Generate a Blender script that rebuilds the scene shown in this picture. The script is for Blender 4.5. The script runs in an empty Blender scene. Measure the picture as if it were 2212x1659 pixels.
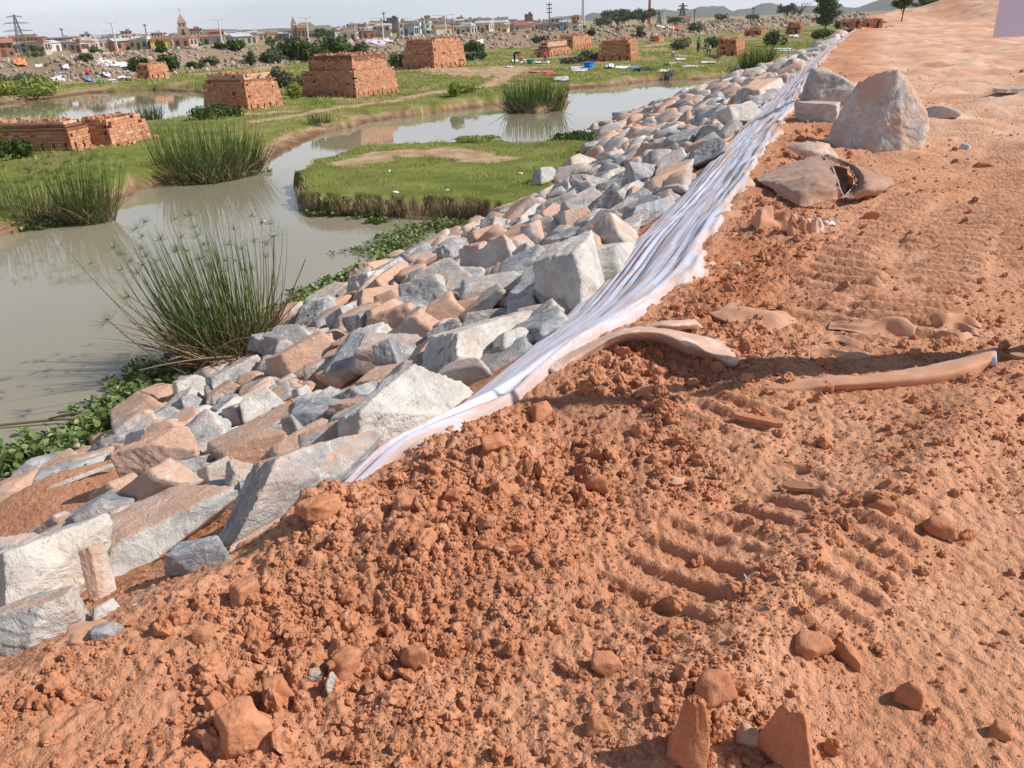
import bpy, bmesh, math, random
import numpy as np
from mathutils import Vector, Matrix, Euler

random.seed(7)
RNG = np.random.default_rng(7)
scene = bpy.context.scene
COL = scene.collection

# ------------------------------------------------------------------ camera
VW, VH, FOC = 2212.0, 1659.0, 1661.0          # pixel frame the measurements below are given in
CAM_H = 1.6
ROLL = math.atan((90 - 6) / VW)
PITCH = math.atan((VH / 2 - 48) * math.cos(ROLL) / FOC)
cam_data = bpy.data.cameras.new("camera")
cam = bpy.data.objects.new("camera", cam_data)
COL.objects.link(cam)
cam_data.sensor_width = 36.0
cam_data.lens = 36.0 * FOC / VW
cam_data.clip_start = 0.05
cam_data.clip_end = 12000
cam.rotation_euler = (Matrix.Rotation(math.pi / 2 - PITCH, 4, 'X') @ Matrix.Rotation(-ROLL, 4, 'Z')).to_euler()
cam.location = (0, 0, CAM_H)
scene.camera = cam

# ------------------------------------------------------------------ light
SUN_EL, SUN_AZ = math.radians(41.5), math.radians(-3)      # azimuth measured from +X towards +Y
world = bpy.data.worlds.new("World")
scene.world = world
world.use_nodes = True
wn = world.node_tree.nodes
wl = world.node_tree.links
bg = wn["Background"]
sky = wn.new("ShaderNodeTexSky")
sky.sky_type = 'NISHITA'
sky.sun_disc = False
sky.sun_elevation = SUN_EL
sky.sun_rotation = math.pi / 2 - SUN_AZ
sky.altitude = 1200
sky.air_density = 1.0
sky.dust_density = 2.2
sky.ozone_density = 1.2
# thin high cloud: pale grey veil over the blue
tc = wn.new("ShaderNodeTexCoord")
sx = wn.new("ShaderNodeSeparateXYZ"); wl.new(tc.outputs["Generated"], sx.inputs[0])
mpx = wn.new("ShaderNodeMapping"); mpx.inputs["Scale"].default_value = (1.4, 1.4, 6.0)
wl.new(tc.outputs["Generated"], mpx.inputs[0])
cn = wn.new("ShaderNodeTexNoise"); cn.inputs["Scale"].default_value = 1.6; cn.inputs["Detail"].default_value = 5
wl.new(mpx.outputs[0], cn.inputs["Vector"])
cr_ = wn.new("ShaderNodeValToRGB")
cr_.color_ramp.elements[0].position = 0.35; cr_.color_ramp.elements[0].color = (0.55, 0.55, 0.55, 1)
cr_.color_ramp.elements[1].position = 0.7; cr_.color_ramp.elements[1].color = (0.8, 0.8, 0.8, 1)
wl.new(cn.outputs["Fac"], cr_.inputs[0])
mx = wn.new("ShaderNodeMix"); mx.data_type = 'RGBA'; mx.clamp_factor = True
hz1 = wn.new("ShaderNodeMapRange"); hz1.inputs["From Min"].default_value = .04; hz1.inputs["From Max"].default_value = .62; hz1.inputs["To Min"].default_value = 1.15; hz1.inputs["To Max"].default_value = .0
wl.new(sx.outputs[2], hz1.inputs["Value"])
hz2 = wn.new("ShaderNodeMath"); hz2.operation = 'MULTIPLY'; wl.new(cr_.outputs[0], hz2.inputs[0]); wl.new(hz1.outputs[0], hz2.inputs[1])
wl.new(hz2.outputs[0], mx.inputs["Factor"])
wl.new(sky.outputs[0], mx.inputs["A"])
veil = wn.new("ShaderNodeMix"); veil.data_type = 'RGBA'; wl.new(cn.outputs["Fac"], veil.inputs["Factor"])
veil.inputs["A"].default_value = (9.6, 10.8, 13.2, 1); veil.inputs["B"].default_value = (14.0, 14.1, 14.4, 1)
wl.new(veil.outputs["Result"], mx.inputs["B"])
wl.new(mx.outputs["Result"], bg.inputs["Color"])
bg.inputs["Strength"].default_value = 0.09

sun_d = bpy.data.lights.new("sun", 'SUN')
sun_d.energy = 5.0
sun_d.angle = math.radians(0.53)
sun_d.color = (1.0, 0.945, 0.87)
sun = bpy.data.objects.new("sun", sun_d)
COL.objects.link(sun)
SUNDIR = Vector((math.cos(SUN_EL) * math.cos(SUN_AZ), math.cos(SUN_EL) * math.sin(SUN_AZ), math.sin(SUN_EL)))
sun.rotation_euler = SUNDIR.to_track_quat('Z', 'Y').to_euler()
sun.location = (30, 10, 30)

scene.view_settings.view_transform = 'Standard'
scene.view_settings.look = 'None'
scene.view_settings.gamma = 1.0
scene.view_settings.exposure = 0.0
scene.view_settings.use_curve_mapping = False
scene.cycles.use_denoising = True
scene.cycles.max_bounces = 6
scene.cycles.diffuse_bounces = 3
scene.cycles.glossy_bounces = 3
scene.cycles.transparent_max_bounces = 8
scene.cycles.volume_bounces = 0

# ------------------------------------------------------------------ helpers: pixels to rays (only to read positions off the photograph)
CR, SR = math.cos(ROLL), math.sin(ROLL)
CP, SP = math.cos(PITCH), math.sin(PITCH)
def ray(x, y):
    u = x - VW / 2; v = VH / 2 - y
    u2 = u * CR + v * SR; v2 = -u * SR + v * CR
    return np.array([u2, FOC * CP + v2 * SP, -FOC * SP + v2 * CP])
def P(x, y, z):
    r = ray(x, y); t = (z - CAM_H) / r[2]
    return np.array([r[0] * t, r[1] * t, z])
def PD(x, y, d):
    """point on the pixel's ray at horizontal distance d"""
    r = ray(x, y); t = d / math.hypot(r[0], r[1])
    return np.array([r[0] * t, r[1] * t, CAM_H + r[2] * t])
def project(p):
    q = np.array(p, float) - np.array([0, 0, CAM_H])
    dz = q[1] * CP - q[2] * SP
    v2 = q[1] * SP + q[2] * CP
    u2 = q[0]
    if dz <= 0.01: return None
    u2, v2 = u2 / dz * FOC, v2 / dz * FOC
    u = u2 * CR - v2 * SR; v = u2 * SR + v2 * CR
    return (VW / 2 + u, VH / 2 - v, dz)

# ------------------------------------------------------------------ helpers: noise
def _hash(ix, iy, iz, seed):
    h = (ix.astype(np.int64) * 374761393 + iy.astype(np.int64) * 668265263 + iz.astype(np.int64) * 2147483647 + seed * 974711) & 0xFFFFFFFF
    h = ((h ^ (h >> 13)) * 1274126177) & 0xFFFFFFFF
    h = ((h ^ (h >> 16)) * 2246822519) & 0xFFFFFFFF
    return ((h ^ (h >> 15)) & 0xFFFFFF) / float(0xFFFFFF)
def noise2(x, y, seed=0):
    x0 = np.floor(x); y0 = np.floor(y); fx = x - x0; fy = y - y0
    ux = fx * fx * fx * (fx * (fx * 6 - 15) + 10); uy = fy * fy * fy * (fy * (fy * 6 - 15) + 10)
    z = np.zeros_like(x0)
    def g(ix, iy, dx, dy):
        a = _hash(ix, iy, z, seed) * 2 * np.pi
        return np.cos(a) * dx + np.sin(a) * dy
    a = g(x0, y0, fx, fy); b = g(x0 + 1, y0, fx - 1, fy); c = g(x0, y0 + 1, fx, fy - 1); d = g(x0 + 1, y0 + 1, fx - 1, fy - 1)
    return ((a * (1 - ux) + b * ux) * (1 - uy) + (c * (1 - ux) + d * ux) * uy) * 1.5
def fbm2(x, y, octaves=4, seed=0, gain=0.5, lac=2.03):
    o = 0; a = 1.0; f = 1.0
    for i in range(octaves):
        o = o + a * noise2(x * f + 17.3 * i, y * f - 9.1 * i, seed + i); a *= gain; f *= lac
    return o
def vnoise3(p, seed=0):
    f = np.floor(p); t = p - f; t = t * t * (3 - 2 * t); r = 0
    for dx in (0, 1):
        for dy in (0, 1):
            for dz in (0, 1):
                w = (t[:, 0] if dx else 1 - t[:, 0]) * (t[:, 1] if dy else 1 - t[:, 1]) * (t[:, 2] if dz else 1 - t[:, 2])
                r = r + w * _hash(f[:, 0] + dx, f[:, 1] + dy, f[:, 2] + dz, seed)
    return r * 2 - 1
def fbm3(p, octaves=4, seed=0, gain=0.5):
    o = 0; a = 1.0; f = 1.0
    for i in range(octaves):
        o = o + a * vnoise3(p * f + 11.7 * i, seed + i); a *= gain; f *= 2.07
    return o
def sstep(e0, e1, x):
    t = np.clip((x - e0) / (e1 - e0), 0, 1); return t * t * (3 - 2 * t)

# ------------------------------------------------------------------ helpers: objects
def tag(o, label=None, cat=None, group=None, kind=None):
    if label: o['label'] = label
    if cat: o['category'] = cat
    if group: o['group'] = group
    if kind: o['kind'] = kind
    return o
def empty(name, loc=(0, 0, 0), rz=0.0):
    o = bpy.data.objects.new(name, None); COL.objects.link(o)
    o.empty_display_size = 0.1
    o.location = loc; o.rotation_euler = (0, 0, rz); return o
def link(name, me, parent=None, loc=None, rot=None, scale=None, color=None):
    o = bpy.data.objects.new(name, me); COL.objects.link(o)
    if parent is not None: o.parent = parent
    if loc is not None: o.location = loc
    if rot is not None: o.rotation_euler = rot
    if scale is not None: o.scale = scale
    if color is not None: o.color = color
    return o
def np_mesh(name, verts, faces, mats=(), smooth=True, tint=None, matidx=None):
    """faces: (n,3) or (n,4) array, or a list of such arrays"""
    me = bpy.data.meshes.new(name)
    verts = np.asarray(verts, np.float32)
    fl = faces if isinstance(faces, list) else [faces]
    fl = [np.asarray(f, np.int32) for f in fl if len(f)]
    loops = np.concatenate([f.ravel() for f in fl]); tot = np.concatenate([np.full(len(f), f.shape[1], np.int32) for f in fl])
    start = np.concatenate([[0], np.cumsum(tot)[:-1]]).astype(np.int32)
    me.vertices.add(len(verts)); me.vertices.foreach_set("co", verts.ravel())
    me.loops.add(len(loops)); me.loops.foreach_set("vertex_index", loops)
    me.polygons.add(len(tot)); me.polygons.foreach_set("loop_start", start)
    me.polygons.foreach_set("loop_total", tot)
    me.polygons.foreach_set("use_smooth", np.full(len(tot), smooth, bool))
    if matidx is not None: me.polygons.foreach_set("material_index", np.asarray(matidx, np.int32))
    for m in mats: me.materials.append(m)
    if tint is not None:
        a = me.color_attributes.new("tint", 'FLOAT_COLOR', 'POINT')
        t = np.asarray(tint, np.float32)
        if t.ndim == 1: t = np.stack([t, t, t], 1)
        a.data.foreach_set("color", np.concatenate([t, np.ones((len(t), 1), np.float32)], 1).ravel())
    me.update(calc_edges=True)
    return me
class MB:
    """collects boxes, prisms and quads into one mesh"""
    def __init__(s): s.v = []; s.f4 = []; s.f3 = []; s.n = 0; s.t = []
    def add(s, v, f, tint=0.5):
        v = np.asarray(v, float); f = np.asarray(f, int)
        s.v.append(v); (s.f4 if f.shape[1] == 4 else s.f3).append(f + s.n); s.n += len(v); s.t.append(np.full(len(v), tint, float))
    def box(s, c, size, R=None, tint=0.5, taper=1.0):
        h = np.array(size) / 2
        q = np.array([[-1, -1, -1], [1, -1, -1], [1, 1, -1], [-1, 1, -1], [-1, -1, 1], [1, -1, 1], [1, 1, 1], [-1, 1, 1]], float) * h
        q[4:, :2] *= taper
        if R is not None: q = q @ np.asarray(R).T
        s.add(q + np.array(c), [[0, 3, 2, 1], [4, 5, 6, 7], [0, 1, 5, 4], [1, 2, 6, 5], [2, 3, 7, 6], [3, 0, 4, 7]], tint)
    def tube(s, pts, radii, n=6, tint=0.5, cap=True):
        pts = np.asarray(pts, float); m = len(pts)
        d = np.gradient(pts, axis=0); d /= np.linalg.norm(d, axis=1)[:, None] + 1e-9
        ref = np.array([0, 0, 1.0]) if abs(d[0][2]) < 0.9 else np.array([1.0, 0, 0])
        a = np.cross(d, ref); a /= np.linalg.norm(a, axis=1)[:, None] + 1e-9; b = np.cross(d, a)
        ang = np.arange(n) * 2 * np.pi / n
        r = np.broadcast_to(np.asarray(radii, float), (m,))
        v = pts[:, None, :] + r[:, None, None] * (np.cos(ang)[None, :, None] * a[:, None, :] + np.sin(ang)[None, :, None] * b[:, None, :])
        i = np.arange(m - 1)[:, None] * n; j = np.arange(n)[None, :]; j2 = (j + 1) % n
        f = np.stack([i + j, i + j2, i + n + j2, i + n + j], -1).reshape(-1, 4)
        s.add(v.reshape(-1, 3), f, tint)
        if cap and n == 4:
            s.add(v[-1], [[0, 1, 2, 3]], tint); s.add(v[0], [[3, 2, 1, 0]], tint)
    def mesh(s, name, mats, smooth=False):
        f = []
        if s.f4: f.append(np.concatenate(s.f4))
        if s.f3: f.append(np.concatenate(s.f3))
        return np_mesh(name, np.concatenate(s.v), f, mats, smooth, np.concatenate(s.t))
    def build(s, name, mat, parent=None, smooth=False):
        mats = mat if isinstance(mat, (list, tuple)) else [mat]
        return link(name, s.mesh(name, mats, smooth), parent)
def rotz(a):
    c, s = math.cos(a), math.sin(a); return np.array([[c, -s, 0], [s, c, 0], [0, 0, 1.0]])

ORD = ["first", "second", "third", "fourth", "fifth", "sixth", "seventh", "eighth", "ninth", "tenth", "eleventh", "twelfth", "thirteenth", "fourteenth", "fifteenth", "sixteenth", "seventeenth", "eighteenth", "nineteenth", "twentieth"]
def uniquify(items, how="from the left", key=lambda e: e[1]):
    """items: (object, sort value, label). Same labels are told apart by their order."""
    by = {}
    for e in items: by.setdefault(e[2], []).append(e)
    for lab, es in by.items():
        es.sort(key=key)
        for k, e in enumerate(es):
            if len(es) > 1:
                w = ORD[k] if k < 20 else ("%dth" % (k + 1) if (k + 1) % 10 > 3 else "%d%s" % (k + 1, {0: 'th', 1: 'st', 2: 'nd', 3: 'rd'}[(k + 1) % 10]))
                e[0]['label'] = "%s, %s %s" % (lab, w, how)
            else: e[0]['label'] = lab

# ------------------------------------------------------------------ helpers: materials
def newmat(name, rough=0.9, spec=0.3):
    m = bpy.data.materials.new(name); m.use_nodes = True
    nt = m.node_tree; b = nt.nodes["Principled BSDF"]
    b.inputs["Roughness"].default_value = rough
    b.inputs["Specular IOR Level"].default_value = spec
    return m, nt, b
def N(nt, kind, **kw):
    n = nt.nodes.new(kind)
    for k, v in kw.items():
        if k in ('operation', 'data_type', 'blend_type', 'attribute_name', 'noise_type', 'feature', 'distance', 'use_clamp', 'wave_type', 'bands_direction', 'normalize'): setattr(n, k, v)
        else: n.inputs[k.replace('_', ' ')].default_value = v
    return n
def noise_n(nt, vec, scale, detail=4, rough=0.55, dist=0.0):
    n = N(nt, "ShaderNodeTexNoise", Scale=scale, Detail=detail, Roughness=rough, Distortion=dist)
    if vec is not None: nt.links.new(vec, n.inputs["Vector"])
    return n.outputs["Fac"]
def ramp(nt, fac, stops):
    r = nt.nodes.new("ShaderNodeValToRGB"); el = r.color_ramp.elements
    while len(el) < len(stops): el.new(0.5)
    for e, (p, c) in zip(el, stops):
        e.position = p; e.color = tuple(c) + (1,) if not isinstance(c, (int, float)) else (c, c, c, 1)
    nt.links.new(fac, r.inputs[0]); return r.outputs[0]
def mixc(nt, fac, a, b, mode='MIX'):
    m = nt.nodes.new("ShaderNodeMix"); m.data_type = 'RGBA'; m.blend_type = mode
    for key, v in (("Factor", fac), ("A", a), ("B", b)):
        if isinstance(v, (int, float)): m.inputs[key].default_value = v
        elif isinstance(v, tuple): m.inputs[key].default_value = v + (1,)
        else: nt.links.new(v, m.inputs[key])
    return m.outputs["Result"]
def mth(nt, op, a, b=None, clamp=False):
    m = nt.nodes.new("ShaderNodeMath"); m.operation = op; m.use_clamp = clamp
    for i, v in enumerate((a, b)):
        if v is None: continue
        if isinstance(v, (int, float)): m.inputs[i].default_value = v
        else: nt.links.new(v, m.inputs[i])
    return m.outputs[0]
def bump(nt, b, h, strength=0.5, dist=0.02, normal=None):
    n = nt.nodes.new("ShaderNodeBump"); n.inputs["Strength"].default_value = strength; n.inputs["Distance"].default_value = dist
    nt.links.new(h, n.inputs["Height"])
    if normal is not None: nt.links.new(normal, n.inputs["Normal"])
    nt.links.new(n.outputs[0], b.inputs["Normal"]); return n.outputs[0]
def geo_pos(nt): return nt.nodes.new("ShaderNodeNewGeometry").outputs["Position"]
def obj_co(nt): return nt.nodes.new("ShaderNodeTexCoord").outputs["Object"]
def attr(nt, name, out="Color"):
    a = nt.nodes.new("ShaderNodeAttribute"); a.attribute_name = name; return a.outputs[out]
def flat_mat(name, col, rough=0.85, var=0.15, scale=8.0, bmp=0.0, spec=0.25):
    m, nt, b = newmat(name, rough, spec)
    n = noise_n(nt, obj_co(nt), scale, 4)
    dk = tuple(c * (1 - var) for c in col); lt = tuple(min(1, c * (1 + var)) for c in col)
    nt.links.new(ramp(nt, n, [(0.3, dk), (0.7, lt)]), b.inputs["Base Color"])
    if bmp: bump(nt, b, n, 0.6, bmp)
    return m

# ================================================================== THE LIE OF THE LAND
WATER_Z, PLAIN_Z = -3.0, -2.5
crest_px = [(240, 1345), (420, 1250), (620, 1150), (740, 1065), (1000, 925), (1150, 845), (1300, 735), (1420, 655), (1500, 585), (1580, 440), (1640, 350), (1700, 250), (1740, 185), (1790, 112), (1850, 62), (1890, 42)]
crest = [P(x, y, 0)[:2] for x, y in crest_px]
crest = [np.array([-14., -10.]), np.array([-4.4, -1.1])] + crest + [np.array([150., 330.]), np.array([400., 850.])]
crest = np.array(crest)
def smooth_poly(c, it=2):
    for _ in range(it):
        n = [c[0]]
        for a, b in zip(c[:-1], c[1:]): n += [a * .75 + b * .25, a * .25 + b * .75]
        c = np.array(n + [c[-1]])
    return c
CREST = smooth_poly(crest, 2)
CSEG = np.hypot(*(CREST[1:] - CREST[:-1]).T); CS = np.concatenate([[0], np.cumsum(CSEG)])
def crest_st(x, y):
    """arc length s and signed distance t (t > 0 on the water side)"""
    x = np.asarray(x, float); y = np.asarray(y, float)
    best = np.full(x.shape, 1e18); S = np.zeros(x.shape); T = np.zeros(x.shape)
    for i in range(len(CREST) - 1):
        a = CREST[i]; d = (CREST[i + 1] - a) / CSEG[i]
        wx = x - a[0]; wy = y - a[1]
        u = np.clip(wx * d[0] + wy * d[1], 0, CSEG[i])
        rx = wx - u * d[0]; ry = wy - u * d[1]; dd = rx * rx + ry * ry
        m = dd < best
        best = np.where(m, dd, best); S = np.where(m, CS[i] + u, S)
        T = np.where(m, np.sign(d[0] * wy - d[1] * wx) * np.sqrt(dd), T)
    return S, T
S0 = float(crest_st(*P(240, 1345, 0)[:2])[0])             # s where the crest enters the picture
def crest_point(s):
    s = s + S0
    i = int(np.clip(np.searchsorted(CS, s) - 1, 0, len(CSEG) - 1)); d = (CREST[i + 1] - CREST[i]) / CSEG[i]
    return CREST[i] + d * (s - CS[i]), d
def st_to_xy(s, t):
    c, d = crest_point(s); n = np.array([-d[1], d[0]]); return c + n * t

def poly_sd(x, y, poly):
    """signed distance, positive inside"""
    x = np.asarray(x, float); y = np.asarray(y, float)
    best = np.full(x.shape, 1e18); ins = np.zeros(x.shape, bool)
    n = len(poly)
    for i in range(n):
        a = poly[i]; b = poly[(i + 1) % n]; dx, dy = b[0] - a[0], b[1] - a[1]
        wx, wy = x - a[0], y - a[1]
        u = np.clip((wx * dx + wy * dy) / (dx * dx + dy * dy + 1e-12), 0, 1)
        best = np.minimum(best, (wx - u * dx) ** 2 + (wy - u * dy) ** 2)
        c = ((a[1] > y) != (b[1] > y)) & (x < (b[0] - a[0]) * (y - a[1]) / ((b[1] - a[1]) + 1e-12) + a[0])
        ins ^= c
    return np.where(ins, 1, -1) * np.sqrt(best)
def line_d(x, y, pts):
    best = np.full(np.shape(x), 1e18)
    for a, b in zip(pts[:-1], pts[1:]):
        dx, dy = b[0] - a[0], b[1] - a[1]; wx, wy = x - a[0], y - a[1]
        u = np.clip((wx * dx + wy * dy) / (dx * dx + dy * dy + 1e-12), 0, 1)
        best = np.minimum(best, (wx - u * dx) ** 2 + (wy - u * dy) ** 2)
    return np.sqrt(best)
W3 = lambda L: [P(x, y, WATER_Z)[:2] for x, y in L]
L3 = lambda L: [P(x, y, PLAIN_Z)[:2] for x, y in L]
# the channel: far bank at the water line, then back along the inside of the embankment
river = W3([(-900, 640), (-300, 540), (0, 512), (125, 488), (245, 462), (262, 436), (300, 412), (345, 400), (440, 394), (520, 378), (590, 345), (640, 316), (700, 292), (740, 278), (823, 262), (930, 246), (1028, 233), (1090, 226), (1100, 243), (1160, 246), (1222, 236), (1226, 206), (1231, 193), (1313, 187), (1426, 174), (1506, 173), (1616, 161), (1668, 152)])
river += [st_to_xy(72, 3), st_to_xy(40, 3), st_to_xy(20, 3), st_to_xy(8, 3), st_to_xy(0, 3), np.array([-14., -1.]), np.array([-60., -4.])]
pond = W3([(-700, 250), (-200, 232), (0, 226), (45, 222), (112, 213), (192, 202), (325, 196), (425, 200), (452, 212)]) + L3([(444, 238), (335, 262), (140, 262), (0, 258), (-300, 262), (-700, 285)])
isl = W3([(644, 442), (679, 458), (823, 467), (983, 472), (1047, 476)]) + [st_to_xy(17, 3), st_to_xy(34, 3)] + L3([(1335, 262), (1271, 281), (1143, 306), (1063, 298), (1015, 303), (871, 309), (791, 314), (700, 336), (650, 357)])
pond2 = W3([(1330, 117), (1400, 116), (1480, 108), (1520, 106), (1480, 113), (1400, 122), (1340, 123)])
# far bank of rubble
bank_foot = [P(x, y, PLAIN_Z)[:2] for x, y in [(-900, 250), (0, 184), (300, 170), (560, 142), (800, 127), (1100, 103), (1300, 91), (1500, 77), (1660, 64), (1850, 46)]]
bank_foot.append(bank_foot[-1] + (bank_foot[-1] - bank_foot[-2]) * 2.0)
BF = smooth_poly(np.array(bank_foot), 1)
def bank_t(x, y):
    """distance beyond the foot of the far bank (negative on this side)"""
    best = np.full(np.shape(x), 1e18); T = np.zeros(np.shape(x)); S = np.zeros(np.shape(x)); s0 = 0
    for a, b in zip(BF[:-1], BF[1:]):
        L = math.hypot(*(b - a)); d = (b - a) / L
        wx = x - a[0]; wy = y - a[1]; u = np.clip(wx * d[0] + wy * d[1], 0, L)
        rx = wx - u * d[0]; ry = wy - u * d[1]; dd = rx * rx + ry * ry; m = dd < best
        best = np.where(m, dd, best); T = np.where(m, np.sign(d[0] * wy - d[1] * wx) * np.sqrt(dd), T); S = np.where(m, s0 + u, S); s0 += L
    return T, S
def tw(s):      # how far out the foot of the embankment lies
    return np.interp(s - S0, [-5, 4, 9.5, 16, 21, 28, 35, 44, 52, 68, 140], [6.9, 7.2, 7.9, 7.4, 7.6, 9.4, 9.8, 9.0, 7.7, 6.3, 6.3])
bare = [(L3([(690, 238), (760, 228), (850, 216), (960, 200), (1060, 183), (1110, 158)]), 1.0), (L3([(880, 158), (960, 160), (1060, 165), (1110, 150)]), 3.6), (L3([(1110, 150), (1250, 143), (1320, 141)]), 1.2),
        (L3([(760, 352), (839, 333), (967, 328), (1050, 342)]), 1.25), (L3([(470, 245), (560, 243), (620, 240)]), 1.0), (L3([(560, 262), (640, 250), (690, 240)]), .8), (L3([(1130, 128), (1220, 122), (1290, 134)]), 1.5),
        (L3([(1390, 100), (1460, 94), (1600, 84), (1700, 80)]), 2.0), (L3([(1440, 118), (1520, 122), (1560, 124)]), 1.2), (L3([(120, 180), (250, 172), (300, 168)]), 3.0), (L3([(620, 130), (560, 150), (440, 160)]), 2.5), (L3([(0, 230), (60, 225)]), 2.5)]
berm = [P(x, y, 0)[:2] for x, y in [(1480, 1560), (1621, 1458), (1700, 1330), (1773, 1210), (1903, 1105), (2060, 960), (2200, 850), (2400, 720)]]
slump = P(1190, 960, 0)[:2]; slump2 = P(1420, 790, 0)[:2]
knob = [(P(690, 1120, 0)[:2], .16, .11), (P(1330, 800, 0)[:2], .35, .07), (P(1100, 1010, 0)[:2], .3, .08), (P(860, 1180, 0)[:2], .3, .07), (P(1000, 1000, 0)[:2], .22, .06), (P(1040, 1180, 0)[:2], .22, .06), (P(460, 1330, 0)[:2], .22, .05)]
def track_band(x, y, a, b, half, pitch, seed):
    d = b - a; L = math.hypot(*d); d = d / L; wx, wy = x - a[0], y - a[1]
    u = wx * d[0] + wy * d[1]; v = -wx * d[1] + wy * d[0]
    m = sstep(half, half * .75, np.abs(v)) * sstep(0, .3, u) * sstep(L, L - .5, u)
    broken = sstep(-.45, -.1, noise2(u * 1.3 + 3, v * 2.2, seed))
    ph = (u / pitch + .25 * noise2(u * .8, v * 1.1, seed + 5)) % 1.0
    bar = sstep(0, .18, ph) * sstep(.52, .34, ph)
    return m * broken * bar, m
tracks = [(P(1880, 760, 0)[:2], P(2190, 300, 0)[:2], .30, .17, 3), (P(2200, 640, 0)[:2], P(2260, 330, 0)[:2], .22, .17, 4), (P(1330, 1420, 0)[:2], P(1620, 1060, 0)[:2], .20, .13, 5), (P(1560, 1180, 0)[:2], P(1800, 960, 0)[:2], .16, .12, 6),
          (P(1500, 960, 0)[:2], P(1700, 820, 0)[:2], .2, .15, 7), (P(1980, 1040, 0)[:2], P(1700, 1500, 0)[:2], .12, .12, 9), (P(1700, 700, 0)[:2], P(2000, 420, 0)[:2], .3, .2, 8), (P(1890, 250, 0)[:2], P(2010, 110, 0)[:2], .5, .35, 11), (P(2060, 300, 0)[:2], P(2120, 130, 0)[:2], .5, .35, 12)]
calm_px = [((300, 1470), .24), ((420, 1400), .18), ((120, 1600), .26), ((2050, 1480), .5), ((1250, 880), .10), ((520, 1420), .12), ((200, 1560), .2), ((1330, 900), .12), ((2150, 1300), .5), ((1500, 760), .14)]
calm_w = [(P(q[0], q[1], 0), r) for q, r in calm_px]
def calm_f(x, y):
    c = np.zeros_like(x)
    for q, r in calm_w: c = np.maximum(c, np.exp(-((x - q[0]) ** 2 + (y - q[1]) ** 2) / (r * r)))
    return c
def slope_z(t, twid):
    """profile of the embankment below its crest"""
    steep = -0.55 * t
    low = -0.66 - (t - 1.2) * (2.42 / np.maximum(twid - 1.2, 1))
    z = np.where(t < 1.2, steep, low)
    return np.where(t > twid + 3, -5.2, z)
def land(x, y, fine=True, zones=False):
    x = np.asarray(x, float); y = np.asarray(y, float); D = np.hypot(x, y)
    S, T = crest_st(x, y); s = S - S0
    tl = tw(S)
    # ---- road on the crest
    road = 0.05 * fbm2(x * .5, y * .5, 3, 1)
    far = sstep(6, 14, D)
    road = road * (1 + 1.4 * far)
    clump = np.exp(-((T + .42) / .40) ** 2) * (1 - .4 * far)
    for c, r, h in knob: clump = np.maximum(clump, .8 * np.exp(-((x - c[0]) ** 2 + (y - c[1]) ** 2) / (r * r * 2)))
    clump = np.maximum(clump, .9 * np.exp(-(((x - slump[0]) ** 2 + (y - slump[1]) ** 2) / .5)))
    for c, r, h in knob: road = road + h * np.exp(-((x - c[0]) ** 2 + (y - c[1]) ** 2) / (r * r))
    road = road - .10 * np.exp(-(((x - slump[0]) ** 2 + (y - slump[1]) ** 2) / .12)) - .07 * np.exp(-(((x - slump2[0]) ** 2 + (y - slump2[1]) ** 2) / .06))
    db = line_d(x, y, berm)
    road = road + .055 * np.exp(-(db / .16) ** 2) * (1 + .4 * noise2(x * 3, y * 3, 31))
    trk = 0
    for a, b, h, p, sd in tracks:
        bar, m = track_band(x, y, a, b, h, p, sd); road = road - .016 * m + .036 * bar * (p / .15) ** .5; trk = np.maximum(trk, m)
    # a heap of fill where the road climbs at its far end
    q1 = P(2075, 48, 0)[:2]; q2 = P(2300, 30, 0)[:2]; dq = line_d(x, y, [q1, q2, q2 + (q2 - q1) * 2])
    heap = 2.4 * np.exp(-(dq / 13) ** 2) * sstep(45, 56, x) + 1.0 * np.exp(-(((x - 46) ** 2) / 90 + ((y - 98) ** 2) / 80))
    road = road + heap * (1 + .18 * fbm2(x * .12, y * .12, 3, 77))
    # ---- slope
    sl = slope_z(T, tl)
    lvl = np.where(T < 0, road, sl + road * np.clip(1 - T / .5, 0, 1))
    for mx_, my_, mr_, mh_ in ((-3.80, 5.45, .85, .30), (-2.46, 6.62, .40, .14), (-3.06, 9.64, .45, .14), (-2.28, 7.38, .3, .10)):      # soil tipped over the rocks
        lvl = lvl + mh_ * np.exp(-((x - mx_) ** 2 + (y - my_) ** 2) / (mr_ * mr_))
    if fine:
        rough = .016 + .030 * clump * sstep(40, 8, D) + .022 * sstep(8, 14, D) * sstep(-.2, .4, noise2(x * .25, y * .25, 46))
        rough = np.where(T > 0, .014, rough)
        rough = rough * (1 - .55 * sstep(.1, .9, trk)) * (1 - .8 * calm_f(x, y))
        smooth_zone = sstep(.1, .6, noise2(x * .6 + 5, y * .6, 44))
        n1 = fbm2(x * 3.1, y * 3.1, 5, 5, .62)
        n2 = np.abs(fbm2(x * 9.0, y * 9.0, 4, 15, .6))
        lvl = lvl + rough * (n1 * .75 + (n2 - .3) * .75) * (1 - .5 * smooth_zone)
        lvl = lvl + .006 * fbm2(x * 26, y * 26, 2, 25) * sstep(12, 5, D)
        lvl = lvl + sstep(10, 30, D) * .05 * noise2(x * .9, y * .9, 55) * np.where(T < 0, 1, 0)
    # ---- flood plain
    wob = .35 * noise2(x * .35, y * .35, 61) + .30 * noise2(x * 1.1, y * 1.1, 62) + (.16 * noise2(x * 3.5, y * 3.5, 63) if fine else 0)
    wob = wob * sstep(10, 25, D) + .12 * wob
    sr = poly_sd(x, y, river); si = poly_sd(x, y, isl); sp_ = poly_sd(x, y, pond); s2 = poly_sd(x, y, pond2)
    wat = np.minimum(sr, -si)
    wat = np.maximum(np.maximum(wat, sp_), s2)                    # >0 in the water
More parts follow.
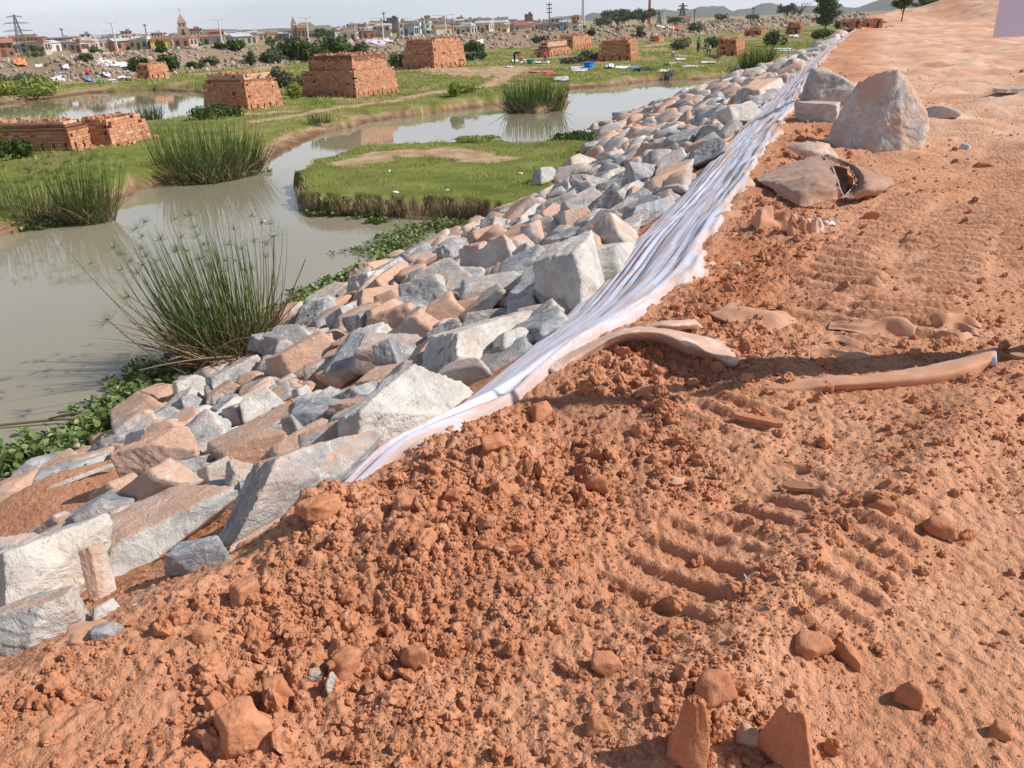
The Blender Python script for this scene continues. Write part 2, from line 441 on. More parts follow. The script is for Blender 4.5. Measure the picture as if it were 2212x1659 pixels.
    ld = -wat + wob * .8                                         # >0 on land
    steepb = sstep(-.3, .35, noise2(x * .16, y * .16, 71))       # where the bank is undercut
    k = .3 + 1.9 * (1 - steepb)
    k = np.where(si > -1.5, .16, k)
    top = PLAIN_Z + .16 * fbm2(x * .09, y * .09, 3, 81) + (.05 * fbm2(x * .9, y * .9, 3, 82) if fine else 0)
    top = np.where(si > -1.5, PLAIN_Z + .03 * noise2(x * .7, y * .7, 83) + .10 * (steepb - .5) * 0, top)
    q3 = P(945, 160, PLAIN_Z)[:2]; top = top + .45 * np.exp(-(((x - q3[0]) ** 2 + (y - q3[1]) ** 2) / 60))
    ram = sstep(-.06 * k, k, ld)
    plain = WATER_Z - .5 + (top - WATER_Z + .5) * (0.28 * sstep(-1.2, 0.02, ld) + 0.30 * sstep(0, .05 + .1 * k, ld) + .42 * ram)
    # ---- far bank and the town's hill
    bt, bs = bank_t(x, y)
    bankz = PLAIN_Z + 2.32 * sstep(0, 7.5, bt) + .25 * noise2(x * .06, y * .06, 91) * sstep(0, 6, bt) - 1.5 * sstep(11, 19, bt)
    az = np.degrees(np.arctan2(x, y))
    amp = np.interp(az, [-60, -34, -22, -12, -6, 0, 4, 8, 14], [.6, .8, 1.2, 2.0, 4.4, 5.0, 4.2, 1.0, -.8])
    hill = amp * sstep(330, 640, D) - 1.6 * sstep(200, 330, D)
    bankz = bankz + np.where(bt > 9, hill, 0)
    low = np.where(bt > 0, np.maximum(bankz, plain), plain)
    Z = np.maximum(lvl, low)
    if not zones: return Z
    Wt = {}
    onlev = lvl > low - .02
    grass = np.where(onlev, 0, 1.0)
    br = np.zeros_like(x)
    for pl, w in bare:
        dd = line_d(x, y, pl); br = np.maximum(br, np.exp(-(dd / w) ** 2 * 1.4))
    br = br + .32 * noise2(x * 1.2, y * 1.2, 101) + .2 * noise2(x * .3, y * .3, 102)
    grass = grass * (1 - sstep(.38, .62, br))
    grass = grass * sstep(PLAIN_Z - .30, PLAIN_Z - .16, Z + .06 * noise2(x * 2, y * 2, 103))
    thin = sstep(.05, .5, fbm2(x * .22 + 9, y * .22, 3, 104))
    thin = np.where(si > -1, 0, thin)
    grass = grass * (1 - .65 * thin * sstep(30, 60, D))
    grass = grass * np.where(bt > 0, np.where(bt > 11, .45, .45 * sstep(-.1, .4, noise2(x * .12, y * .12, 105)) + .1), 1)
    edge = onlev & (T > 0) & (T > tl - 1.0)
    wet = np.clip(sstep(WATER_Z + .30, WATER_Z + .05, Z), 0, 1)
    return Z, grass, wet, np.where(onlev, 1.0, 0.0), T, s, trk, clump, bt
def Gz(x, y, fine=True):
    return float(land(np.array([float(x)]), np.array([float(y)]), fine)[0])
def G(px, py, fine=False, dmax=700):
    """where the pixel's ray meets the ground"""
    r = ray(px, py); r = r / math.hypot(r[0], r[1])
    d = np.geomspace(.5, dmax, 420)
    z = land(r[0] * d, r[1] * d, fine); zz = CAM_H + r[2] * d
    i = int(np.argmax(zz < z)) if (zz < z).any() else len(d) - 1
    lo, hi = d[max(i - 1, 0)], d[i]
    d2 = np.linspace(lo, hi, 24); z = land(r[0] * d2, r[1] * d2, fine); zz = CAM_H + r[2] * d2
    j = int(np.argmax(zz <= z)) if (zz <= z).any() else 23
    dd = d2[j]; return np.array([r[0] * dd, r[1] * dd, z[j]])
def GW(px, py):
    """the same, with the water surface counted as ground"""
    g = G(px, py)
    return P(px, py, WATER_Z) if g[2] < WATER_Z else g

# ================================================================== EARTH MATERIAL
def earth_material():
    m, nt, b = newmat("earth", 0.95, 0.12)
    pos = geo_pos(nt); z = attr(nt, "zone"); sep = nt.nodes.new("ShaderNodeSeparateColor"); nt.links.new(z, sep.inputs[0])
    z2 = attr(nt, "zonetwo"); sep2 = nt.nodes.new("ShaderNodeSeparateColor"); nt.links.new(z2, sep2.inputs[0])
    big = noise_n(nt, pos, .45, 4, .6); mid = noise_n(nt, pos, 2.6, 5, .6); fin = noise_n(nt, pos, 38, 4, .7); grit = noise_n(nt, pos, 150, 2, .7)
    # levee soil
    c = ramp(nt, mid, [(.3, (.47, .205, .108)), (.5, (.585, .285, .158)), (.72, (.70, .385, .235))])
    c = mixc(nt, ramp(nt, big, [(.42, 0.0), (.68, .55)]), c, (.66, .38, .25))
    c = mixc(nt, mth(nt, 'MULTIPLY', sep2.outputs[0], .8), c, mixc(nt, fin, (.38, .125, .055), (.52, .195, .09)))       # freshly turned soil
    dusty = mixc(nt, ramp(nt, noise_n(nt, pos, 1.1, 5, .65), [(.38, (.70, .42, .27)), (.62, (.60, .27, .14))]), (.78, .52, .36), (.78, .52, .36))
    pale = ramp(nt, noise_n(nt, pos, .8, 5, .6), [(.42, (.84, .62, .47)), (.62, (.66, .36, .23))])
    c = mixc(nt, sep2.outputs[1], c, pale)                                                 # worn dusty stretch of the road
    c = mixc(nt, mth(nt, 'MULTIPLY', sep2.outputs[2], .5), c, (.64, .35, .22))
    c = mixc(nt, ramp(nt, grit, [(.35, .38), (.6, 0.0)]), c, (.46, .19, .10))
    # plain: dry earth, grass, wet mud
    dry = ramp(nt, noise_n(nt, pos, 1.7, 5, .6), [(.35, (.34, .21, .12)), (.55, (.50, .34, .21)), (.7, (.58, .42, .28))])
    gn = noise_n(nt, pos, .55, 5, .6); gf = noise_n(nt, pos, 14, 4, .7)
    g = ramp(nt, gn, [(.34, (.12, .155, .03)), (.5, (.215, .26, .05)), (.66, (.32, .33, .08))])
    g = mixc(nt, ramp(nt, gf, [(.4, .55), (.65, 0.0)]), g, (.10, .10, .035))
    g = mixc(nt, ramp(nt, noise_n(nt, pos, .23, 4, .6), [(.5, 0.0), (.66, .6)]), g, (.22, .19, .08))
    pl = mixc(nt, sep.outputs[0], dry, g)
    c = mixc(nt, sep.outputs[2], pl, c)
    mudc = mixc(nt, noise_n(nt, pos, 6, 4, .6), (.075, .042, .022), (.17, .085, .045))
    c = mixc(nt, sep.outputs[1], c, mudc)
    # the far rubble bank
    rub = mixc(nt, noise_n(nt, pos, 1.5, 5, .7), (.13, .10, .075), (.30, .24, .18))
    c = mixc(nt, mth(nt, 'MULTIPLY', attr(nt, "bankw", "Fac"), .7), c, rub)
    nt.links.new(c, b.inputs["Base Color"])
    h = mth(nt, 'ADD', mth(nt, 'MULTIPLY', fin, 1.0), mth(nt, 'MULTIPLY', grit, .35))
    vor = N(nt, "ShaderNodeTexVoronoi", Scale=30.0); nt.links.new(pos, vor.inputs["Vector"])
    h = mth(nt, 'ADD', h, mth(nt, 'MULTIPLY', mth(nt, 'SUBTRACT', .5, vor.outputs["Distance"]), .7))
    bump(nt, b, h, 1.0, .014)
    rr = mth(nt, 'SUBTRACT', .95, mth(nt, 'MULTIPLY', sep.outputs[1], .35)); nt.links.new(rr, b.inputs["Roughness"])
    return m
M_EARTH = earth_material()

def build_ground():
    A = math.radians(47)
    th = np.concatenate([np.linspace(-A, A, 600), np.linspace(A, 2 * math.pi - A, 50)[1:-1]])
    r = [.12]
    while r[-1] < 1500:
        q = r[-1]
        dr = min(.0019 * (q * q + 2.56) / 1.6, .0048 * q if q < 11 else .0078 * q) if q < 140 else .022 * q
        if q < 1.0: dr = max(dr, .012)
        r.append(q + dr)
    r = np.array(r + [2400, 4200, 7000])
    nth, nr = len(th), len(r)
    R, TH = np.meshgrid(r, th, indexing='ij')
    X = (R * np.sin(TH)).ravel(); Y = (R * np.cos(TH)).ravel()
    Z, grass, wet, lev, T, s, trk, clump, bt = land(X, Y, True, True)
    D = np.hypot(X, Y)
    Z = np.where(D > 1500, -6.0, Z)
    V = np.stack([X, Y, Z], 1)
    i = np.arange(nr - 1)[:, None]; j = np.arange(nth)[None, :]; j2 = (j + 1) % nth
    F = np.stack([i * nth + j, i * nth + j2, (i + 1) * nth + j2, (i + 1) * nth + j], -1).reshape(-1, 4)[:, ::-1]
    # cap in the middle
    V = np.concatenate([V, [[0, 0, Gz(0, 0)]]]); ci = len(V) - 1
    cap = np.stack([np.arange(nth), (np.arange(nth) + 1) % nth, np.full(nth, ci)], 1)[:, ::-1]
    ext = lambda a, v=0.0: np.concatenate([a, [v]])
    fresh = np.clip(clump * 1.1 * (.55 + .9 * noise2(X * 1.2, Y * 1.2, 7)), 0, 1) * sstep(25, 8, D)
    fresh = np.maximum(fresh, .85 * np.exp(-(((X - slump[0]) ** 2 + (Y - slump[1]) ** 2) / .22)))
    fresh = np.maximum(fresh, .62 * sstep(8, 13, D) * sstep(.08, .38, fbm2(X * .42, Y * .20, 4, 12)) * (T < -.3))
    fresh = np.maximum(fresh, .5 * (T > .6) * (lev > .5) * sstep(-.3, .4, noise2(X * .8, Y * .8, 8)))
    dust = sstep(9, 15, D) * np.clip(.85 + .9 * fbm2(X * .22, Y * .10, 3, 9), 0, 1) * sstep(-.8, -2.4, T)
    dust = np.maximum(dust, .0)
    smooth = np.clip(.5 + noise2(X * .9, Y * .9, 10), 0, 1)
    wet2 = wet * (1 - lev * .35)
    z1 = np.stack([ext(grass), ext(wet2), ext(lev, 1), np.ones(len(V))], 1).astype(np.float32)
    z2 = np.stack([ext(fresh), ext(dust), ext(smooth), np.ones(len(V))], 1).astype(np.float32)
    bw = ext(sstep(-1.5, 2, bt) * sstep(14, 9, bt)).astype(np.float32)
    # split: the road on the crest and everything else
    tf = T[F].min(axis=1); lv = lev[F].min(axis=1)
    is_road = (tf < 0.02) & (lv > .5) & (D[F].max(axis=1) < 420)
    def sub(name, faces, capf):
        idx = np.unique(np.concatenate([faces.ravel(), capf.ravel()]) if capf is not None else faces)
        mp = np.full(len(V), -1, np.int64); mp[idx] = np.arange(len(idx))
        fl = [mp[faces]] + ([mp[capf]] if capf is not None else [])
        me = np_mesh(name, V[idx], fl, [M_EARTH], True)
        for nm, arr in (("zone", z1), ("zonetwo", z2)):
            a = me.color_attributes.new(nm, 'FLOAT_COLOR', 'POINT'); a.data.foreach_set("color", arr[idx].ravel())
        a = me.attributes.new("bankw", 'FLOAT', 'POINT'); a.data.foreach_set("value", bw[idx])
        return link(name, me)
    o = sub("dirt_road", F[is_road], cap); tag(o, "churned orange earth road along the top of the embankment", None, None, "structure")
    o = sub("ground", F[~is_road], None); tag(o, "embankment slope, grassy flood plain and land beyond", None, None, "structure")
build_ground()

# ------------------------------------------------------------------ water
def build_water():
    m, nt, b = newmat("muddy_water", 0.02, 0.5)
    pos = geo_pos(nt)
    c = ramp(nt, noise_n(nt, pos, .12, 3, .5), [(.35, (.27, .24, .165)), (.65, (.32, .285, .20))])
    nt.links.new(c, b.inputs["Base Color"]); b.inputs["IOR"].default_value = 1.33
    mp = N(nt, "ShaderNodeMapping"); mp.inputs["Scale"].default_value = (1, 1.6, 1); nt.links.new(pos, mp.inputs[0])
    h = mth(nt, 'ADD', noise_n(nt, mp.outputs[0], 2.2, 3, .55), mth(nt, 'MULTIPLY', noise_n(nt, mp.outputs[0], 11, 2, .5), .25))
    bump(nt, b, h, .05, .02)
    v = [(-150, -20, WATER_Z), (90, -20, WATER_Z), (90, 140, WATER_Z), (-150, 140, WATER_Z)]
    o = link("water", np_mesh("water", v, np.array([[0, 1, 2, 3]]), [m], False)); tag(o, "still brown river water mirroring the banks", None, None, "structure")
build_water()

# ------------------------------------------------------------------ far hills
def build_hills():
    m = flat_mat("hill_scrub", (.10, .11, .07), .95, .3, .004)
    def ridge(az0, az1, dist, height, seed):
        n = 120; az = np.radians(np.linspace(az0, az1, n)); rows = [(-.16, 0), (-.09, .45), (-.03, .9), (0, 1), (.05, .8), (.14, 0)]
        prof = height * np.clip(.55 + .8 * fbm2(np.linspace(0, 7, n), np.zeros(n) + seed, 4, seed), .1, 2) * np.sin(np.linspace(0, np.pi, n)) ** .5
        V = []
        for f, k in rows:
            d = dist * (1 + f); V.append(np.stack([d * np.sin(az), d * np.cos(az), -8 + (prof + 6) * k], 1))
        V = np.concatenate(V); i = np.arange(len(rows) - 1)[:, None]; j = np.arange(n - 1)[None, :]
        F = np.stack([i * n + j, i * n + j + 1, (i + 1) * n + j + 1, (i + 1) * n + j], -1).reshape(-1, 4)
        o = link("hills", np_mesh("hills", V, F, [m], True)); tag(o, "pale blue hills far beyond the plain", None, None, "structure")
    ridge(1, 26, 3300, 46, 3)
    ridge(20, 50, 2700, 55, 5)
    ridge(-60, 5, 3000, 20, 8)
build_hills()

# ================================================================== ROCKS
def rock_material(name):
    m, nt, b = newmat(name, .88, .2)
    oc = obj_co(nt); oi = nt.nodes.new("ShaderNodeObjectInfo")
    off = nt.nodes.new("ShaderNodeVectorMath"); off.operation = 'ADD'
    sc_ = nt.nodes.new("ShaderNodeVectorMath"); sc_.operation = 'SCALE'; sc_.inputs[0].default_value = (37, 61, 23); nt.links.new(oi.outputs["Random"], sc_.inputs["Scale"])
    pos = geo_pos(nt)
    nt.links.new(pos, off.inputs[0]); nt.links.new(sc_.outputs[0], off.inputs[1]); p = off.outputs[0]
    sep = nt.nodes.new("ShaderNodeSeparateColor"); nt.links.new(oi.outputs["Color"], sep.inputs[0])
    # R: brightness of the stone, G: dust, B: pinkness
    n1 = noise_n(nt, p, 3.2, 6, .65, .9); n2 = noise_n(nt, p, 15, 7, .72, .6); n3 = noise_n(nt, p, 70, 3, .7)
    dark = ramp(nt, n1, [(.36, (.20, .215, .24)), (.5, (.34, .35, .37)), (.64, (.52, .52, .51))])
    lite = ramp(nt, n1, [(.34, (.46, .455, .44)), (.5, (.62, .60, .555)), (.66, (.76, .73, .67))])
    c = mixc(nt, sep.outputs[0], dark, lite)
    c = mixc(nt, mth(nt, 'MULTIPLY', ramp(nt, n2, [(.56, 0.0), (.63, .75)]), .7), c, (.82, .80, .76))
    c = mixc(nt, ramp(nt, n2, [(.33, .6), (.42, 0.0)]), c, (.12, .12, .13))
    pk = noise_n(nt, p, 2.1, 4, .6)
    c = mixc(nt, mth(nt, 'MULTIPLY', ramp(nt, pk, [(.45, 0.0), (.60, .8)]), sep.outputs[2]), c, (.62, .40, .29))
    nrm = nt.nodes.new("ShaderNodeNewGeometry"); sn = nt.nodes.new("ShaderNodeSeparateXYZ"); nt.links.new(nrm.outputs["Normal"], sn.inputs[0])
    up = mth(nt, 'ADD', mth(nt, 'MULTIPLY', sn.outputs[2], .62), mth(nt, 'MULTIPLY', noise_n(nt, p, 4.3, 5, .65), .9))
    up = mth(nt, 'ADD', up, mth(nt, 'MULTIPLY', mth(nt, 'SUBTRACT', sep.outputs[1], .5), 1.5))
    du = ramp(nt, up, [(.80, 0.0), (1.02, 1.0)])
    dc = mixc(nt, n2, (.54, .29, .18), (.74, .50, .37))
    c = mixc(nt, mth(nt, 'MULTIPLY', du, .86), c, dc)
    nt.links.new(c, b.inputs["Base Color"])
    h = mth(nt, 'ADD', mth(nt, 'MULTIPLY', n2, 1.0), mth(nt, 'MULTIPLY', n3, .35))
    rid = mth(nt, 'ABSOLUTE', mth(nt, 'SUBTRACT', noise_n(nt, p, 7.5, 6, .68, 1.2), .5))
    h = mth(nt, 'ADD', h, mth(nt, 'MULTIPLY', rid, 2.4))
    bump(nt, b, h, .9, .016)
    return m
M_ROCK = rock_material("rock_stone")
def soilstone_material():
    m, nt, b = newmat("soil_coated_stone", .95, .1)
    p = geo_pos(nt); n = noise_n(nt, p, 9, 6, .65); f = noise_n(nt, p, 90, 3, .7)
    oi = nt.nodes.new("ShaderNodeObjectInfo")
    c = ramp(nt, n, [(.3, (.43, .175, .09)), (.52, (.54, .25, .14)), (.72, (.64, .34, .21))])
    c = mixc(nt, mth(nt, 'MULTIPLY', oi.outputs["Random"], .35), c, (.42, .17, .08))
    c = mixc(nt, ramp(nt, f, [(.35, .35), (.55, 0.0)]), c, (.32, .12, .055))
    nt.links.new(c, b.inputs["Base Color"]); bump(nt, b, mth(nt, 'ADD', n, mth(nt, 'MULTIPLY', f, .3)), .8, .012)
    return m
M_SOIL = soilstone_material()

def ico(sub):
    bm = bmesh.new(); bmesh.ops.create_icosphere(bm, subdivisions=sub, radius=1)
    v = np.array([x.co[:] for x in bm.verts]); f = np.array([[q.index for q in x.verts] for x in bm.faces]); bm.free()
    return v, f
ICO = {k: ico(k) for k in (1, 2, 3, 4, 5, 6)}
def hull_planes(pts):
    bm = bmesh.new()
    for p in pts: bm.verts.new(p)
    bmesh.ops.convex_hull(bm, input=bm.verts); bm.normal_update()
    n = np.array([f.normal[:] for f in bm.faces]); c = np.array([f.calc_center_median()[:] for f in bm.faces]); bm.free()
    d = (n * c).sum(1); return n, d
def cut_stone(planes_n, planes_d, sub, seed, rough=.05, soft=26.0, lumps=.06, ledge=.03):
    big = soft > 50
    """radial polytope: a stone with broken flat faces and slightly worn edges"""
    v, f = ICO[sub]
    dot = v @ planes_n.T
    inv = np.where(dot > 1e-3, dot / planes_d[None, :], 0)          # 1/r for each plane
    mxv = inv.max(axis=1)
    k = soft
    sm = np.log(np.exp(k * (inv - mxv[:, None])).sum(axis=1)) / k + mxv
    r = 1.0 / sm
    r = r * (1 + lumps * fbm3(v * 1.6 + seed * 3.1, 3, seed) + rough * fbm3(v * 5.0 + seed, 3, seed + 9) * .6)
    # broken ledges
    q = fbm3(v * 3.0 + seed * 1.7, 2, seed + 4); r = r * (1 + ledge * np.floor(q * 4) / 4)
    if big:      # layers of the stone broken back in steps, and small chips
        dd = np.array([math.cos(seed), math.sin(seed), .6]); dd /= np.linalg.norm(dd); w = v @ dd * 5 + .8 * fbm3(v * 1.4 + seed, 2, seed + 2)
        r = r * (1 - .022 * (w - np.floor(w)))
        r = r * (1 - .020 * np.abs(fbm3(v * 7 + seed, 3, seed + 6)))
    return v * r[:, None], f
def stone_proto(seed, sub=4, flat=.62, long=1.0, n=12, rough=.05, soft=26.0, lumps=.06):
    rg = np.random.default_rng(seed)
    nn = rg.normal(size=(n, 3)); nn /= np.linalg.norm(nn, axis=1)[:, None]
    nn = np.concatenate([nn, [[0, 0, 1], [0, 0, -1], [1, .2, .1], [-1, .1, .25], [.1, 1, .2], [-.1, -1, .15]]]); nn /= np.linalg.norm(nn, axis=1)[:, None]
    d = rg.uniform(.55, 1.0, len(nn))
    v, f = cut_stone(nn, d, sub, seed, rough, soft, lumps)
    return v * np.array([long, 1, flat]), f
ROCKS = []          # (object, depth, label)
PROTO = []
for k in range(18):
    v, f = stone_proto(100 + k, 5, 1, 1, 3 + k % 5, .03, 260, .02)
    v = v / np.abs(v).max(axis=0)                                   # unit half sizes
    PROTO.append(np_mesh("rock", v, f, [M_ROCK], True))
LOWP = []
for k in range(8):
    v, f = stone_proto(200 + k, 3, 1, 1, 4 + k % 4, .03, 200, .02); LOWP.append((v / np.abs(v).max(axis=0), f))

GREY, BLUE, PALE, WHITE, PINK, DUSTY = 'grey', 'blue grey', 'pale', 'whitish', 'pinkish', 'orange dusted'
TONES = {GREY: (.42, .40, .4), BLUE: (.08, .26, .2), PALE: (.85, .42, .6), WHITE: (1.0, .20, .3), PINK: (.75, .62, 1.0), DUSTY: (.6, .84, .9)}
def jtone(t):
    c = TONES[t]; return tuple(float(np.clip(x + RNG.uniform(-.09, .09), 0, 1)) for x in c) + (1.0,)
hero = [
 # cx, cy, width, height (as seen), slant of the long axis, tone, phrase
 (862, 895, 262, 205, 38, WHITE, "huge pale slab with a broken grey face leaning on the white fabric"),
 (1035, 762, 250, 175, 36, WHITE, "long whitish slab lying uphill of the huge pale slab, by the fabric"),
 (642, 1040, 325, 235, 32, GREY, "big rough grey block with a white broken end beside the fabric tip"),
 (110, 1255, 250, 240, 30, WHITE, "very large pale slab at the lower left below the orange mound"),
 (70, 1350, 240, 150, 5, PALE, "large pinkish grey boulder lowest on the slope at the picture corner"),
 (350, 1000, 208, 135, 5, PINK, "large pinkish boulder with a shadowed front hollow near the water plants"),
 (555, 978, 185, 95, 8, DUSTY, "orange flat topped block above the big rough grey block"),
 (315, 910, 180, 125, 40, DUSTY, "large sloping rock half buried in orange soil by the papyrus"),
 (415, 845, 85, 70, 20, WHITE, "whitish rock on top of the half buried one by the papyrus"),
 (1232, 590, 145, 165, 45, WHITE, "tall white ridge shaped boulder against the fabric"),
 (1160, 620, 130, 95, 30, BLUE, "blue grey boulder tucked behind the white ridge shaped one"),
 (1262, 500, 150, 80, 25, PALE, "broad light slab with a flat shaded face above the white ridge"),
 (1340, 505, 90, 80, 20, PALE, "pale blocky rock touching the fabric above the white ridge"),
 (1060, 697, 185, 80, 14, PALE, "long dusty grey slab above the whitish slab"),
 (748, 660, 185, 82, 16, DUSTY, "long orange topped slab at the edge of the water weed"),
 (896, 655, 108, 50, 2, BLUE, "dark blue grey slab with orange top beside the long orange topped slab"),
 (843, 686, 105, 78, 18, PINK, "squarish pink grey rock in the middle of the slope"),
 (778, 706, 78, 66, -20, BLUE, "dark pointed rock left of the squarish pink grey rock"),
 (552, 860, 195, 62, -14, GREY, "long thin grey slab lying below the papyrus"),
 (430, 1205, 145, 85, 8, BLUE, "dark slate coloured rounded boulder in shade above the fabric strip"),
 (512, 897, 66, 52, -15, GREY, "small angular grey rock sitting on orange soil"),
 (522, 925, 56, 26, 30, PALE, "thin pale flake leaning against the small angular grey rock"),
 (605, 770, 110, 75, 15, DUSTY, "orange coated boulder just right of the papyrus base"),
 (617, 752, 66, 45, 15, GREY, "grey faced stone set into the orange coated boulder"),
 (686, 800, 62, 52, 10, PALE, "light rounded block under the squarish rocks mid slope"),
 (745, 762, 120, 62, 3, PALE, "wide flat pale block in the middle of the slope"),
 (845, 775, 80, 85, 55, BLUE, "upright dark wedge standing mid slope"),
 (908, 770, 95, 62, 20, PALE, "light block with a cut top beside the upright wedge"),
 (662, 865, 62, 62, -30, PALE, "oval light grey stone near the big slab"),
 (762, 852, 75, 52, 20, PINK, "pinkish block beside the oval light grey stone"),
 (925, 588, 120, 56, 12, PALE, "long pale block at the water edge above the weed"),
 (890, 626, 100, 30, 2, DUSTY, "thin orange flat stone below the long pale block"),
 (1098, 520, 98, 70, 5, DUSTY, "orange topped boulder with white front by the river bend"),
 (1112, 540, 105, 70, 5, PALE, "faceted grey white boulder in front of the orange topped one"),
 (1155, 505, 62, 60, 60, PINK, "narrow pinkish block behind the faceted boulder"),
 (980, 550, 75, 62, 25, BLUE, "blue grey wedge at the water edge below the river bend"),
 (1028, 552, 70, 60, -20, PINK, "pink streaked wedge beside the blue grey wedge"),
 (1072, 476, 58, 46, 0, BLUE, "dark stone at the corner of the grassy island"),
 (1178, 455, 120, 45, 8, DUSTY, "wide orange dusted boulder at the foot of the slope"),
 (1222, 410, 58, 52, 30, PALE, "light stone beside the island bank"),
 (1290, 412, 115, 50, 10, DUSTY, "long dusted slab above the island bank"),
 (1398, 462, 120, 76, 22, BLUE, "dark shaded boulder held by the fabric edge"),
 (1350, 425, 85, 72, 25, GREY, "grey blocky boulder next to the dark shaded boulder"),
 (1450, 385, 105, 82, 25, PALE, "big cream boulder high on the slope"),
 (1505, 345, 80, 62, 10, PALE, "light boulder just past the big cream one"),
 (1548, 312, 110, 54, 22, DUSTY, "long beige boulder against the fabric"),
 (1530, 282, 95, 44, 10, PALE, "low pale slab behind the long beige boulder"),
 (1590, 250, 85, 64, 20, PALE, "squarish beige boulder with a shaded side beside the fabric"),
 (1640, 200, 110, 62, 28, PALE, "big beige and grey boulder where the slope narrows"),
 (1450, 240, 90, 36, 5, GREY, "row end grey boulder by the open water"),
 (1475, 268, 76, 40, 10, GREY, "grey wedge shaped rock near the open water"),
 (338, 1055, 62, 56, 20, PINK, "pink block leaning under the large pinkish boulder"),
 (390, 1082, 84, 62, 10, DUSTY, "orange block below the large pinkish boulder"),
 (420, 1112, 66, 52, 15, WHITE, "rounded pale stone left of the big rough grey block"),
 (462, 1022, 56, 48, 20, PALE, "light stone wedged between two orange blocks"),
 (175, 1030, 150, 50, 14, WHITE, "flat white rock at the edge of the water plants"),
 (215, 1250, 84, 130, 62, PINK, "tall pinkish leaning slab right of the very large pale slab"),
 (228, 1318, 62, 58, 30, PALE, "speckled light rock just above the fabric strip"),
 (315, 1285, 70, 34, 25, BLUE, "small dark flat rock beside the fabric strip"),
 (232, 1368, 74, 50, 20, BLUE, "dark blue grey rock under the end of the fabric strip"),
 (345, 1165, 115, 60, 35, GREY, "grey slab in half shade above the slate coloured boulder"),
 (265, 1215, 60, 80, 60, PINK, "reddish leaning stone beside the tall pinkish slab"),
 (560, 1150, 150, 90, 25, PINK, "shaded pinkish rock under the big rough grey block"),
 (480, 960, 55, 60, 60, GREY, "narrow grey wedge beside the orange flat topped block"),
 (640, 935, 60, 70, 55, GREY, "upright light grey wedge against the huge pale slab"),
 (720, 870, 50, 45, 20, GREY, "pale angular stone just above the huge pale slab"),
 (835, 740, 60, 40, 10, BLUE, "thin dark stone between the upright wedge and the pink rock"),
 (980, 620, 62, 50, 20, GREY, "grey white stone below the water edge blocks"),
 (1010, 590, 90, 45, 10, DUSTY, "reddish low rock behind the grey white stone"),
 (1090, 590, 85, 60, 20, GREY, "light grey rock left of the white ridge boulder"),
 (1180, 380, 60, 40, 20, GREY, "grey stone above the island bank corner"),
 (1250, 355, 70, 42, 15, PALE, "pale wedge near the island's upper end"),
]
placed = []     # world x, y, radius
def rock_obj(me, pos, half, yaw, tilt, tone, roll=0.0):
    o = link("rock", me, None, tuple(pos), (tilt, roll, yaw), tuple(half), jtone(tone)); return o
def fit_rock(verts, q_of, cx, cy, w, h, yaw_deg, g):
    """size and seat a stone so that it covers the patch it covers in the photograph"""
    D = float(np.linalg.norm(g - [0, 0, CAM_H])); e = w * .35
    c, s_ = math.cos(math.radians(yaw_deg)), math.sin(math.radians(yaw_deg))
    p1 = P(cx - e * c, cy + e * s_, g[2]); p2 = P(cx + e * c, cy - e * s_, g[2])
    yaw = math.atan2(p2[1] - p1[1], p2[0] - p1[0])
    asp = max(w, h) / FOC * D
    half = np.array([.5 * w / FOC * D / max(.5, abs(math.cos(yaw))), .42 * min(w, h) / FOC * D, .34 * h / FOC * D])
    half[0] = min(half[0], asp * .75)
    pos = np.array([g[0], g[1], g[2] + half[2] * .55]); R = np.array(q_of(yaw).to_matrix())
    for it in range(11):
        V = (verts * half) @ R.T + pos
        Vs = V[::max(1, len(V) // 150)]; gz = land(Vs[:, 0], Vs[:, 1], False); k_ = Vs[:, 2] > gz - .02; Vs = Vs[k_] if k_.sum() > 12 else Vs
        pr = np.array([project(v)[:2] for v in Vs]); lo, hi = pr.min(0), pr.max(0)
        bw, bh = hi - lo; k1 = np.clip(w / bw, .8, 1.25); k2 = np.clip(h / bh, .8, 1.25)
        half[0] *= k1; half[1] *= math.sqrt(k1 * k2); half[2] *= k2
        m = (lo + hi) / 2
        a = P(m[0], m[1], pos[2]); b_ = P(cx, cy, pos[2]); pos[:2] += .45 * (b_ - a)[:2]
        pos[2] = Gz(pos[0], pos[1], False) + half[2] * .62
    return pos, half, yaw
for k, (cx, cy, w, h, ang, tone, phrase) in enumerate(hero):
    g = G(cx, cy + h * .2); S_, T_ = crest_st(np.array([g[0]]), np.array([g[1]]))
    d = crest_point(S_[0] - S0)[1]
    rg = np.random.default_rng(900 + k); tx, ty = rg.uniform(-.15, .15), rg.uniform(-.15, .15)
    nrm = Vector((-d[1] * .38, d[0] * .38, 1)).normalized(); q0 = Vector((0, 0, 1)).rotation_difference(nrm)
    qf = lambda yaw: q0 @ Euler((tx, ty, yaw)).to_quaternion()
    big = w * h > 12000
    v, f = stone_proto(900 + k, 6 if w * h > 25000 else (5 if w * h > 4500 else 4), 1, 1, 4 + k % 4, .03, 260, .02); v = v / np.abs(v).max(axis=0)
    pos, half, yaw = fit_rock(v, qf, cx, cy, w, h, ang, g)
    me = np_mesh("rock", v, f, [M_ROCK], True)
    o = rock_obj(me, pos, half, yaw, 0, tone); o.rotation_euler = qf(yaw).to_euler()
    o['label'] = "%s" % phrase; o['category'] = "rock"; o['group'] = "rocks armouring the embankment slope"
    placed.append((pos[0], pos[1], half[1], half[0], yaw))
hero_xy = np.array([[p[0], p[1], p[2], p[3], p[4]] for p in placed])
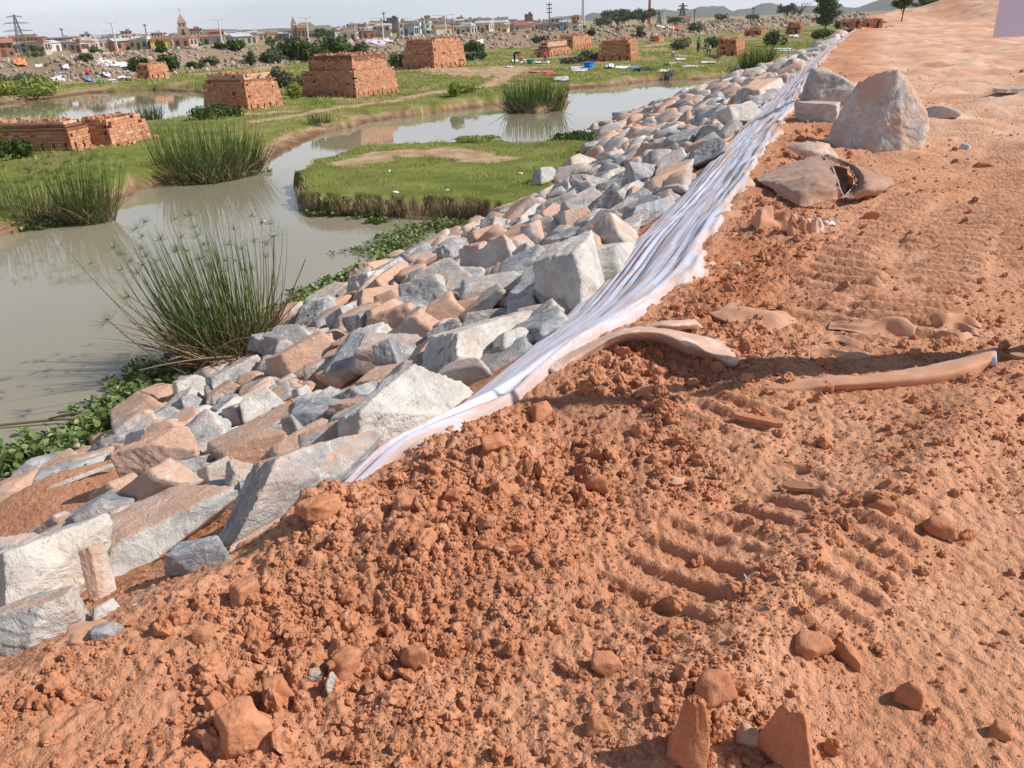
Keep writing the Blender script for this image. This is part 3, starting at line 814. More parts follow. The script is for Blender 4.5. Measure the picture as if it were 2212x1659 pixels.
def over_hero(x, y):
    dx = x - hero_xy[:, 0]; dy = y - hero_xy[:, 1]; c = np.cos(hero_xy[:, 4]); s = np.sin(hero_xy[:, 4])
    u = dx * c + dy * s; v = -dx * s + dy * c
    return bool((((u / (hero_xy[:, 3] * .8)) ** 2 + (v / (hero_xy[:, 2] * .85)) ** 2) < 1).any())
soil_gaps = [(np.array([-3.7, 5.3]), 1.05), (G(560, 905)[:2], .32), (G(60, 1130)[:2], .4), (G(70, 1450)[:2], .5), (G(480, 1060)[:2], .06), (P(505, 770, WATER_Z)[:2], .95), (G(640, 845)[:2], .25), (G(760, 905)[:2], .15), (G(1215, 470)[:2], .4)]
cands = []
rg = np.random.default_rng(42)
for layer in range(2):
    s = -2.6
    while s < 78:
        sp = float(np.interp(s, [0, 8, 16, 30, 78], [.43, .48, .50, .62, .95]))
        twd = float(tw(np.array([s + S0]))[0])
        t = 1.12 + rg.uniform(0, .25)
        while t < twd + .35:
            ss = s + rg.uniform(-.35, .35) * sp; tt = t + rg.uniform(-.15, .15) * sp
            size = sp * float(np.clip(rg.lognormal(-.20, .42), .42, 1.4))
            if layer == 1: size *= .62
            xy = st_to_xy(ss, tt)
            ok = not over_hero(*xy) and noise2(np.array([xy[0] * .9]), np.array([xy[1] * .9]), 88)[0] < .33
            for c, r in soil_gaps:
                if np.hypot(*(xy - c)) < r and rg.random() < .93: ok = False
            if ok and not (layer == 1 and rg.random() < .35):
                cands.append([xy[0], xy[1], 0.0, size, ss, tt, layer, twd])
            t += sp * rg.uniform(.78, 1.12)
        s += sp * .86
L_ = land(np.array([c[0] for c in cands]), np.array([c[1] for c in cands]), False, True)
for c, z_ in zip(cands, L_[0]): c[2] = float(z_)
cands = [c for c, lv_, z_ in zip(cands, L_[3], L_[0]) if lv_ > .5 or z_ < WATER_Z]
SEEN = []
for c in cands:
    x, y, z, size, ss, tt, layer, twd = c
    pr = project((x, y, z + .1))
    if pr is None or not (-160 < pr[0] < VW + 60 and -60 < pr[1] < VH + 60): px = 0
    else: px = size / pr[2] * FOC
    SEEN.append((px, c, pr))
SEEN.sort(key=lambda e: -e[0])
landm = [(-9, "below the huge pale slabs"), (2.6, "next to the long whitish slab"), (4.6, "below the white ridge boulder"), (7, "between the ridge boulder and the river bend"), (11, "where the water weed ends"), (14.5, "beside the grassy island"), (24, "past the grassy island"), (34, "by the open water stretch"), (48, "far up the embankment"), (62, "at the far end of the slope")]
rest = MB(); rest_tone = []
uniq = []
for k, (px, c, pr) in enumerate(SEEN):
    x, y, z, size, ss, tt, layer, twd = c
    r = np.random.default_rng(5000 + k)
    w = tt / twd
    lowslope = 1 if w > .55 else 0
    p = [.20, .14, .18, .06, .20, .22] if lowslope else [.24, .20, .22, .14, .10, .10]
    tone = [GREY, BLUE, PALE, WHITE, PINK, DUSTY][r.choice(6, p=p)]
    half = np.array([size * r.uniform(.58, .9), size * r.uniform(.42, .62), size * r.uniform(.22, .38)])
    d = crest_point(ss)[1]; nrm = Vector((-d[1] * .42 + r.uniform(-.25, .25), d[0] * .42 + r.uniform(-.25, .25), 1)).normalized()
    q = Vector((0, 0, 1)).rotation_difference(nrm) @ Euler((r.uniform(-.35, .35), r.uniform(-.35, .35), r.uniform(0, 6.28))).to_quaternion()
    zz = z + half[2] * (.5 if layer == 0 else .9)
    if k < 300 - len(hero):
        o = link("rock", PROTO[int(r.integers(18))], None, (x, y, zz), q.to_euler(), tuple(half), jtone(tone))
        lm = [n for a, n in landm if ss >= a][-1]
        pos = "uphill" if w < .3 else ("midway" if w < .7 else "downhill")
        shp = "flat" if half[2] < .55 * half[1] else ("long" if half[0] > 1.55 * half[1] else "angular")
        sz = "small" if px < 38 else ("medium" if px < 70 else "large")
        o['category'] = "rock"; o['group'] = "rocks armouring the embankment slope"
        uniq.append((o, pr[2], "%s %s %s rock %s %s" % (sz, tone, shp, pos, lm)))
    elif px > 0 or k % 3 == 0:
        v, f = LOWP[int(r.integers(8))]
        R = np.array(q.to_matrix())
        rest.add((v * half) @ R.T + [x, y, zz], f); rest_tone.append((len(v), TONES[tone]))
uniquify(uniq, "nearest")
def rock_rest():
    m = M_ROCK.copy(); m.name = "rock_stone_mass"; nt = m.node_tree
    # the stones of the joined mass carry their tone per vertex
    oi = [n for n in nt.nodes if n.type == 'OBJECT_INFO'][0]; a = nt.nodes.new("ShaderNodeAttribute"); a.attribute_name = "tint"
    for l in list(nt.links):
        if l.from_node == oi and l.from_socket.name == "Color": nt.links.new(a.outputs["Color"], l.to_socket)
    me = rest.mesh("rubble", [m], True); me.color_attributes.remove(me.color_attributes["tint"])
    t = np.concatenate([np.tile(np.array(c), (n, 1)) for n, c in rest_tone]); t = np.clip(t + np.repeat(RNG.uniform(-.1, .1, (len(rest_tone), 3)), [n for n, c in rest_tone], axis=0), 0, 1)
    at = me.color_attributes.new("tint", 'FLOAT_COLOR', 'POINT'); at.data.foreach_set("color", np.concatenate([t, np.ones((len(t), 1))], 1).astype(np.float32).ravel())
    o = link("rubble", me); tag(o, "smaller and farther stones filling the embankment slope", "rubble", None, "stuff")
rock_rest()

# ------------------------------------------------------------------ single stones and clods on the road
def pyramid_boulder():
    """the big boulder standing on the road"""
    c = P(1885, 315, 0); D = float(np.linalg.norm(c - [0, 0, CAM_H])); k = D / FOC
    u = np.array([c[0], c[1]]); u = u / np.linalg.norm(u); rgt = np.array([u[1], -u[0]])
    # (right, away, up) in pixels of the photograph, turned into metres
    pts = [(-104, 20, -10), (-96, 10, 8), (-60, -28, -12), (10, -40, -14), (60, -34, -14), (88, -5, -10), (104, 40, -8), (106, 44, 28), (92, 10, 34), (-60, 110, -8), (40, 120, -8), (88, 90, 18),
           (-74, 22, 78), (-56, 26, 112), (-48, 34, 140), (-30, 52, 152), (-6, 30, 158), (24, 30, 166), (46, 44, 146), (80, 44, 96), (98, 30, 60), (-30, 90, 130), (20, 90, 140), (-80, 70, 50), (34, -4, 60), (26, 14, 100)]
    W = np.array([[r * k * .9, a * k * .8, z * k * .80] for r, a, z in pts]); cen = W.mean(axis=0)
    n, d = hull_planes(W - cen)
    v, f = cut_stone(n, d, 6, 31, .03, 140, .03, .02); v = v + cen
    X = c[0] + v[:, 0] * rgt[0] + v[:, 1] * u[0]; Y = c[1] + v[:, 0] * rgt[1] + v[:, 1] * u[1]
    b = Gz(c[0] + .3 * u[0], c[1] + .3 * u[1], False)
    V = np.stack([X, Y, v[:, 2] + b], 1); o0 = np.array([c[0], c[1], b]); V = V - o0
    o = link("boulder", np_mesh("boulder", V, f, [M_ROCK], True), None, tuple(o0), None, None, (.78, .58, 1.0, 1))
    tag(o, "tall peaked grey and orange boulder standing alone on the dirt road", "boulder")
pyramid_boulder()
def free_stone(px, py, wpx, hpx, mat, label, cat="stone", tone=None, ang=0.0, sub=4, sink=.3, seed=1, deep=.8, name="stone", peak=0.0):
    g = G(px, py); D = float(np.linalg.norm(g - [0, 0, CAM_H])); w = wpx / FOC * D; h = hpx / FOC * D
    v, f = stone_proto(seed, sub, 1, 1, 9, .05, 18 if mat is M_SOIL else 30, .08 if mat is M_SOIL else .05); v = v / np.abs(v).max(axis=0)
    if peak: v[:, :2] *= (1 - peak * np.clip((v[:, 2:3] + .4), 0, 1.4) * .7)
    me = np_mesh(name, v, f, [mat], True)
    yaw = -math.atan2(g[0], g[1]) + ang
    half = (w / 2, w / 2 * deep, h / 2)
    o = link(name, me, None, (g[0], g[1], Gz(g[0], g[1]) + h / 2 * (1 - 2 * sink)), (0, 0, yaw), half, TONES[tone] + (1,) if tone else None)
    tag(o, label, cat); return o
free_stone(1785, 225, 120, 85, M_ROCK, "low rounded grey rock half behind the tall peaked boulder", "rock", GREY, .3, 5, .25, 11, .8, "rock")
free_stone(1768, 262, 100, 62, M_ROCK, "grey flat topped rock in front of the low rounded one, left of the peaked boulder", "rock", PALE, -.4, 5, .25, 12, .7, "rock")
free_stone(1835, 205, 60, 45, M_ROCK, "brownish rock peeping out behind the tall peaked boulder", "rock", DUSTY, 0, 4, .3, 13, .7, "rock")
free_stone(2027, 246, 68, 26, M_ROCK, "flat oval pale stone lying on the road right of the boulder", "stone", PALE, .1, 4, .42, 14)
free_stone(2083, 322, 24, 18, M_ROCK, "small round white stone on the tracked soil", "stone", WHITE, 0, 3, .4, 15)
free_stone(2125, 358, 40, 14, M_SOIL, "small flat pale orange stone on the road by the right edge", "stone", None, 0, 3, .4, 16)
free_stone(1590, 574, 26, 18, M_ROCK, "tiny cream stone on loose soil right of the fabric edge", "stone", PINK, 0, 3, .4, 17)
free_stone(1487, 1625, 96, 190, M_SOIL, "tall pointed soil coated stone standing like a tooth at the bottom", "stone", None, .2, 5, .22, 21, .8, "stone", .62)
free_stone(1700, 1640, 125, 175, M_SOIL, "wide soil coated stone with a blunt top at the bottom edge", "stone", None, -.2, 5, .25, 22, .8, "stone", .5)
free_stone(1612, 1598, 52, 46, M_ROCK, "small pinkish crystalline stone between the two upright soil coated stones", "stone", PINK, .4, 4, .25, 23)
free_stone(520, 1600, 105, 105, M_SOIL, "large smooth rounded orange stone at the lower left", "stone", None, .3, 5, .25, 24)
free_stone(470, 1535, 48, 55, M_SOIL, "small rounded stone behind the large smooth orange one", "stone", None, .6, 4, .2, 25)
free_stone(598, 1505, 62, 70, M_SOIL, "egg shaped soil coated stone on the near slope", "stone", None, .1, 4, .3, 26)
free_stone(532, 1295, 58, 66, M_SOIL, "squarish reddish clod on the near crest", "clod", None, .4, 4, .25, 27, .8, "clod")
free_stone(437, 1375, 42, 34, M_SOIL, "lone brown stone on smooth soil near the left", "stone", None, 0, 4, .3, 28)
free_stone(690, 1110, 88, 62, M_SOIL, "big crumbly red clod covering the end of the fabric", "clod", None, .7, 5, .25, 29, .8, "clod")
free_stone(885, 1098, 95, 66, M_SOIL, "wide flat lump of orange soil on the near crest", "clod", None, .4, 5, .35, 30, .7, "clod")
free_stone(1285, 1062, 52, 58, M_SOIL, "large angular red clod on the slumped soil", "clod", None, .2, 4, .25, 31, .8, "clod")
free_stone(1130, 1082, 46, 34, M_SOIL, "dark red clod at the bottom of the slump", "clod", None, .9, 4, .25, 32, .8, "clod")
free_stone(1170, 895, 60, 50, M_SOIL, "dark red clod at the top of the slump below the fabric", "clod", None, .5, 4, .25, 33, .8, "clod")
free_stone(1065, 970, 62, 50, M_SOIL, "rough red lump above the slump, next to the fabric", "clod", None, .5, 4, .25, 34, .8, "clod")
free_stone(1905, 1108, 56, 40, M_SOIL, "pointed brown clod on the low ridge", "clod", None, .3, 4, .3, 35, .8, "clod")
free_stone(2025, 1150, 60, 36, M_SOIL, "rounded brown clod right of the low ridge", "clod", None, .3, 4, .35, 36, .8, "clod")
free_stone(1750, 1405, 86, 40, M_SOIL, "broad flat clod with a dark gap under it", "clod", None, .3, 4, .25, 37, .8, "clod")
free_stone(1832, 1428, 64, 46, M_SOIL, "oval clod right of the broad flat one", "clod", None, -.4, 4, .25, 38, .8, "clod")
free_stone(1955, 1512, 50, 52, M_SOIL, "dark upright clod near the lower right", "clod", None, .3, 4, .22, 39, .8, "clod")
free_stone(1310, 1440, 66, 52, M_SOIL, "blocky orange clod in the middle of the foreground", "clod", None, .3, 4, .28, 40, .8, "clod")
free_stone(2165, 1590, 44, 36, M_SOIL, "brown clod near the lower right corner", "clod", None, .3, 4, .28, 41, .8, "clod")
free_stone(1548, 1500, 90, 70, M_SOIL, "lumpy earth clod just above the tooth shaped stone", "clod", None, .3, 4, .35, 42, .8, "clod")
free_stone(1290, 1575, 50, 46, M_SOIL, "round clod left of the tooth shaped stone", "clod", None, .3, 4, .3, 43, .8, "clod")
free_stone(717, 1497, 36, 44, M_ROCK, "pale pink chip standing among the clods", "stone", PINK, .8, 3, .25, 44, .4)
free_stone(683, 1468, 42, 28, M_ROCK, "pale flat chip beside the pink one", "stone", PINK, .2, 3, .3, 45, .6)
free_stone(745, 1450, 72, 54, M_SOIL, "flat faced wedge of soil left of centre in the foreground", "clod", None, .6, 4, .3, 46, .8, "clod")
free_stone(895, 1440, 62, 60, M_SOIL, "reddish block of soil with a deep gap beside it", "clod", None, .1, 4, .25, 47, .8, "clod")
free_stone(1530, 930, 20, 16, M_SOIL, "small round clod in the long shadow", "clod", None, .1, 3, .25, 48, .8, "clod")
free_stone(1880, 478, 34, 26, M_SOIL, "small wedge shaped stone on the flat soil below the boulder", "stone", None, .1, 3, .2, 49, .8)

# ------------------------------------------------------------------ crumbs of soil: one mass, grown on points
def build_crumbs():
    n = 220000; rg = np.random.default_rng(3)
    ang = rg.uniform(math.radians(-50), math.radians(58), n); r = np.exp(rg.uniform(math.log(.9), math.log(26), n))
    x = r * np.sin(ang); y = r * np.cos(ang)
    Z, grass, wet, lev, T, s, trk, clump, bt = land(x, y, True, True)
    dens = .24 + .50 * clump + .25 * sstep(.0, .5, noise2(x * 1.4, y * 1.4, 21)) + .25 * np.exp(-(line_d(x, y, berm) / .3) ** 2)
    calm = calm_f(x, y)
    dens *= (1 - .85 * calm) * (.35 + .9 * sstep(-.35, .35, fbm2(x * 2.6, y * 2.6, 2, 23)))
    dens *= (1 - .6 * trk) * np.where(T > -.05, .25, 1) * np.where(T > 5.5, .2, 1)
    keep = (rg.random(n) < dens) & (Z > WATER_Z + .05) & (lev > .5)
    x, y, Z, T, clump, r = x[keep], y[keep], Z[keep], T[keep], clump[keep], r[keep]
    m = len(x)
    size = .0036 * (1 - rg.random(m)) ** (-.44); size = np.clip(size, .003, .032) * (1 + .5 * clump) * np.interp(r, [1, 4, 8, 20], [.62, .9, 1.0, 1.5])
    size = np.minimum(size, .042)
    size = np.where(T > -.12, np.minimum(size, .010), size)
    me = bpy.data.meshes.new("soil_crumbs"); me.vertices.add(m)
    me.vertices.foreach_set("co", np.stack([x, y, Z + size * .25], 1).astype(np.float32).ravel())
    a = me.attributes.new("size", 'FLOAT_VECTOR', 'POINT'); sv = size[:, None] * rg.uniform(.7, 1.3, (m, 3)) * [1, 1, .8]; a.data.foreach_set("vector", sv.astype(np.float32).ravel())
    a = me.attributes.new("turn", 'FLOAT_VECTOR', 'POINT'); a.data.foreach_set("vector", rg.uniform(0, 6.28, (m, 3)).astype(np.float32).ravel())
    a = me.attributes.new("pick", 'INT', 'POINT'); a.data.foreach_set("value", rg.integers(0, 5, m).astype(np.int32))
    o = link("soil_crumbs", me); tag(o, "loose crumbs and small clods of orange soil on the road", None, None, "stuff")
    ng = bpy.data.node_groups.new("crumbs", 'GeometryNodeTree')
    ng.interface.new_socket("Geometry", in_out='INPUT', socket_type='NodeSocketGeometry'); ng.interface.new_socket("Geometry", in_out='OUTPUT', socket_type='NodeSocketGeometry')
    nd = ng.nodes; lk = ng.links
    gi = nd.new("NodeGroupInput"); go = nd.new("NodeGroupOutput"); join = nd.new("GeometryNodeJoinGeometry")
    for k in range(5):
        ic = nd.new("GeometryNodeMeshIcoSphere"); ic.inputs["Subdivisions"].default_value = 3; ic.inputs["Radius"].default_value = 1
        sp = nd.new("GeometryNodeSetPosition"); pn = nd.new("GeometryNodeInputPosition"); no = nd.new("ShaderNodeTexNoise"); no.inputs["Scale"].default_value = 1.5; no.inputs["Detail"].default_value = 3
        ad = nd.new("ShaderNodeVectorMath"); ad.inputs[1].default_value = (k * 7.3, k * 3.1, k * 5.7); lk.new(pn.outputs[0], ad.inputs[0]); lk.new(ad.outputs[0], no.inputs["Vector"])
        sc2 = nd.new("ShaderNodeVectorMath"); sc2.operation = 'SCALE'; lk.new(pn.outputs[0], sc2.inputs[0])
        ma = nd.new("ShaderNodeMath"); ma.operation = 'MULTIPLY_ADD'; lk.new(no.outputs["Fac"], ma.inputs[0]); ma.inputs[1].default_value = 1.9; ma.inputs[2].default_value = -.95; lk.new(ma.outputs[0], sc2.inputs["Scale"])
        lk.new(ic.outputs["Mesh"], sp.inputs["Geometry"]); lk.new(sc2.outputs[0], sp.inputs["Offset"])
        sm = nd.new("GeometryNodeSetMaterial"); sm.inputs["Material"].default_value = M_SOIL; lk.new(sp.outputs[0], sm.inputs["Geometry"])
        gi2 = nd.new("GeometryNodeGeometryToInstance"); lk.new(sm.outputs[0], gi2.inputs[0]); lk.new(gi2.outputs[0], join.inputs[0])
    iop = nd.new("GeometryNodeInstanceOnPoints"); iop.inputs["Pick Instance"].default_value = True
    lk.new(gi.outputs[0], iop.inputs["Points"]); lk.new(join.outputs[0], iop.inputs["Instance"])
    def na(nm, ty):
        q = nd.new("GeometryNodeInputNamedAttribute"); q.data_type = ty; q.inputs["Name"].default_value = nm; return q.outputs["Attribute"]
    lk.new(na("pick", 'INT'), iop.inputs["Instance Index"]); lk.new(na("turn", 'FLOAT_VECTOR'), iop.inputs["Rotation"]); lk.new(na("size", 'FLOAT_VECTOR'), iop.inputs["Scale"])
    lk.new(iop.outputs[0], go.inputs[0])
    md = o.modifiers.new("crumbs", 'NODES'); md.node_group = ng
build_crumbs()

# ================================================================== WHITE FABRIC
def fabric_material(name, base, dirt, amount, streak=True):
    m, nt, b = newmat(name, .7, .25)
    uv = nt.nodes.new("ShaderNodeUVMap").outputs[0] if streak else obj_co(nt)
    mp = N(nt, "ShaderNodeMapping"); mp.inputs["Scale"].default_value = (.55, 5.0, 1) if streak else (1, 1, 1); nt.links.new(uv, mp.inputs[0])
    n = noise_n(nt, mp.outputs[0], 2.4, 6, .65); f = noise_n(nt, geo_pos(nt), 60, 3, .6)
    mk = ramp(nt, mth(nt, 'ADD', n, mth(nt, 'MULTIPLY', mth(nt, 'SUBTRACT', f, .5), .25)), [(max(.01, .60 - amount * .3), 0.0), (min(.99, .74 - amount * .3), 1.0)])
    c = mixc(nt, mth(nt, 'MULTIPLY', mk, .85), base, dirt)
    edge = attr(nt, "tint", "Fac"); c = mixc(nt, edge, c, dirt)
    nt.links.new(c, b.inputs["Base Color"]); b.inputs["Sheen Weight"].default_value = .15
    bump(nt, b, mth(nt, 'ADD', n, mth(nt, 'MULTIPLY', f, .2)), .35, .01)
    return m
M_FAB = fabric_material("white_geotextile", (.64, .67, .82), (.55, .37, .28), .46)
M_FABD = fabric_material("dusty_geotextile", (.74, .64, .59), (.54, .30, .19), .85)
M_SACK = fabric_material("brown_sacking", (.43, .245, .165), (.33, .18, .13), .4, False)
M_BURIED = fabric_material("soil_covered_fabric", (.60, .32, .20), (.55, .265, .145), .6, False)
def build_sheet():
    ns, nt_ = 900, 56
    s = np.concatenate([np.linspace(.55, 22, 640), np.geomspace(22.05, 120, 260)]); t = np.linspace(-.24, 1.36, nt_)
    V = np.zeros((ns, nt_, 3)); tint = np.zeros((ns, nt_)); uv = np.zeros((ns, nt_, 2))
    cp = [crest_point(q) for q in s]
    c = np.array([a for a, b in cp]); d = np.array([b for a, b in cp]); k = np.ones(9) / 9
    for j in range(2): d[:, j] = np.convolve(np.pad(d[:, j], 4, mode='edge'), k, 'valid')
    d /= np.linalg.norm(d, axis=1)[:, None]
    nn = np.stack([-d[:, 1], d[:, 0]], 1)
    SS, TT = np.meshgrid(s, t, indexing='ij')
    # the lower edge wavers
    tw_ = TT + (TT > .4) * (.10 * noise2(SS * .6, SS * 0 + 3, 3)) * (TT - .4)
    tmax = np.interp(SS, [.5, 1.2, 2.4, 3.6], [.28, .40, .70, 1.14]); tw_ = np.where(tw_ > 0, tw_ * tmax / 1.36, tw_)
    XY = c[:, None, :] + nn[:, None, :] * tw_[..., None]
    base = land(XY[..., 0].ravel(), XY[..., 1].ravel(), False).reshape(SS.shape)
    fan = noise2(SS * .22, TT * 0 + 1, 12) * .5
    q = TT * 9.5 + fan * 3 + SS * .16
    fold = np.abs(noise2(q, SS * .11, 5)) ** .7 * 1.2 - .25 + .5 * noise2(q * 2.3, SS * .18, 6) + .35 * np.abs(noise2(q * 4.6, SS * .3, 7))
    amp = .036 * np.clip((TT + .5) * 1.6, .2, 1)
    lift = .022 + .025 * sstep(-.2, .2, TT) * sstep(1.2, .7, TT) + .02 * noise2(SS * .7, TT * 2, 9)
    # near its end the fabric bunches into two rope-like folds
    rope = sstep(5.5, 2.0, SS)
    rr = np.exp(-((TT - .34) / .10) ** 2) + .8 * np.exp(-((TT - .12) / .08) ** 2)
    # up the road the soil laps over its upper edge
    lap = TT + .16 * noise2(SS * 1.3, TT * 2, 14) + .07 * noise2(SS * 5, TT * 9, 15)
    cover = -.09 * sstep(.06, -.08, lap)
    z = base + lift + amp * fold * (1 - .5 * rope) + rope * .06 * (rr - .2) * sstep(.8, .5, TT) + cover 
    z = z - .12 * sstep(1.12, 1.36, TT) - .14 * sstep(1.25, .7, SS)
    V[..., :2] = XY; V[..., 2] = z
    patch_ = sstep(.18, .5, noise2(SS * .45, TT * 2.6 + SS * .12, 16) + .25 * noise2(SS * 2, TT * 7, 17))
    tint = np.clip(sstep(.13, -.03, lap) * .75 + .75 * patch_ * sstep(4, 8, SS) + sstep(12, 30, SS) * .38, 0, 1)
    i = np.arange(ns - 1)[:, None] * nt_; j = np.arange(nt_ - 1)[None, :]
    F = np.stack([i + j, i + nt_ + j, i + nt_ + j + 1, i + j + 1], -1).reshape(-1, 4)
    me = np_mesh("fabric_sheet", V.reshape(-1, 3), F, [M_FAB], True, tint.ravel())
    uvl = me.uv_layers.new(name="uv"); L = np.zeros(len(me.loops), np.int32); me.loops.foreach_get("vertex_index", L)
    UV = np.stack([SS.ravel(), TT.ravel()], 1)[L]; uvl.data.foreach_set("uv", UV.astype(np.float32).ravel())
    o = link("fabric_sheet", me); tag(o, "long white geotextile sheet in folds between the soil and the rocks", "fabric sheet")
    sd = o.modifiers.new("thickness", 'SOLIDIFY'); sd.thickness = .004
build_sheet()

def catmull(rows, nu, nv):
    """rows: grid of control points -> smooth surface"""
    A = np.array(rows, float)
    def interp(A, n):
        m = len(A); u = np.linspace(0, m - 1, n); i = np.clip(np.floor(u).astype(int), 0, m - 2); f = (u - i).reshape((-1,) + (1,) * (A.ndim - 1))
        E = np.concatenate([[2 * A[0] - A[1]], A, [2 * A[-1] - A[-2]]])
        p0, p1, p2, p3 = E[i], E[i + 1], E[i + 2], E[i + 3]
        return .5 * ((2 * p1) + (-p0 + p2) * f + (2 * p0 - 5 * p1 + 4 * p2 - p3) * f ** 2 + (-p0 + 3 * p1 - 3 * p2 + p3) * f ** 3)
    B = interp(A, nu); B = np.swapaxes(interp(np.swapaxes(B, 0, 1), nv), 0, 1); return B
def cloth(name, rows, mat, parent=None, nu=40, nv=40, rough=.006, seed=1, thick=.006, freq=9.0, frame='px', ragged=0.0, offset=0.0):
    """control points (px, py, height above the road datum)"""
    if frame == 'px': A = [[P(x, y, h) for x, y, h in r] for r in rows]
    else: A = rows
    B = catmull(A, nu, nv); p = B.reshape(-1, 3)
    du = np.gradient(B, axis=0); dv = np.gradient(B, axis=1); nr = np.cross(du, dv); nr /= np.linalg.norm(nr, axis=2)[..., None] + 1e-9
    U, Vv = np.meshgrid(np.linspace(0, 1, nu), np.linspace(0, 1, nv), indexing='ij')
    w = fbm3(p * freq, 3, seed).reshape(nu, nv); B = B + nr * (w * rough)[..., None]
    if ragged:
        e = np.minimum(np.minimum(U, 1 - U), np.minimum(Vv, 1 - Vv)); B = B + nr * (ragged * noise2(U * 40 + Vv * 37, Vv * 9, seed) * sstep(.06, 0, e))[..., None]
    i = np.arange(nu - 1)[:, None] * nv; j = np.arange(nv - 1)[None, :]
    F = np.stack([i + j, i + nv + j, i + nv + j + 1, i + j + 1], -1).reshape(-1, 4)
    me = np_mesh(name, B.reshape(-1, 3), F, [mat], True, np.zeros(nu * nv))
    if "uv" not in me.uv_layers:
        uvl = me.uv_layers.new(name="uv"); L = np.zeros(len(me.loops), np.int32); me.loops.foreach_get("vertex_index", L)
        UV = np.stack([U.ravel(), Vv.ravel() * .4], 1)[L]; uvl.data.foreach_set("uv", UV.astype(np.float32).ravel())
    o = link(name, me, parent); sd = o.modifiers.new("thickness", 'SOLIDIFY'); sd.thickness = thick; sd.offset = offset
    return o
# heap of folded sacking on the road
c0 = P(1790, 400, 0)
heap = empty("sacking_heap", tuple(c0)); tag(heap, "crumpled brown sacking folded open like a mouth on the road", "sacking")
def to_local(o, root):
    o.parent = root; me = o.data; v = np.zeros(len(me.vertices) * 3, np.float32); me.vertices.foreach_get("co", v); v = v.reshape(-1, 3) - np.array(root.location, np.float32)
    me.vertices.foreach_set("co", v.ravel()); me.update(); return o
o = cloth("left_fold", [[(1632, 383, .02), (1690, 362, .10), (1740, 342, .17), (1776, 336, .19)],
                        [(1640, 392, .04), (1700, 385, .13), (1752, 372, .20), (1800, 362, .22)],
                        [(1672, 408, .03), (1712, 410, .11), (1765, 402, .17), (1812, 398, .18)],
                        [(1700, 430, .03), (1732, 445, .04), (1775, 437, .05), (1822, 428, .06)]], M_SACK, None, 80, 80, .016, 3, .005, 6, ragged=.012); to_local(o, heap)
o = cloth("right_fold", [[(1770, 338, .18), (1800, 345, .22), (1835, 360, .20), (1850, 395, .12), (1822, 427, .05)],
                         [(1790, 335, .22), (1830, 350, .25), (1862, 372, .22), (1865, 402, .15), (1838, 430, .05)],
                         [(1820, 348, .18), (1870, 368, .20), (1895, 385, .17), (1890, 410, .11), (1860, 428, .03)],
                         [(1850, 362, .10), (1900, 378, .12), (1928, 392, .08), (1930, 402, .05), (1900, 418, .01)]], M_SACK, None, 80, 80, .016, 5, .005, 6, ragged=.012); to_local(o, heap)
o = cloth("inner_fold", [[(1776, 342, .13), (1800, 350, .14), (1830, 366, .10)], [(1785, 372, .08), (1806, 380, .10), (1832, 388, .09)], [(1790, 400, .04), (1806, 412, .03), (1826, 418, .03)]], M_SACK, None, 30, 30, .008, 7, .006, 9); to_local(o, heap)
M_FRAY = flat_mat('frayed_fabric', (.52, .43, .40), .9, .2, 30)
def fray(pts, nm):
    A = np.array([P(x, y, h) for x, y, h in pts]); u = np.linspace(0, len(A) - 1, 60); q = np.stack([np.interp(u, range(len(A)), A[:, c]) for c in range(3)], 1) + RNG.normal(0, .004, (60, 3)); mb = MB(); mb.tube(q - np.array(c0), RNG.uniform(.004, .010, 60), 5, .5, False); mb.build(nm, M_FRAY, heap, True)
fray([(1776, 336, .195), (1800, 362, .225), (1812, 398, .185), (1822, 428, .065)], 'frayed_edge')
fray([(1770, 338, .185), (1800, 345, .225), (1835, 360, .205), (1850, 395, .125), (1822, 427, .055)], 'frayed_edge')
fray([(1632, 383, .025), (1672, 408, .035), (1700, 430, .035)], 'frayed_edge')
fray([(1700, 318, .065), (1730, 308, .125), (1762, 306, .165), (1790, 312, .125)], 'frayed_edge')
o = cloth("rear_flap", [[(1700, 318, .06), (1730, 308, .12), (1762, 306, .16), (1790, 312, .12)], [(1712, 326, .05), (1745, 326, .13), (1775, 322, .15), (1800, 325, .12)], [(1735, 340, .04), (1765, 342, .08), (1790, 340, .10), (1812, 340, .08)]], M_FABD, None, 40, 40, .012, 9, .006, 9, ragged=.012); to_local(o, heap)

# tongue of white fabric folded over the crest
o = cloth("fabric_fold", [[(1180, 795, .03), (1250, 752, .06), (1330, 715, .10), (1400, 706, .10), (1500, 722, .07), (1600, 752, -.01)],
                          [(1190, 803, .02), (1262, 760, .07), (1340, 722, .13), (1410, 716, .13), (1490, 732, .10), (1585, 765, .00)],
                          [(1196, 812, .00), (1270, 768, .04), (1345, 730, .09), (1420, 726, .10), (1482, 742, .11), (1592, 787, .01)],
                          [(1200, 822, -.05), (1280, 780, -.03), (1350, 742, .01), (1425, 742, .02), (1490, 765, .02), (1560, 795, -.04)]], M_FABD, None, 90, 44, .010, 11, .006, 6, ragged=.004)
tag(o, "dusty white tongue of fabric folded over the crest and half buried", "fabric")
o = cloth("fabric_fold", [[(1390, 705, .03), (1440, 692, .07), (1500, 690, .04)], [(1400, 712, .04), (1450, 702, .08), (1510, 698, .03)], [(1410, 722, .0), (1460, 714, .03), (1520, 708, -.01)]], M_FABD, None, 30, 20, .006, 12, .005, 9)
tag(o, "short dusty pleat of fabric above the long white tongue", "fabric")
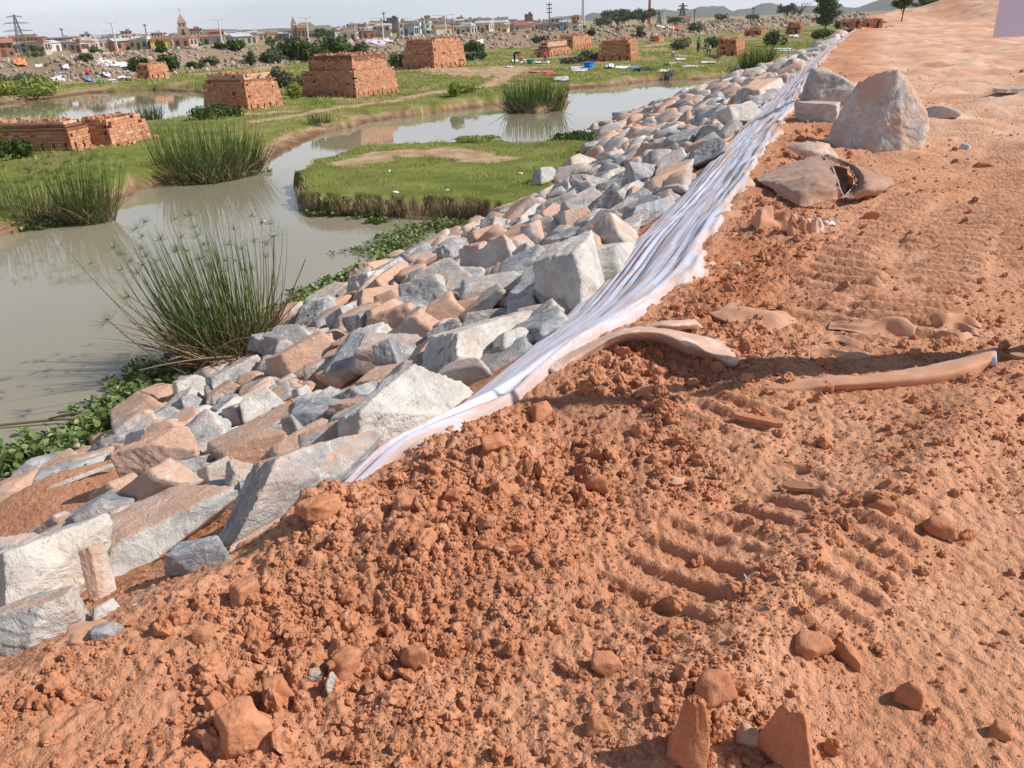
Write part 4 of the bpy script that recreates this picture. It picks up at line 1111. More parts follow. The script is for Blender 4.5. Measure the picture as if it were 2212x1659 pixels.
# buried roll ending in a clean white edge
o = cloth("buried_roll", [[(1600, 838, -.03), (1700, 824, .0), (1800, 816, .03), (1920, 808, .04), (2040, 790, .05), (2148, 748, .08)],
                          [(1600, 838, -.02), (1700, 822, .015), (1800, 814, .045), (1920, 804, .055), (2040, 784, .065), (2150, 756, .10)],
                          [(1605, 842, -.01), (1705, 836, .02), (1805, 830, .05), (1925, 820, .065), (2045, 804, .08), (2150, 778, .09)],
                          [(1610, 842, -.03), (1712, 846, .01), (1815, 846, .01), (1935, 842, .01), (2060, 832, .01), (2152, 806, .0)]], M_BURIED, None, 120, 50, .009, 13, .006, 8)
tag(o, "soil covered fabric roll lying across the road in the shadow", "fabric roll")
o = cloth("fabric_edge", [[(2134, 758, .088), (2152, 755, .104)], [(2135, 780, .080), (2153, 779, .094)], [(2136, 808, .005), (2153, 806, .008)]], M_FAB, None, 20, 8, .003, 14, .006, 7)
tag(o, "clean white end of the buried fabric roll", "fabric")
def ripple(a, b, h, wd, seed, lab, name="fabric_ridge"):
    pa, pb = P(*a, 0), P(*b, 0); d = (pb - pa)[:2]; L = np.hypot(*d); d = d / L; n = np.array([-d[1], d[0]])
    rows = []
    for v, k in ((-1, -.03), (-.5, .55), (0, 1), (.5, .5), (1, -.03)):
        row = []
        for u in np.linspace(0, 1, 7):
            q = pa[:2] + d * L * u + n * (v * wd * (1 - .3 * abs(u - .5)) + .03 * math.sin(u * 7 + seed)); row.append((q[0], q[1], h * (math.sin(math.pi * u) ** .5 * k if k > 0 else k)))
        rows.append(row)
    A_ = np.array(rows); A_[..., 2] += land(A_[..., 0].ravel(), A_[..., 1].ravel(), False).reshape(A_.shape[:2]); rows = A_.tolist()
    o = cloth(name, rows, M_BURIED, None, 26, 50, .008, seed, .004, 8, frame='w'); tag(o, lab, "fabric", "folds of fabric showing through the soil")
ripple((1790, 700), (1975, 722), .045, .07, 21, "longest buried fabric ridge behind the shadow, with a shaded crease")
ripple((2000, 700), (2115, 712), .045, .05, 22, "buried fabric ridge ending in a cut edge near the right")
ripple((2010, 718), (2112, 728), .035, .04, 23, "second thin fabric ridge just below the cut edged one")
ripple((1775, 728), (1880, 745), .03, .05, 24, "faint pale fabric ridge behind the roll, left part")
ripple((1745, 758), (1880, 770), .03, .05, 25, "flat soil covered fabric ridge close behind the roll")
ripple((2020, 738), (2100, 742), .03, .04, 26, "short fabric ridge between the cut edge and the roll")
ripple((1440, 478), (1640, 468), .06, .10, 27, "broad sand coloured fold of fabric above the white sheet")
ripple((1560, 660), (1700, 700), .05, .16, 28, "smooth dusty swell of fabric beside the crest")
ripple((1360, 1015), (1480, 1035), .012, .03, 30, "low crease of buried fabric on the near road")
# small crumpled cloths
def crumple(px, py, wpx, hpx, mat, lab, seed, name="cloth_scrap", cat="cloth"):
    g = G(px, py); D = float(np.linalg.norm(g - [0, 0, CAM_H])); w = wpx / FOC * D; h = hpx / FOC * D; rg = np.random.default_rng(seed)
    rows = []
    for i in range(6):
        rows.append([(g[0] + w * (j / 5 - .5) + rg.uniform(-.1, .1) * w, g[1] + w * .8 * (.5 - i / 5) + rg.uniform(-.1, .1) * w, g[2] + h * (rg.uniform(.1, 1.0) if 0 < i < 5 and 0 < j < 5 else rg.uniform(-.15, .15))) for j in range(6)])
    o = cloth(name, rows, mat, None, 40, 40, h * .12, seed, .004, 14 / w * .1, frame='w'); tag(o, lab, cat)
crumple(1665, 490, 80, 42, M_BURIED, "torn sand coloured cloth bundle sticking up from the soil", 51)
crumple(1758, 500, 48, 26, M_FABD, "small frayed pale cloth scrap on the soil", 52)
crumple(1790, 484, 24, 7, M_FAB, "crumpled white scrap of plastic beside the frayed cloth", 53, "plastic_scrap", "scrap")
crumple(1720, 505, 40, 46, M_BURIED, "curled cloth flap beside the torn cloth bundle", 54)
crumple(190, 1372, 90, 14, M_BURIED, "dusty fabric flap lying on the lowest pale boulder", 56)
# narrow visible strip of fabric at the near left
def strip():
    pts = [(225, 1352), (262, 1322), (300, 1300), (345, 1288), (400, 1268), (450, 1240), (500, 1210)]
    rows = []
    for k, (dx, dy, h) in enumerate([(0, 0, -.17), (2, 3, -.10), (5, 8, -.11), (8, 16, -.20)]):
        rows.append([tuple(P(x + dx, y + dy, h - .02 + .02 * math.sin(x * .03))) for x, y in pts])
    o = cloth("fabric_strip", rows, M_FAB, None, 14, 60, .004, 15, .005, 8, frame='w'); tag(o, "narrow raised edge of white fabric along the near rocks", "fabric")
strip()

# ================================================================== BRICK KILNS
def brick_material():
    m, nt, b = newmat("fired_brick", .92, .15)
    oi = nt.nodes.new("ShaderNodeObjectInfo"); pos = geo_pos(nt)
    t = attr(nt, "tint", "Fac")
    c = ramp(nt, t, [(0, (.16, .07, .045)), (.25, (.38, .165, .09)), (.5, (.55, .26, .15)), (.75, (.64, .34, .21)), (1.0, (.72, .54, .40))])
    wv = noise_n(nt, pos, .9, 5, .65)
    c = mixc(nt, ramp(nt, wv, [(.60, 0.0), (.74, .55)]), c, (.17, .09, .06))
    c = mixc(nt, ramp(nt, noise_n(nt, pos, .35, 3, .5), [(.45, 0.0), (.7, .35)]), c, (.60, .38, .25))
    sepc = nt.nodes.new("ShaderNodeSeparateColor"); nt.links.new(oi.outputs["Color"], sepc.inputs[0])
    c = mixc(nt, mth(nt, 'SUBTRACT', 1.0, sepc.outputs[0]), c, (.45, .30, .20))
    c = mixc(nt, ramp(nt, noise_n(nt, pos, 22, 3, .6), [(.35, .25), (.6, 0.0)]), c, (.25, .10, .06))
    nt.links.new(c, b.inputs["Base Color"]); bump(nt, b, noise_n(nt, pos, 26, 4, .7), .5, .012)
    return m
M_BRICK = brick_material()
M_CORE = flat_mat("kiln_inside", (.22, .10, .06), .95, .3, 2.0)
M_STRAW = flat_mat("straw", (.58, .46, .24), .9, .3, 9.0)
def brick_mesh():
    mb = MB(); mb.box((0, 0, 0), (1, 1, 1), None, .5, .97); return mb.mesh("brick", [M_BRICK], False)
BRICKS = []
for t in (.12, .3, .45, .52, .6, .72, .85, .95):
    mb = MB(); mb.box((0, 0, 0), (1, 1, 1), None, t); BRICKS.append(mb.mesh("brick", [M_BRICK], False))
def kiln(label, corner, xl, xr, ytop, aL=30.0, shoulder=.72, inset=.35, n_single=0, tone=1.0, straw=False, ruined=0.0, holes=True, seed=1, bl=.235, bh=.105, top_tint=None, slopeL=0.0):
    """corner: pixel of the near bottom corner; xl, xr: pixels of the far ends of its two visible sides"""
    rg = np.random.default_rng(seed); g = G(*corner)
    if g[2] < WATER_Z + .2: g = P(corner[0], corner[1], PLAIN_Z)
    D = math.hypot(g[0], g[1]); view = math.atan2(g[0], g[1])
    Cx, Cy = g[0], g[1]
    def solve(ang, xt):
        best = None
        for L in np.linspace(.4, 14, 500):
            q = (Cx + L * math.cos(ang), Cy + L * math.sin(ang), g[2]); pr = project(q); e = abs(pr[0] - xt)
            if best is None or e < best[0]: best = (e, L)
        return best[1]
    aR = math.radians(90 - aL); a_l = math.radians(180 - aL)
    LR = solve(aR, xr); LL = solve(a_l, xl)
    LR = float(np.clip(LR, 1.8, 7.0)); LL = float(np.clip(LL, 1.8, 9.0))
    # height from the top corner pixel
    dz = project((Cx, Cy, g[2] + 1.0)); Hh = (corner[1] - ytop) / max(1e-3, corner[1] - dz[1]); Hh = float(np.clip(Hh, .6, 5.2))
    root = empty("brick_kiln", (Cx, Cy, g[2] - .05), aR); tag(root, label, "brick kiln", "clamps of stacked bricks on the flood plain")
    # local frame: x along the right side (length LR), y along the left side (length LL)
    k = max(1.0, D / 55.0); bw, bhh = bl * k, bh * k
    ncourse = max(4, int(round(Hh / bhh))); bhh = Hh / ncourse
    stuff = MB(); single = []
    def ins(c):
        u = c / ncourse
        i = .02 * c * .5 * bhh / .105 + (min(inset, .2 * min(LR, LL)) if u >= shoulder else 0)
        return i + (rg.uniform(0, .12) if u > .93 else 0)
    for c in range(ncourse):
        z = (c + .5) * bhh; i = ins(c); u = c / ncourse
        for side, L0, L1 in ((0, i, LR - i), (1, i, LL - i), (2, i, LR - i), (3, i, LL - i)):
            if side >= 2 and c < ncourse - 3 and not ruined: continue
            Ls = L1 - L0
            upright = rg.random() < (.35 if side == 0 else .12)
            low = holes and c < 3; w0 = bw * (.42 if (upright or low) else 1.0); nb = max(1, int(Ls / w0)); w = Ls / nb; off = rg.uniform(0, .5) * w
            for j in range(nb):
                a = L0 + (j + .5) * w
                if ruined and rg.random() < ruined * (u ** 1.5) * (1.2 if a > L1 * .6 else .5): continue
                if u > .9 and rg.random() < .18: continue
                if holes and c < 3:
                    if j % 5 == 2 and c < 3: continue
                    if j % 5 == 3 and c < 1 and rg.random() < .5: continue
                dep = .12 * k + rg.uniform(-.012, .014) * k; jit = rg.uniform(-.010, .016) * k
                tint = float(np.clip(rg.normal(.56 if side == 0 else .48, .15), 0, 1))  # sun and shade put into brick colour: right side lighter, other sides darker
                if u > shoulder and top_tint is not None: tint = float(np.clip(rg.normal(top_tint, .12), 0, 1))
                if top_tint is not None and abs(u - shoulder) < .6 / ncourse: tint = float(rg.uniform(0, .12))
                if (j == 0 or j == nb - 1) and rg.random() < .10 + .25 * u: continue
                if rg.random() < .012: continue
                sz = (w * rg.uniform(.93, .985), dep, bhh * rg.uniform(.86, .96))
                tz = rg.uniform(-.02, .02)
                if side == 0: p = (a, i + dep / 2 - jit, z); s3 = sz
                elif side == 1: p = (i + dep / 2 - jit, a, z); s3 = (sz[1], sz[0], sz[2])
                elif side == 2: p = (a, LL - i - dep / 2, z); s3 = sz
                else: p = (LR - i - dep / 2, a, z); s3 = (sz[1], sz[0], sz[2])
                if side < 2: single.append((p, s3, tint, tz))
                else: stuff.box(p, s3, None, tint)
    # loose bricks on top
    nt_ = int(30 + 60 * rg.random())
    i = ins(ncourse - 1)
    for _ in range(nt_):
        p = (rg.uniform(i + .1, LR - i - .1), rg.uniform(i + .1, LL - i - .1), Hh + rg.uniform(-.02, .06) * k)
        stuff.box(p, (bw * .9, bw * .45, bhh * .8), rotz(rg.uniform(0, 3)), float(np.clip(rg.normal(.6, .15), 0, 1)))
    rg.shuffle(single) if False else None
    for _ in range(int(rg.integers(8, 22))):      # bricks fallen at the foot
        e_ = rg.uniform(.1, .7) * k; p = (rg.uniform(-.3, LR), -e_, .05 + rg.uniform(0, .06)) if rg.random() < .55 else (-e_, rg.uniform(-.3, LL), .05 + rg.uniform(0, .06))
        stuff.box(p, (bw * .9, bw * .45, bhh * .8), np.array(Euler((rg.uniform(-.4, .4), rg.uniform(-.4, .4), rg.uniform(0, 3))).to_matrix()), float(np.clip(rg.normal(.55, .2), 0, 1)))
    order = rg.permutation(len(single)); pick = set(order[:n_single].tolist())
    if n_single: # keep the individually built bricks together in the lower middle, where they show largest
        sc_ = [(-(p[2]) , q) for q, (p, s3, t, tz) in enumerate(single)]; sc_.sort(); pick = set(q for _, q in sc_[:n_single])
    for q, (p, s3, t, tz) in enumerate(single):
        if q in pick:
            me = BRICKS[int(np.argmin([abs(t - v) for v in (.12, .3, .45, .52, .6, .72, .85, .95)]))]
            link("brick", me, root, p, (0, 0, tz), s3, (tone, 1, 1, 1))
        else: stuff.box(p, s3, rotz(tz), t)
    o = stuff.build("bricks", M_BRICK, root); o['kind'] = 'stuff'; o.color = (tone, 1, 1, 1)
    # the packed inside
    mb = MB(); i0 = .12 * k + .03
    def core(z0, z1, ii):
        mb.box((LR / 2, LL / 2, (z0 + z1) / 2), (max(.1, LR - 2 * ii), max(.1, LL - 2 * ii), z1 - z0))
    hz = bhh * 3
    core(-.2, Hh * shoulder, i0 + .012 * ncourse * .5 + .05 * k); core(Hh * shoulder, Hh - bhh * (.6 if not ruined else 3), i0 + inset + .06 * k)
    mb.build("kiln_core", M_CORE, root)
    if straw:
        sb = MB()
        for _ in range(380):
            a = rg.uniform(0, LR); c_ = rg.uniform(0, LL); th = rg.uniform(0, 6.28); l = rg.uniform(.2, .5); z = Hh + rg.uniform(0, .22)
            sb.tube([(a, c_, z), (a + l * .5 * math.cos(th), c_ + l * .5 * math.sin(th), z + .05), (a + l * math.cos(th), c_ + l * math.sin(th), z - .06)], .012, 3, .5, False)
        sb.build("straw", M_STRAW, root)
    return root
kiln("large square brick kiln with a shaded left side, right of the stepped pale topped kiln", (771, 211), 653, 862, 118, 30, .62, .30, 300, 1.0, seed=2)
kiln("stepped brick kiln with a pale weathered top, standing nearest the river bend", (537, 238), 441, 613, 160, 32, .80, .18, 300, 1.0, seed=3, top_tint=.9)
kiln("square brick kiln on the bare sandy rise", (939, 147), 868, 1008, 84, 34, .78, .2, 120, 1.0, seed=4)
kiln("small distant brick kiln standing by the laundry slope on the left", (325, 173), 302, 371, 139, 20, .85, .08, 0, 1.0, seed=5)
kiln("low brick kiln with a weathered grey sloping top", (1187, 122), 1153, 1235, 90, 30, .55, .35, 0, .95, seed=6, top_tint=.95)
kiln("brick kiln behind the low weathered one, taller at its left corner", (1238, 108), 1204, 1289, 78, 30, .9, .1, 0, 1.0, seed=7)
kiln("blocky brick kiln with black soot in the middle of its front", (1363, 131), 1290, 1396, 85, 16, .78, .2, 120, 1.0, seed=8)
kiln("small brick kiln capped with yellow straw near the bent washer", (1591, 121), 1546, 1609, 84, 24, .6, .02, 0, 1.0, seed=9, straw=True)
kiln("broken low kiln behind the bushes, just left of the tall poplar", (1644, 79), 1606, 1676, 62, 24, .8, .1, 0, .95, seed=10, ruined=.5)
kiln("half dismantled kiln with gaping holes beside the tall poplar", (1729, 76), 1695, 1754, 50, 24, .7, .1, 0, .9, seed=12, ruined=.8)
kiln("dull brown kiln at the end of the plain, left one of the pair", (1860, 62), 1834, 1875, 43, 24, .9, .05, 0, .75, seed=13)
kiln("dull brown kiln at the end of the plain, right one of the pair", (1906, 60), 1876, 1928, 42, 24, .9, .05, 0, .75, seed=14)
kiln("tiny ruined kiln wall below the far rubble bank", (1424, 92), 1404, 1434, 79, 20, .9, .05, 0, .9, seed=15, holes=False)
kiln("long low brick stack with broken arches at the left edge, behind the leafy bush", (158, 326), -60, 160, 262, 8, .75, .25, 300, .95, seed=16, top_tint=.97, bl=.24, bh=.115)
kiln("low brick stack with a dark shaded end beside the big reed clump", (243, 315), 160, 327, 256, 12, .85, .08, 300, 1.0, seed=17, holes=False, bl=.24, bh=.115, ruined=.06)

# ================================================================== PLANTS
def leaf_material(name, cols, trans=.25, rough=.6):
    m, nt, b = newmat(name, rough, .3)
    t = attr(nt, "tint", "Fac")
    c = ramp(nt, t, cols); n = noise_n(nt, geo_pos(nt), 1.3, 3, .6)
    c = mixc(nt, ramp(nt, n, [(.4, .35), (.6, 0.0)]), c, tuple(x * .55 for x in cols[1][1]))
    nt.links.new(c, b.inputs["Base Color"])
    tr = nt.nodes.new("ShaderNodeBsdfTranslucent"); nt.links.new(c, tr.inputs["Color"])
    mx = nt.nodes.new("ShaderNodeMixShader"); mx.inputs[0].default_value = trans
    out = nt.nodes["Material Output"]; nt.links.new(b.outputs[0], mx.inputs[1]); nt.links.new(tr.outputs[0], mx.inputs[2]); nt.links.new(mx.outputs[0], out.inputs["Surface"])
    return m
M_REED = leaf_material("reed_green", [(0, (.07, .10, .03)), (.5, (.12, .18, .045)), (1, (.22, .28, .08))])
M_DEAD = leaf_material("dead_reed", [(0, (.16, .10, .05)), (.5, (.34, .24, .13)), (1, (.52, .41, .26))])
M_LEAF = leaf_material("leaf_green", [(0, (.03, .055, .012)), (.5, (.075, .13, .025)), (1, (.17, .24, .05))])
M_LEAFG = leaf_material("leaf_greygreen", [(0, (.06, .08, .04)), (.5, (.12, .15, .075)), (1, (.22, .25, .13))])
M_HYA = leaf_material("water_plant", [(0, (.05, .09, .02)), (.5, (.18, .26, .07)), (1, (.42, .46, .22))], .2, .45)
M_GRASS = leaf_material("grass_blades", [(0, (.15, .16, .045)), (.5, (.29, .36, .06)), (1, (.52, .49, .19))], .3)
M_BARK = flat_mat("bark", (.16, .115, .08), .95, .3, 5.0)

def blades(base, tip, bend, width, tint, seg=4, flat=True):
    """many thin curved blades: base (n,3), tip (n,3), bend (n,3)"""
    n = len(base); u = np.linspace(0, 1, seg + 1)[None, :, None]
    C = base[:, None] * (1 - u) + tip[:, None] * u + bend[:, None] * (4 * u * (1 - u)) * .5 + bend[:, None] * (u ** 2) * .5
    d = tip - base; side = np.cross(d, np.array([0, 0, 1.0])); side /= np.linalg.norm(side, axis=1)[:, None] + 1e-6
    a = RNG.uniform(0, 2 * np.pi, n); up = np.cross(side, d); up /= np.linalg.norm(up, axis=1)[:, None] + 1e-6
    side = side * np.cos(a)[:, None] + up * np.sin(a)[:, None]
    w = (np.asarray(width).reshape(-1, 1, 1) * (1 - .75 * u ** 2))
    Lf = C - side[:, None] * w / 2; Rt = C + side[:, None] * w / 2
    V = np.stack([Lf, Rt], 2).reshape(-1, 3); m = (seg + 1) * 2
    i = (np.arange(n) * m)[:, None] + (np.arange(seg) * 2)[None, :]
    F = np.stack([i, i + 1, i + 3, i + 2], -1).reshape(-1, 4)
    return V, F, np.repeat(tint, m)
class FO:
    def __init__(s): s.v = []; s.f = []; s.t = []; s.n = 0
    def add(s, V, F, t): s.v.append(V); s.f.append(F + s.n); s.t.append(t); s.n += len(V)
    def build(s, name, mat, parent=None, kind=None):
        o = link(name, np_mesh(name, np.concatenate(s.v), np.concatenate(s.f), [mat], False, np.concatenate(s.t)), parent)
        if kind: o['kind'] = kind
        return o
def reed_clump(label, base_px, half_w_px, top_px, n, umbel=0, lean=0.0, dead=.3, spread=.55, seed=1, z=WATER_Z, stiff=.3, wd=.012, cat="reed clump"):
    g = P(base_px[0], base_px[1], z); D = float(np.linalg.norm(g - [0, 0, CAM_H])); R = half_w_px / FOC * D
    up = project(g + np.array([0, 0, 1.0])); Ht = (base_px[1] - top_px) / (base_px[1] - up[1])
    rg = np.random.default_rng(seed); root = empty("reed_clump", tuple(g)); tag(root, label, cat, "reed and papyrus clumps")
    th = rg.uniform(0, 2 * np.pi, n); rr = R * spread * np.sqrt(rg.random(n))
    b = np.stack([rr * np.cos(th), rr * np.sin(th) * .7, np.full(n, -.1)], 1)
    L = Ht * rg.uniform(.55, 1.12, n) ** .7; out = rg.normal(0, .125, (n, 2)) + b[:, :2] / R * .32
    L = L * np.where(rg.random(n) < .2, rg.uniform(.4, .8, n), 1.0)
    tip = b + np.stack([out[:, 0] * L + lean * L, out[:, 1] * L, L * np.sqrt(np.clip(1 - (out ** 2).sum(1) * .6, .2, 1))], 1)
    bend = np.stack([out[:, 0] * L * stiff, out[:, 1] * L * stiff, -L * .10 * rg.random(n)], 1)
    fo = FO(); fo.add(*blades(b, tip, bend, rg.uniform(.6, 1.2, n) * wd, np.clip(rg.normal(.5, .25, n), 0, 1), 5)); fo.add(*blades(b + .01, tip, bend, np.full(n, wd * .7), np.clip(rg.normal(.4, .2, n), 0, 1), 5))
    fo.build("stems", M_REED, root, "stuff")
    nd = int(n * dead)
    if nd:
        th = rg.uniform(0, 2 * np.pi, nd); rr = R * spread * 1.05 * np.sqrt(rg.random(nd)); b2 = np.stack([rr * np.cos(th), rr * np.sin(th) * .7, rg.uniform(0, .15, nd)], 1)
        L2 = Ht * rg.uniform(.15, .50, nd); o2 = rg.normal(0, .42, (nd, 2)) + b2[:, :2] / R * .8
        t2 = b2 + np.stack([o2[:, 0] * L2, o2[:, 1] * L2, L2 * rg.uniform(.25, 1.0, nd)], 1); t2[:, 2] = np.maximum(t2[:, 2], .02)
        bd = np.stack([np.zeros(nd), np.zeros(nd), L2 * rg.uniform(-.1, .35, nd)], 1)
        fo = FO(); fo.add(*blades(b2, t2, bd, rg.uniform(.7, 1.5, nd) * wd, np.clip(rg.normal(.5, .3, nd), 0, 1), 4)); fo.build("dead_stems", M_DEAD, root, "stuff")
    if umbel:
        fo = FO(); idx = rg.choice(n, min(umbel, n), replace=False)
        for q in idx:
            c = tip[q] + bend[q] * .5; k = 34; dr = rg.normal(size=(k, 3)); dr /= np.linalg.norm(dr, axis=1)[:, None]; ax = (tip[q] - b[q]); ax /= np.linalg.norm(ax)
            dr = dr + ax * .9; dr /= np.linalg.norm(dr, axis=1)[:, None]; l = rg.uniform(.6, 1, k) * rg.uniform(.12, .24)
            fo.add(*blades(np.repeat(c[None], k, 0), c + dr * l[:, None], np.stack([0 * l, 0 * l, -l * .5], 1), np.full(k, .0035 * D / 11), np.full(k, rg.uniform(.4, 1)), 3))
        fo.build("flower_heads", M_REED, root, "stuff")
    return root, b, tip
reed_clump("papyrus clump with feathery heads at the foot of the rocks, nearest the camera", (500, 788), 112, 488, 300, 60, -.11, 4.5, .62, 21, WATER_Z, .35, .016, "papyrus")
reed_clump("dense green papyrus clump standing in the water below the low brick stacks", (442, 388), 122, 254, 560, 0, .02, 1.3, .62, 22, WATER_Z, .35, .02, "papyrus")
reed_clump("right leaning reed clump growing beside the dense papyrus in the water", (520, 374), 74, 282, 260, 0, .40, .9, .5, 23, WATER_Z, .3, .02)
reed_clump("upright dark reed clump in the left shallows", (190, 480), 74, 336, 360, 60, .08, .9, .62, 24, WATER_Z, .25, .014)
reed_clump("thin reed clump at the left edge of the picture in the shallows", (40, 490), 80, 358, 240, 40, -.05, .9, .7, 25, WATER_Z, .3, .013)
reed_clump("round green reed clump standing alone in the bend of the river", (1155, 240), 76, 162, 520, 0, .02, .7, .72, 26, WATER_Z, .25, .035)
reed_clump("small tuft of reeds by the left pond", (325, 258), 34, 212, 150, 0, .05, .2, .6, 27, WATER_Z, .25, .03)
reed_clump("dark green reed tuft on the bank near the straw capped kiln", (1632, 152), 34, 98, 260, 0, 0, .2, .8, 28, PLAIN_Z - .2, .25, .06)
reed_clump("pale reed tuft left of the dark papyrus, at the pond bank", (690, 262), 30, 238, 90, 0, 0, .3, .8, 29, PLAIN_Z, .25, .03)
# a few long bent stalks on the near papyrus
def stalks():
    root = [o for o in bpy.data.objects if o.name == "reed_clump"][0]; g = np.array(root.location)
    sets = [((420, 815), (330, 780), (232, 690)), ((500, 800), (400, 760), (330, 735)), ((470, 770), (380, 700), (280, 640)), ((520, 770), (420, 770), (300, 800)), ((430, 800), (480, 720), (560, 730)), ((540, 790), (600, 640), (590, 510)), ((560, 780), (625, 650), (660, 560))]
    fo = FO()
    for k, (a, b_, c) in enumerate(sets):
        D = 11.0; pa = PD(*a, D); pb = PD(*b_, D - .2); pc = PD(*c, D - .4); pa[2] = max(pa[2], WATER_Z)
        mb = MB(); u = np.linspace(0, 1, 14)[:, None]; pts = pa * (1 - u) ** 2 + pb * 2 * u * (1 - u) + pc * u ** 2
        n0 = MB(); n0.tube(pts - g, np.linspace(.014, .006, 14), 5, .6, False)
        o = n0.build("stalk", M_DEAD if k in (1, 3, 4, 6) else M_REED, root, True)
        if k in (0, 2, 5):
            kk = 40; dr = RNG.normal(size=(kk, 3)); dr /= np.linalg.norm(dr, axis=1)[:, None]; ax = pts[-1] - pts[-3]; ax /= np.linalg.norm(ax); dr = dr + ax * .8; dr /= np.linalg.norm(dr, axis=1)[:, None]; l = RNG.uniform(.6, 1, kk) * .3
            c_ = pts[-1] - g; fo.add(*blades(np.repeat(c_[None], kk, 0), c_ + dr * l[:, None], np.stack([0 * l, 0 * l, -l * .4], 1), np.full(kk, .0045), np.full(kk, .8), 3))
    fo.build("flower_head", M_REED, root, "stuff")
stalks()

def leafy(blobs, n, size, rg, flat=0.0):
    """leaf quads spread through a set of ellipsoids: (centre, radii)"""
    vol = np.array([r[0] * r[1] * r[2] for c, r in blobs]) ** (2 / 3); cnt = (n * vol / vol.sum()).astype(int) + 1
    Vs, Ts = [], []
    for (c, r), k in zip(blobs, cnt):
        d = rg.normal(size=(k, 3)); d /= np.linalg.norm(d, axis=1)[:, None]; rad = rg.random(k) ** .33 * (1 + .22 * fbm3(d * 2.2 + np.array(c), 2, 3))
        p = np.array(c) + d * rad[:, None] * np.array(r)
        nn = d + rg.normal(0, .7, (k, 3)); nn[:, 2] += flat; nn /= np.linalg.norm(nn, axis=1)[:, None]
        a = np.cross(nn, rg.normal(size=(k, 3))); a /= np.linalg.norm(a, axis=1)[:, None]; b = np.cross(nn, a)
        s = size * rg.uniform(.6, 1.3, k)[:, None]
        Vs.append(np.stack([p - a * s, p + b * s * .45, p + a * s, p - b * s * .45], 1).reshape(-1, 3))
        t = np.clip(.45 + .35 * rg.normal(size=k) * .6 + .25 * fbm3(p * 1.2 / max(.3, max(r)), 2, 8), 0, 1); Ts.append(np.repeat(t, 4))
    V = np.concatenate(Vs); F = np.arange(len(V)).reshape(-1, 4); return V, F, np.concatenate(Ts)
def bush(label, cx, cy, wpx, hpx, n=500, mat=None, size=None, seed=1, name="bush", lobes=5, cat="bush", group="bushes on the plain and the far bank", z=None):
    g = G(cx, cy) if z is None else P(cx, cy, z)
    D = float(np.linalg.norm(g - [0, 0, CAM_H])); w = wpx / FOC * D; h = hpx / FOC * D; rg = np.random.default_rng(seed + 300)
    root = empty(name, tuple(g)); tag(root, label, cat, group)
    bl = []
    for k in range(lobes):
        x = rg.uniform(-.34, .34) * w; y = rg.uniform(-.3, .3) * w; rr = w * rg.uniform(.18, .32); hz = h * rg.uniform(.55, 1.0) * (1 - .5 * abs(x) / w)
        bl.append(((x, y, hz * .5), (rr, rr, hz * .5)))
    s = size or max(.05, 2.4 / FOC * D)
    fo = FO(); fo.add(*leafy(bl, n, s, rg)); fo.build("foliage", mat or M_LEAF, root, "stuff")
    return root
# cx, cy = foot of the plant
bush("broad leaved bush at the left edge in front of the brick stack", 22, 345, 70, 66, 500, M_LEAF, .13, 1)
bush("dark bush crowding the foot of the stepped kiln", 455, 258, 80, 34, 700, M_LEAF, .10, 2)
bush("second dark bush at the stepped kiln's foot, near its corner", 505, 252, 40, 24, 300, M_LEAF, .10, 3)
bush("pale green shrub on the river bank in the middle of the plain", 988, 208, 46, 36, 500, M_GRASS, .12, 4)
bush("low yellowish shrub right of the pale green one", 1018, 200, 40, 22, 300, M_GRASS, .10, 5)
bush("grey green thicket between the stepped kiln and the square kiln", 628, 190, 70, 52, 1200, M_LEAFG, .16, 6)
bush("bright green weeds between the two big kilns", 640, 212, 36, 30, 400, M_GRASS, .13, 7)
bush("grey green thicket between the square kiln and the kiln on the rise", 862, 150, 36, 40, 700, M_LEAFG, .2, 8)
bush("bright green bush behind the small distant kiln, left lobe", 305, 152, 36, 28, 600, M_LEAF, .25, 9)
bush("bright green bush behind the small distant kiln, right lobe", 368, 150, 46, 34, 700, M_LEAF, .25, 10)
bush("round dark tree shaped bush on the crest of the far bank", 358, 114, 28, 26, 600, M_LEAF, .25, 11)
bush("green bush on the far bank right of the round dark one", 420, 148, 32, 16, 400, M_LEAF, .25, 12)
bush("grey green bush low on the far bank above the stepped kiln", 455, 140, 40, 18, 400, M_LEAFG, .25, 13)
bush("tall narrow bush on the far bank above the stepped kiln", 540, 142, 22, 34, 400, M_LEAFG, .25, 14)
bush("small dark bush on the far bank crest, left of the tall narrow one", 505, 106, 40, 18, 500, M_LEAF, .28, 15)
bush("small bush on the far bank crest under the street lamp", 475, 104, 26, 12, 300, M_LEAF, .28, 16)
bush("bush on the far bank crest by the first church", 422, 101, 26, 11, 300, M_LEAF, .28, 17)
bush("big dark green bush mass on the far bank, highest lobe", 722, 122, 70, 46, 1400, M_LEAF, .3, 18, lobes=8)
bush("big dark green bush mass on the far bank, left lobe", 640, 122, 74, 40, 1300, M_LEAF, .3, 19, lobes=8)
bush("big dark green bush mass on the far bank, lower middle lobe", 680, 130, 70, 30, 1000, M_LEAF, .3, 20, lobes=7)
bush("scrubby grey green growth right of the big bush mass", 775, 122, 46, 30, 700, M_LEAFG, .3, 21)
bush("grey scrub left of the big bush mass", 585, 134, 56, 26, 700, M_LEAFG, .3, 22)
bush("round bush on the far bank crest left of the bush mass", 590, 98, 30, 18, 400, M_LEAF, .3, 23)
bush("bush on the bank right of the kiln on the rise", 1018, 112, 46, 26, 600, M_LEAF, .3, 24)
bush("grey scrub below the bank right of the kiln on the rise", 1030, 130, 46, 22, 600, M_LEAFG, .3, 25)
bush("grey scrub beside the low weathered kiln", 1170, 94, 34, 18, 400, M_LEAFG, .3, 26)
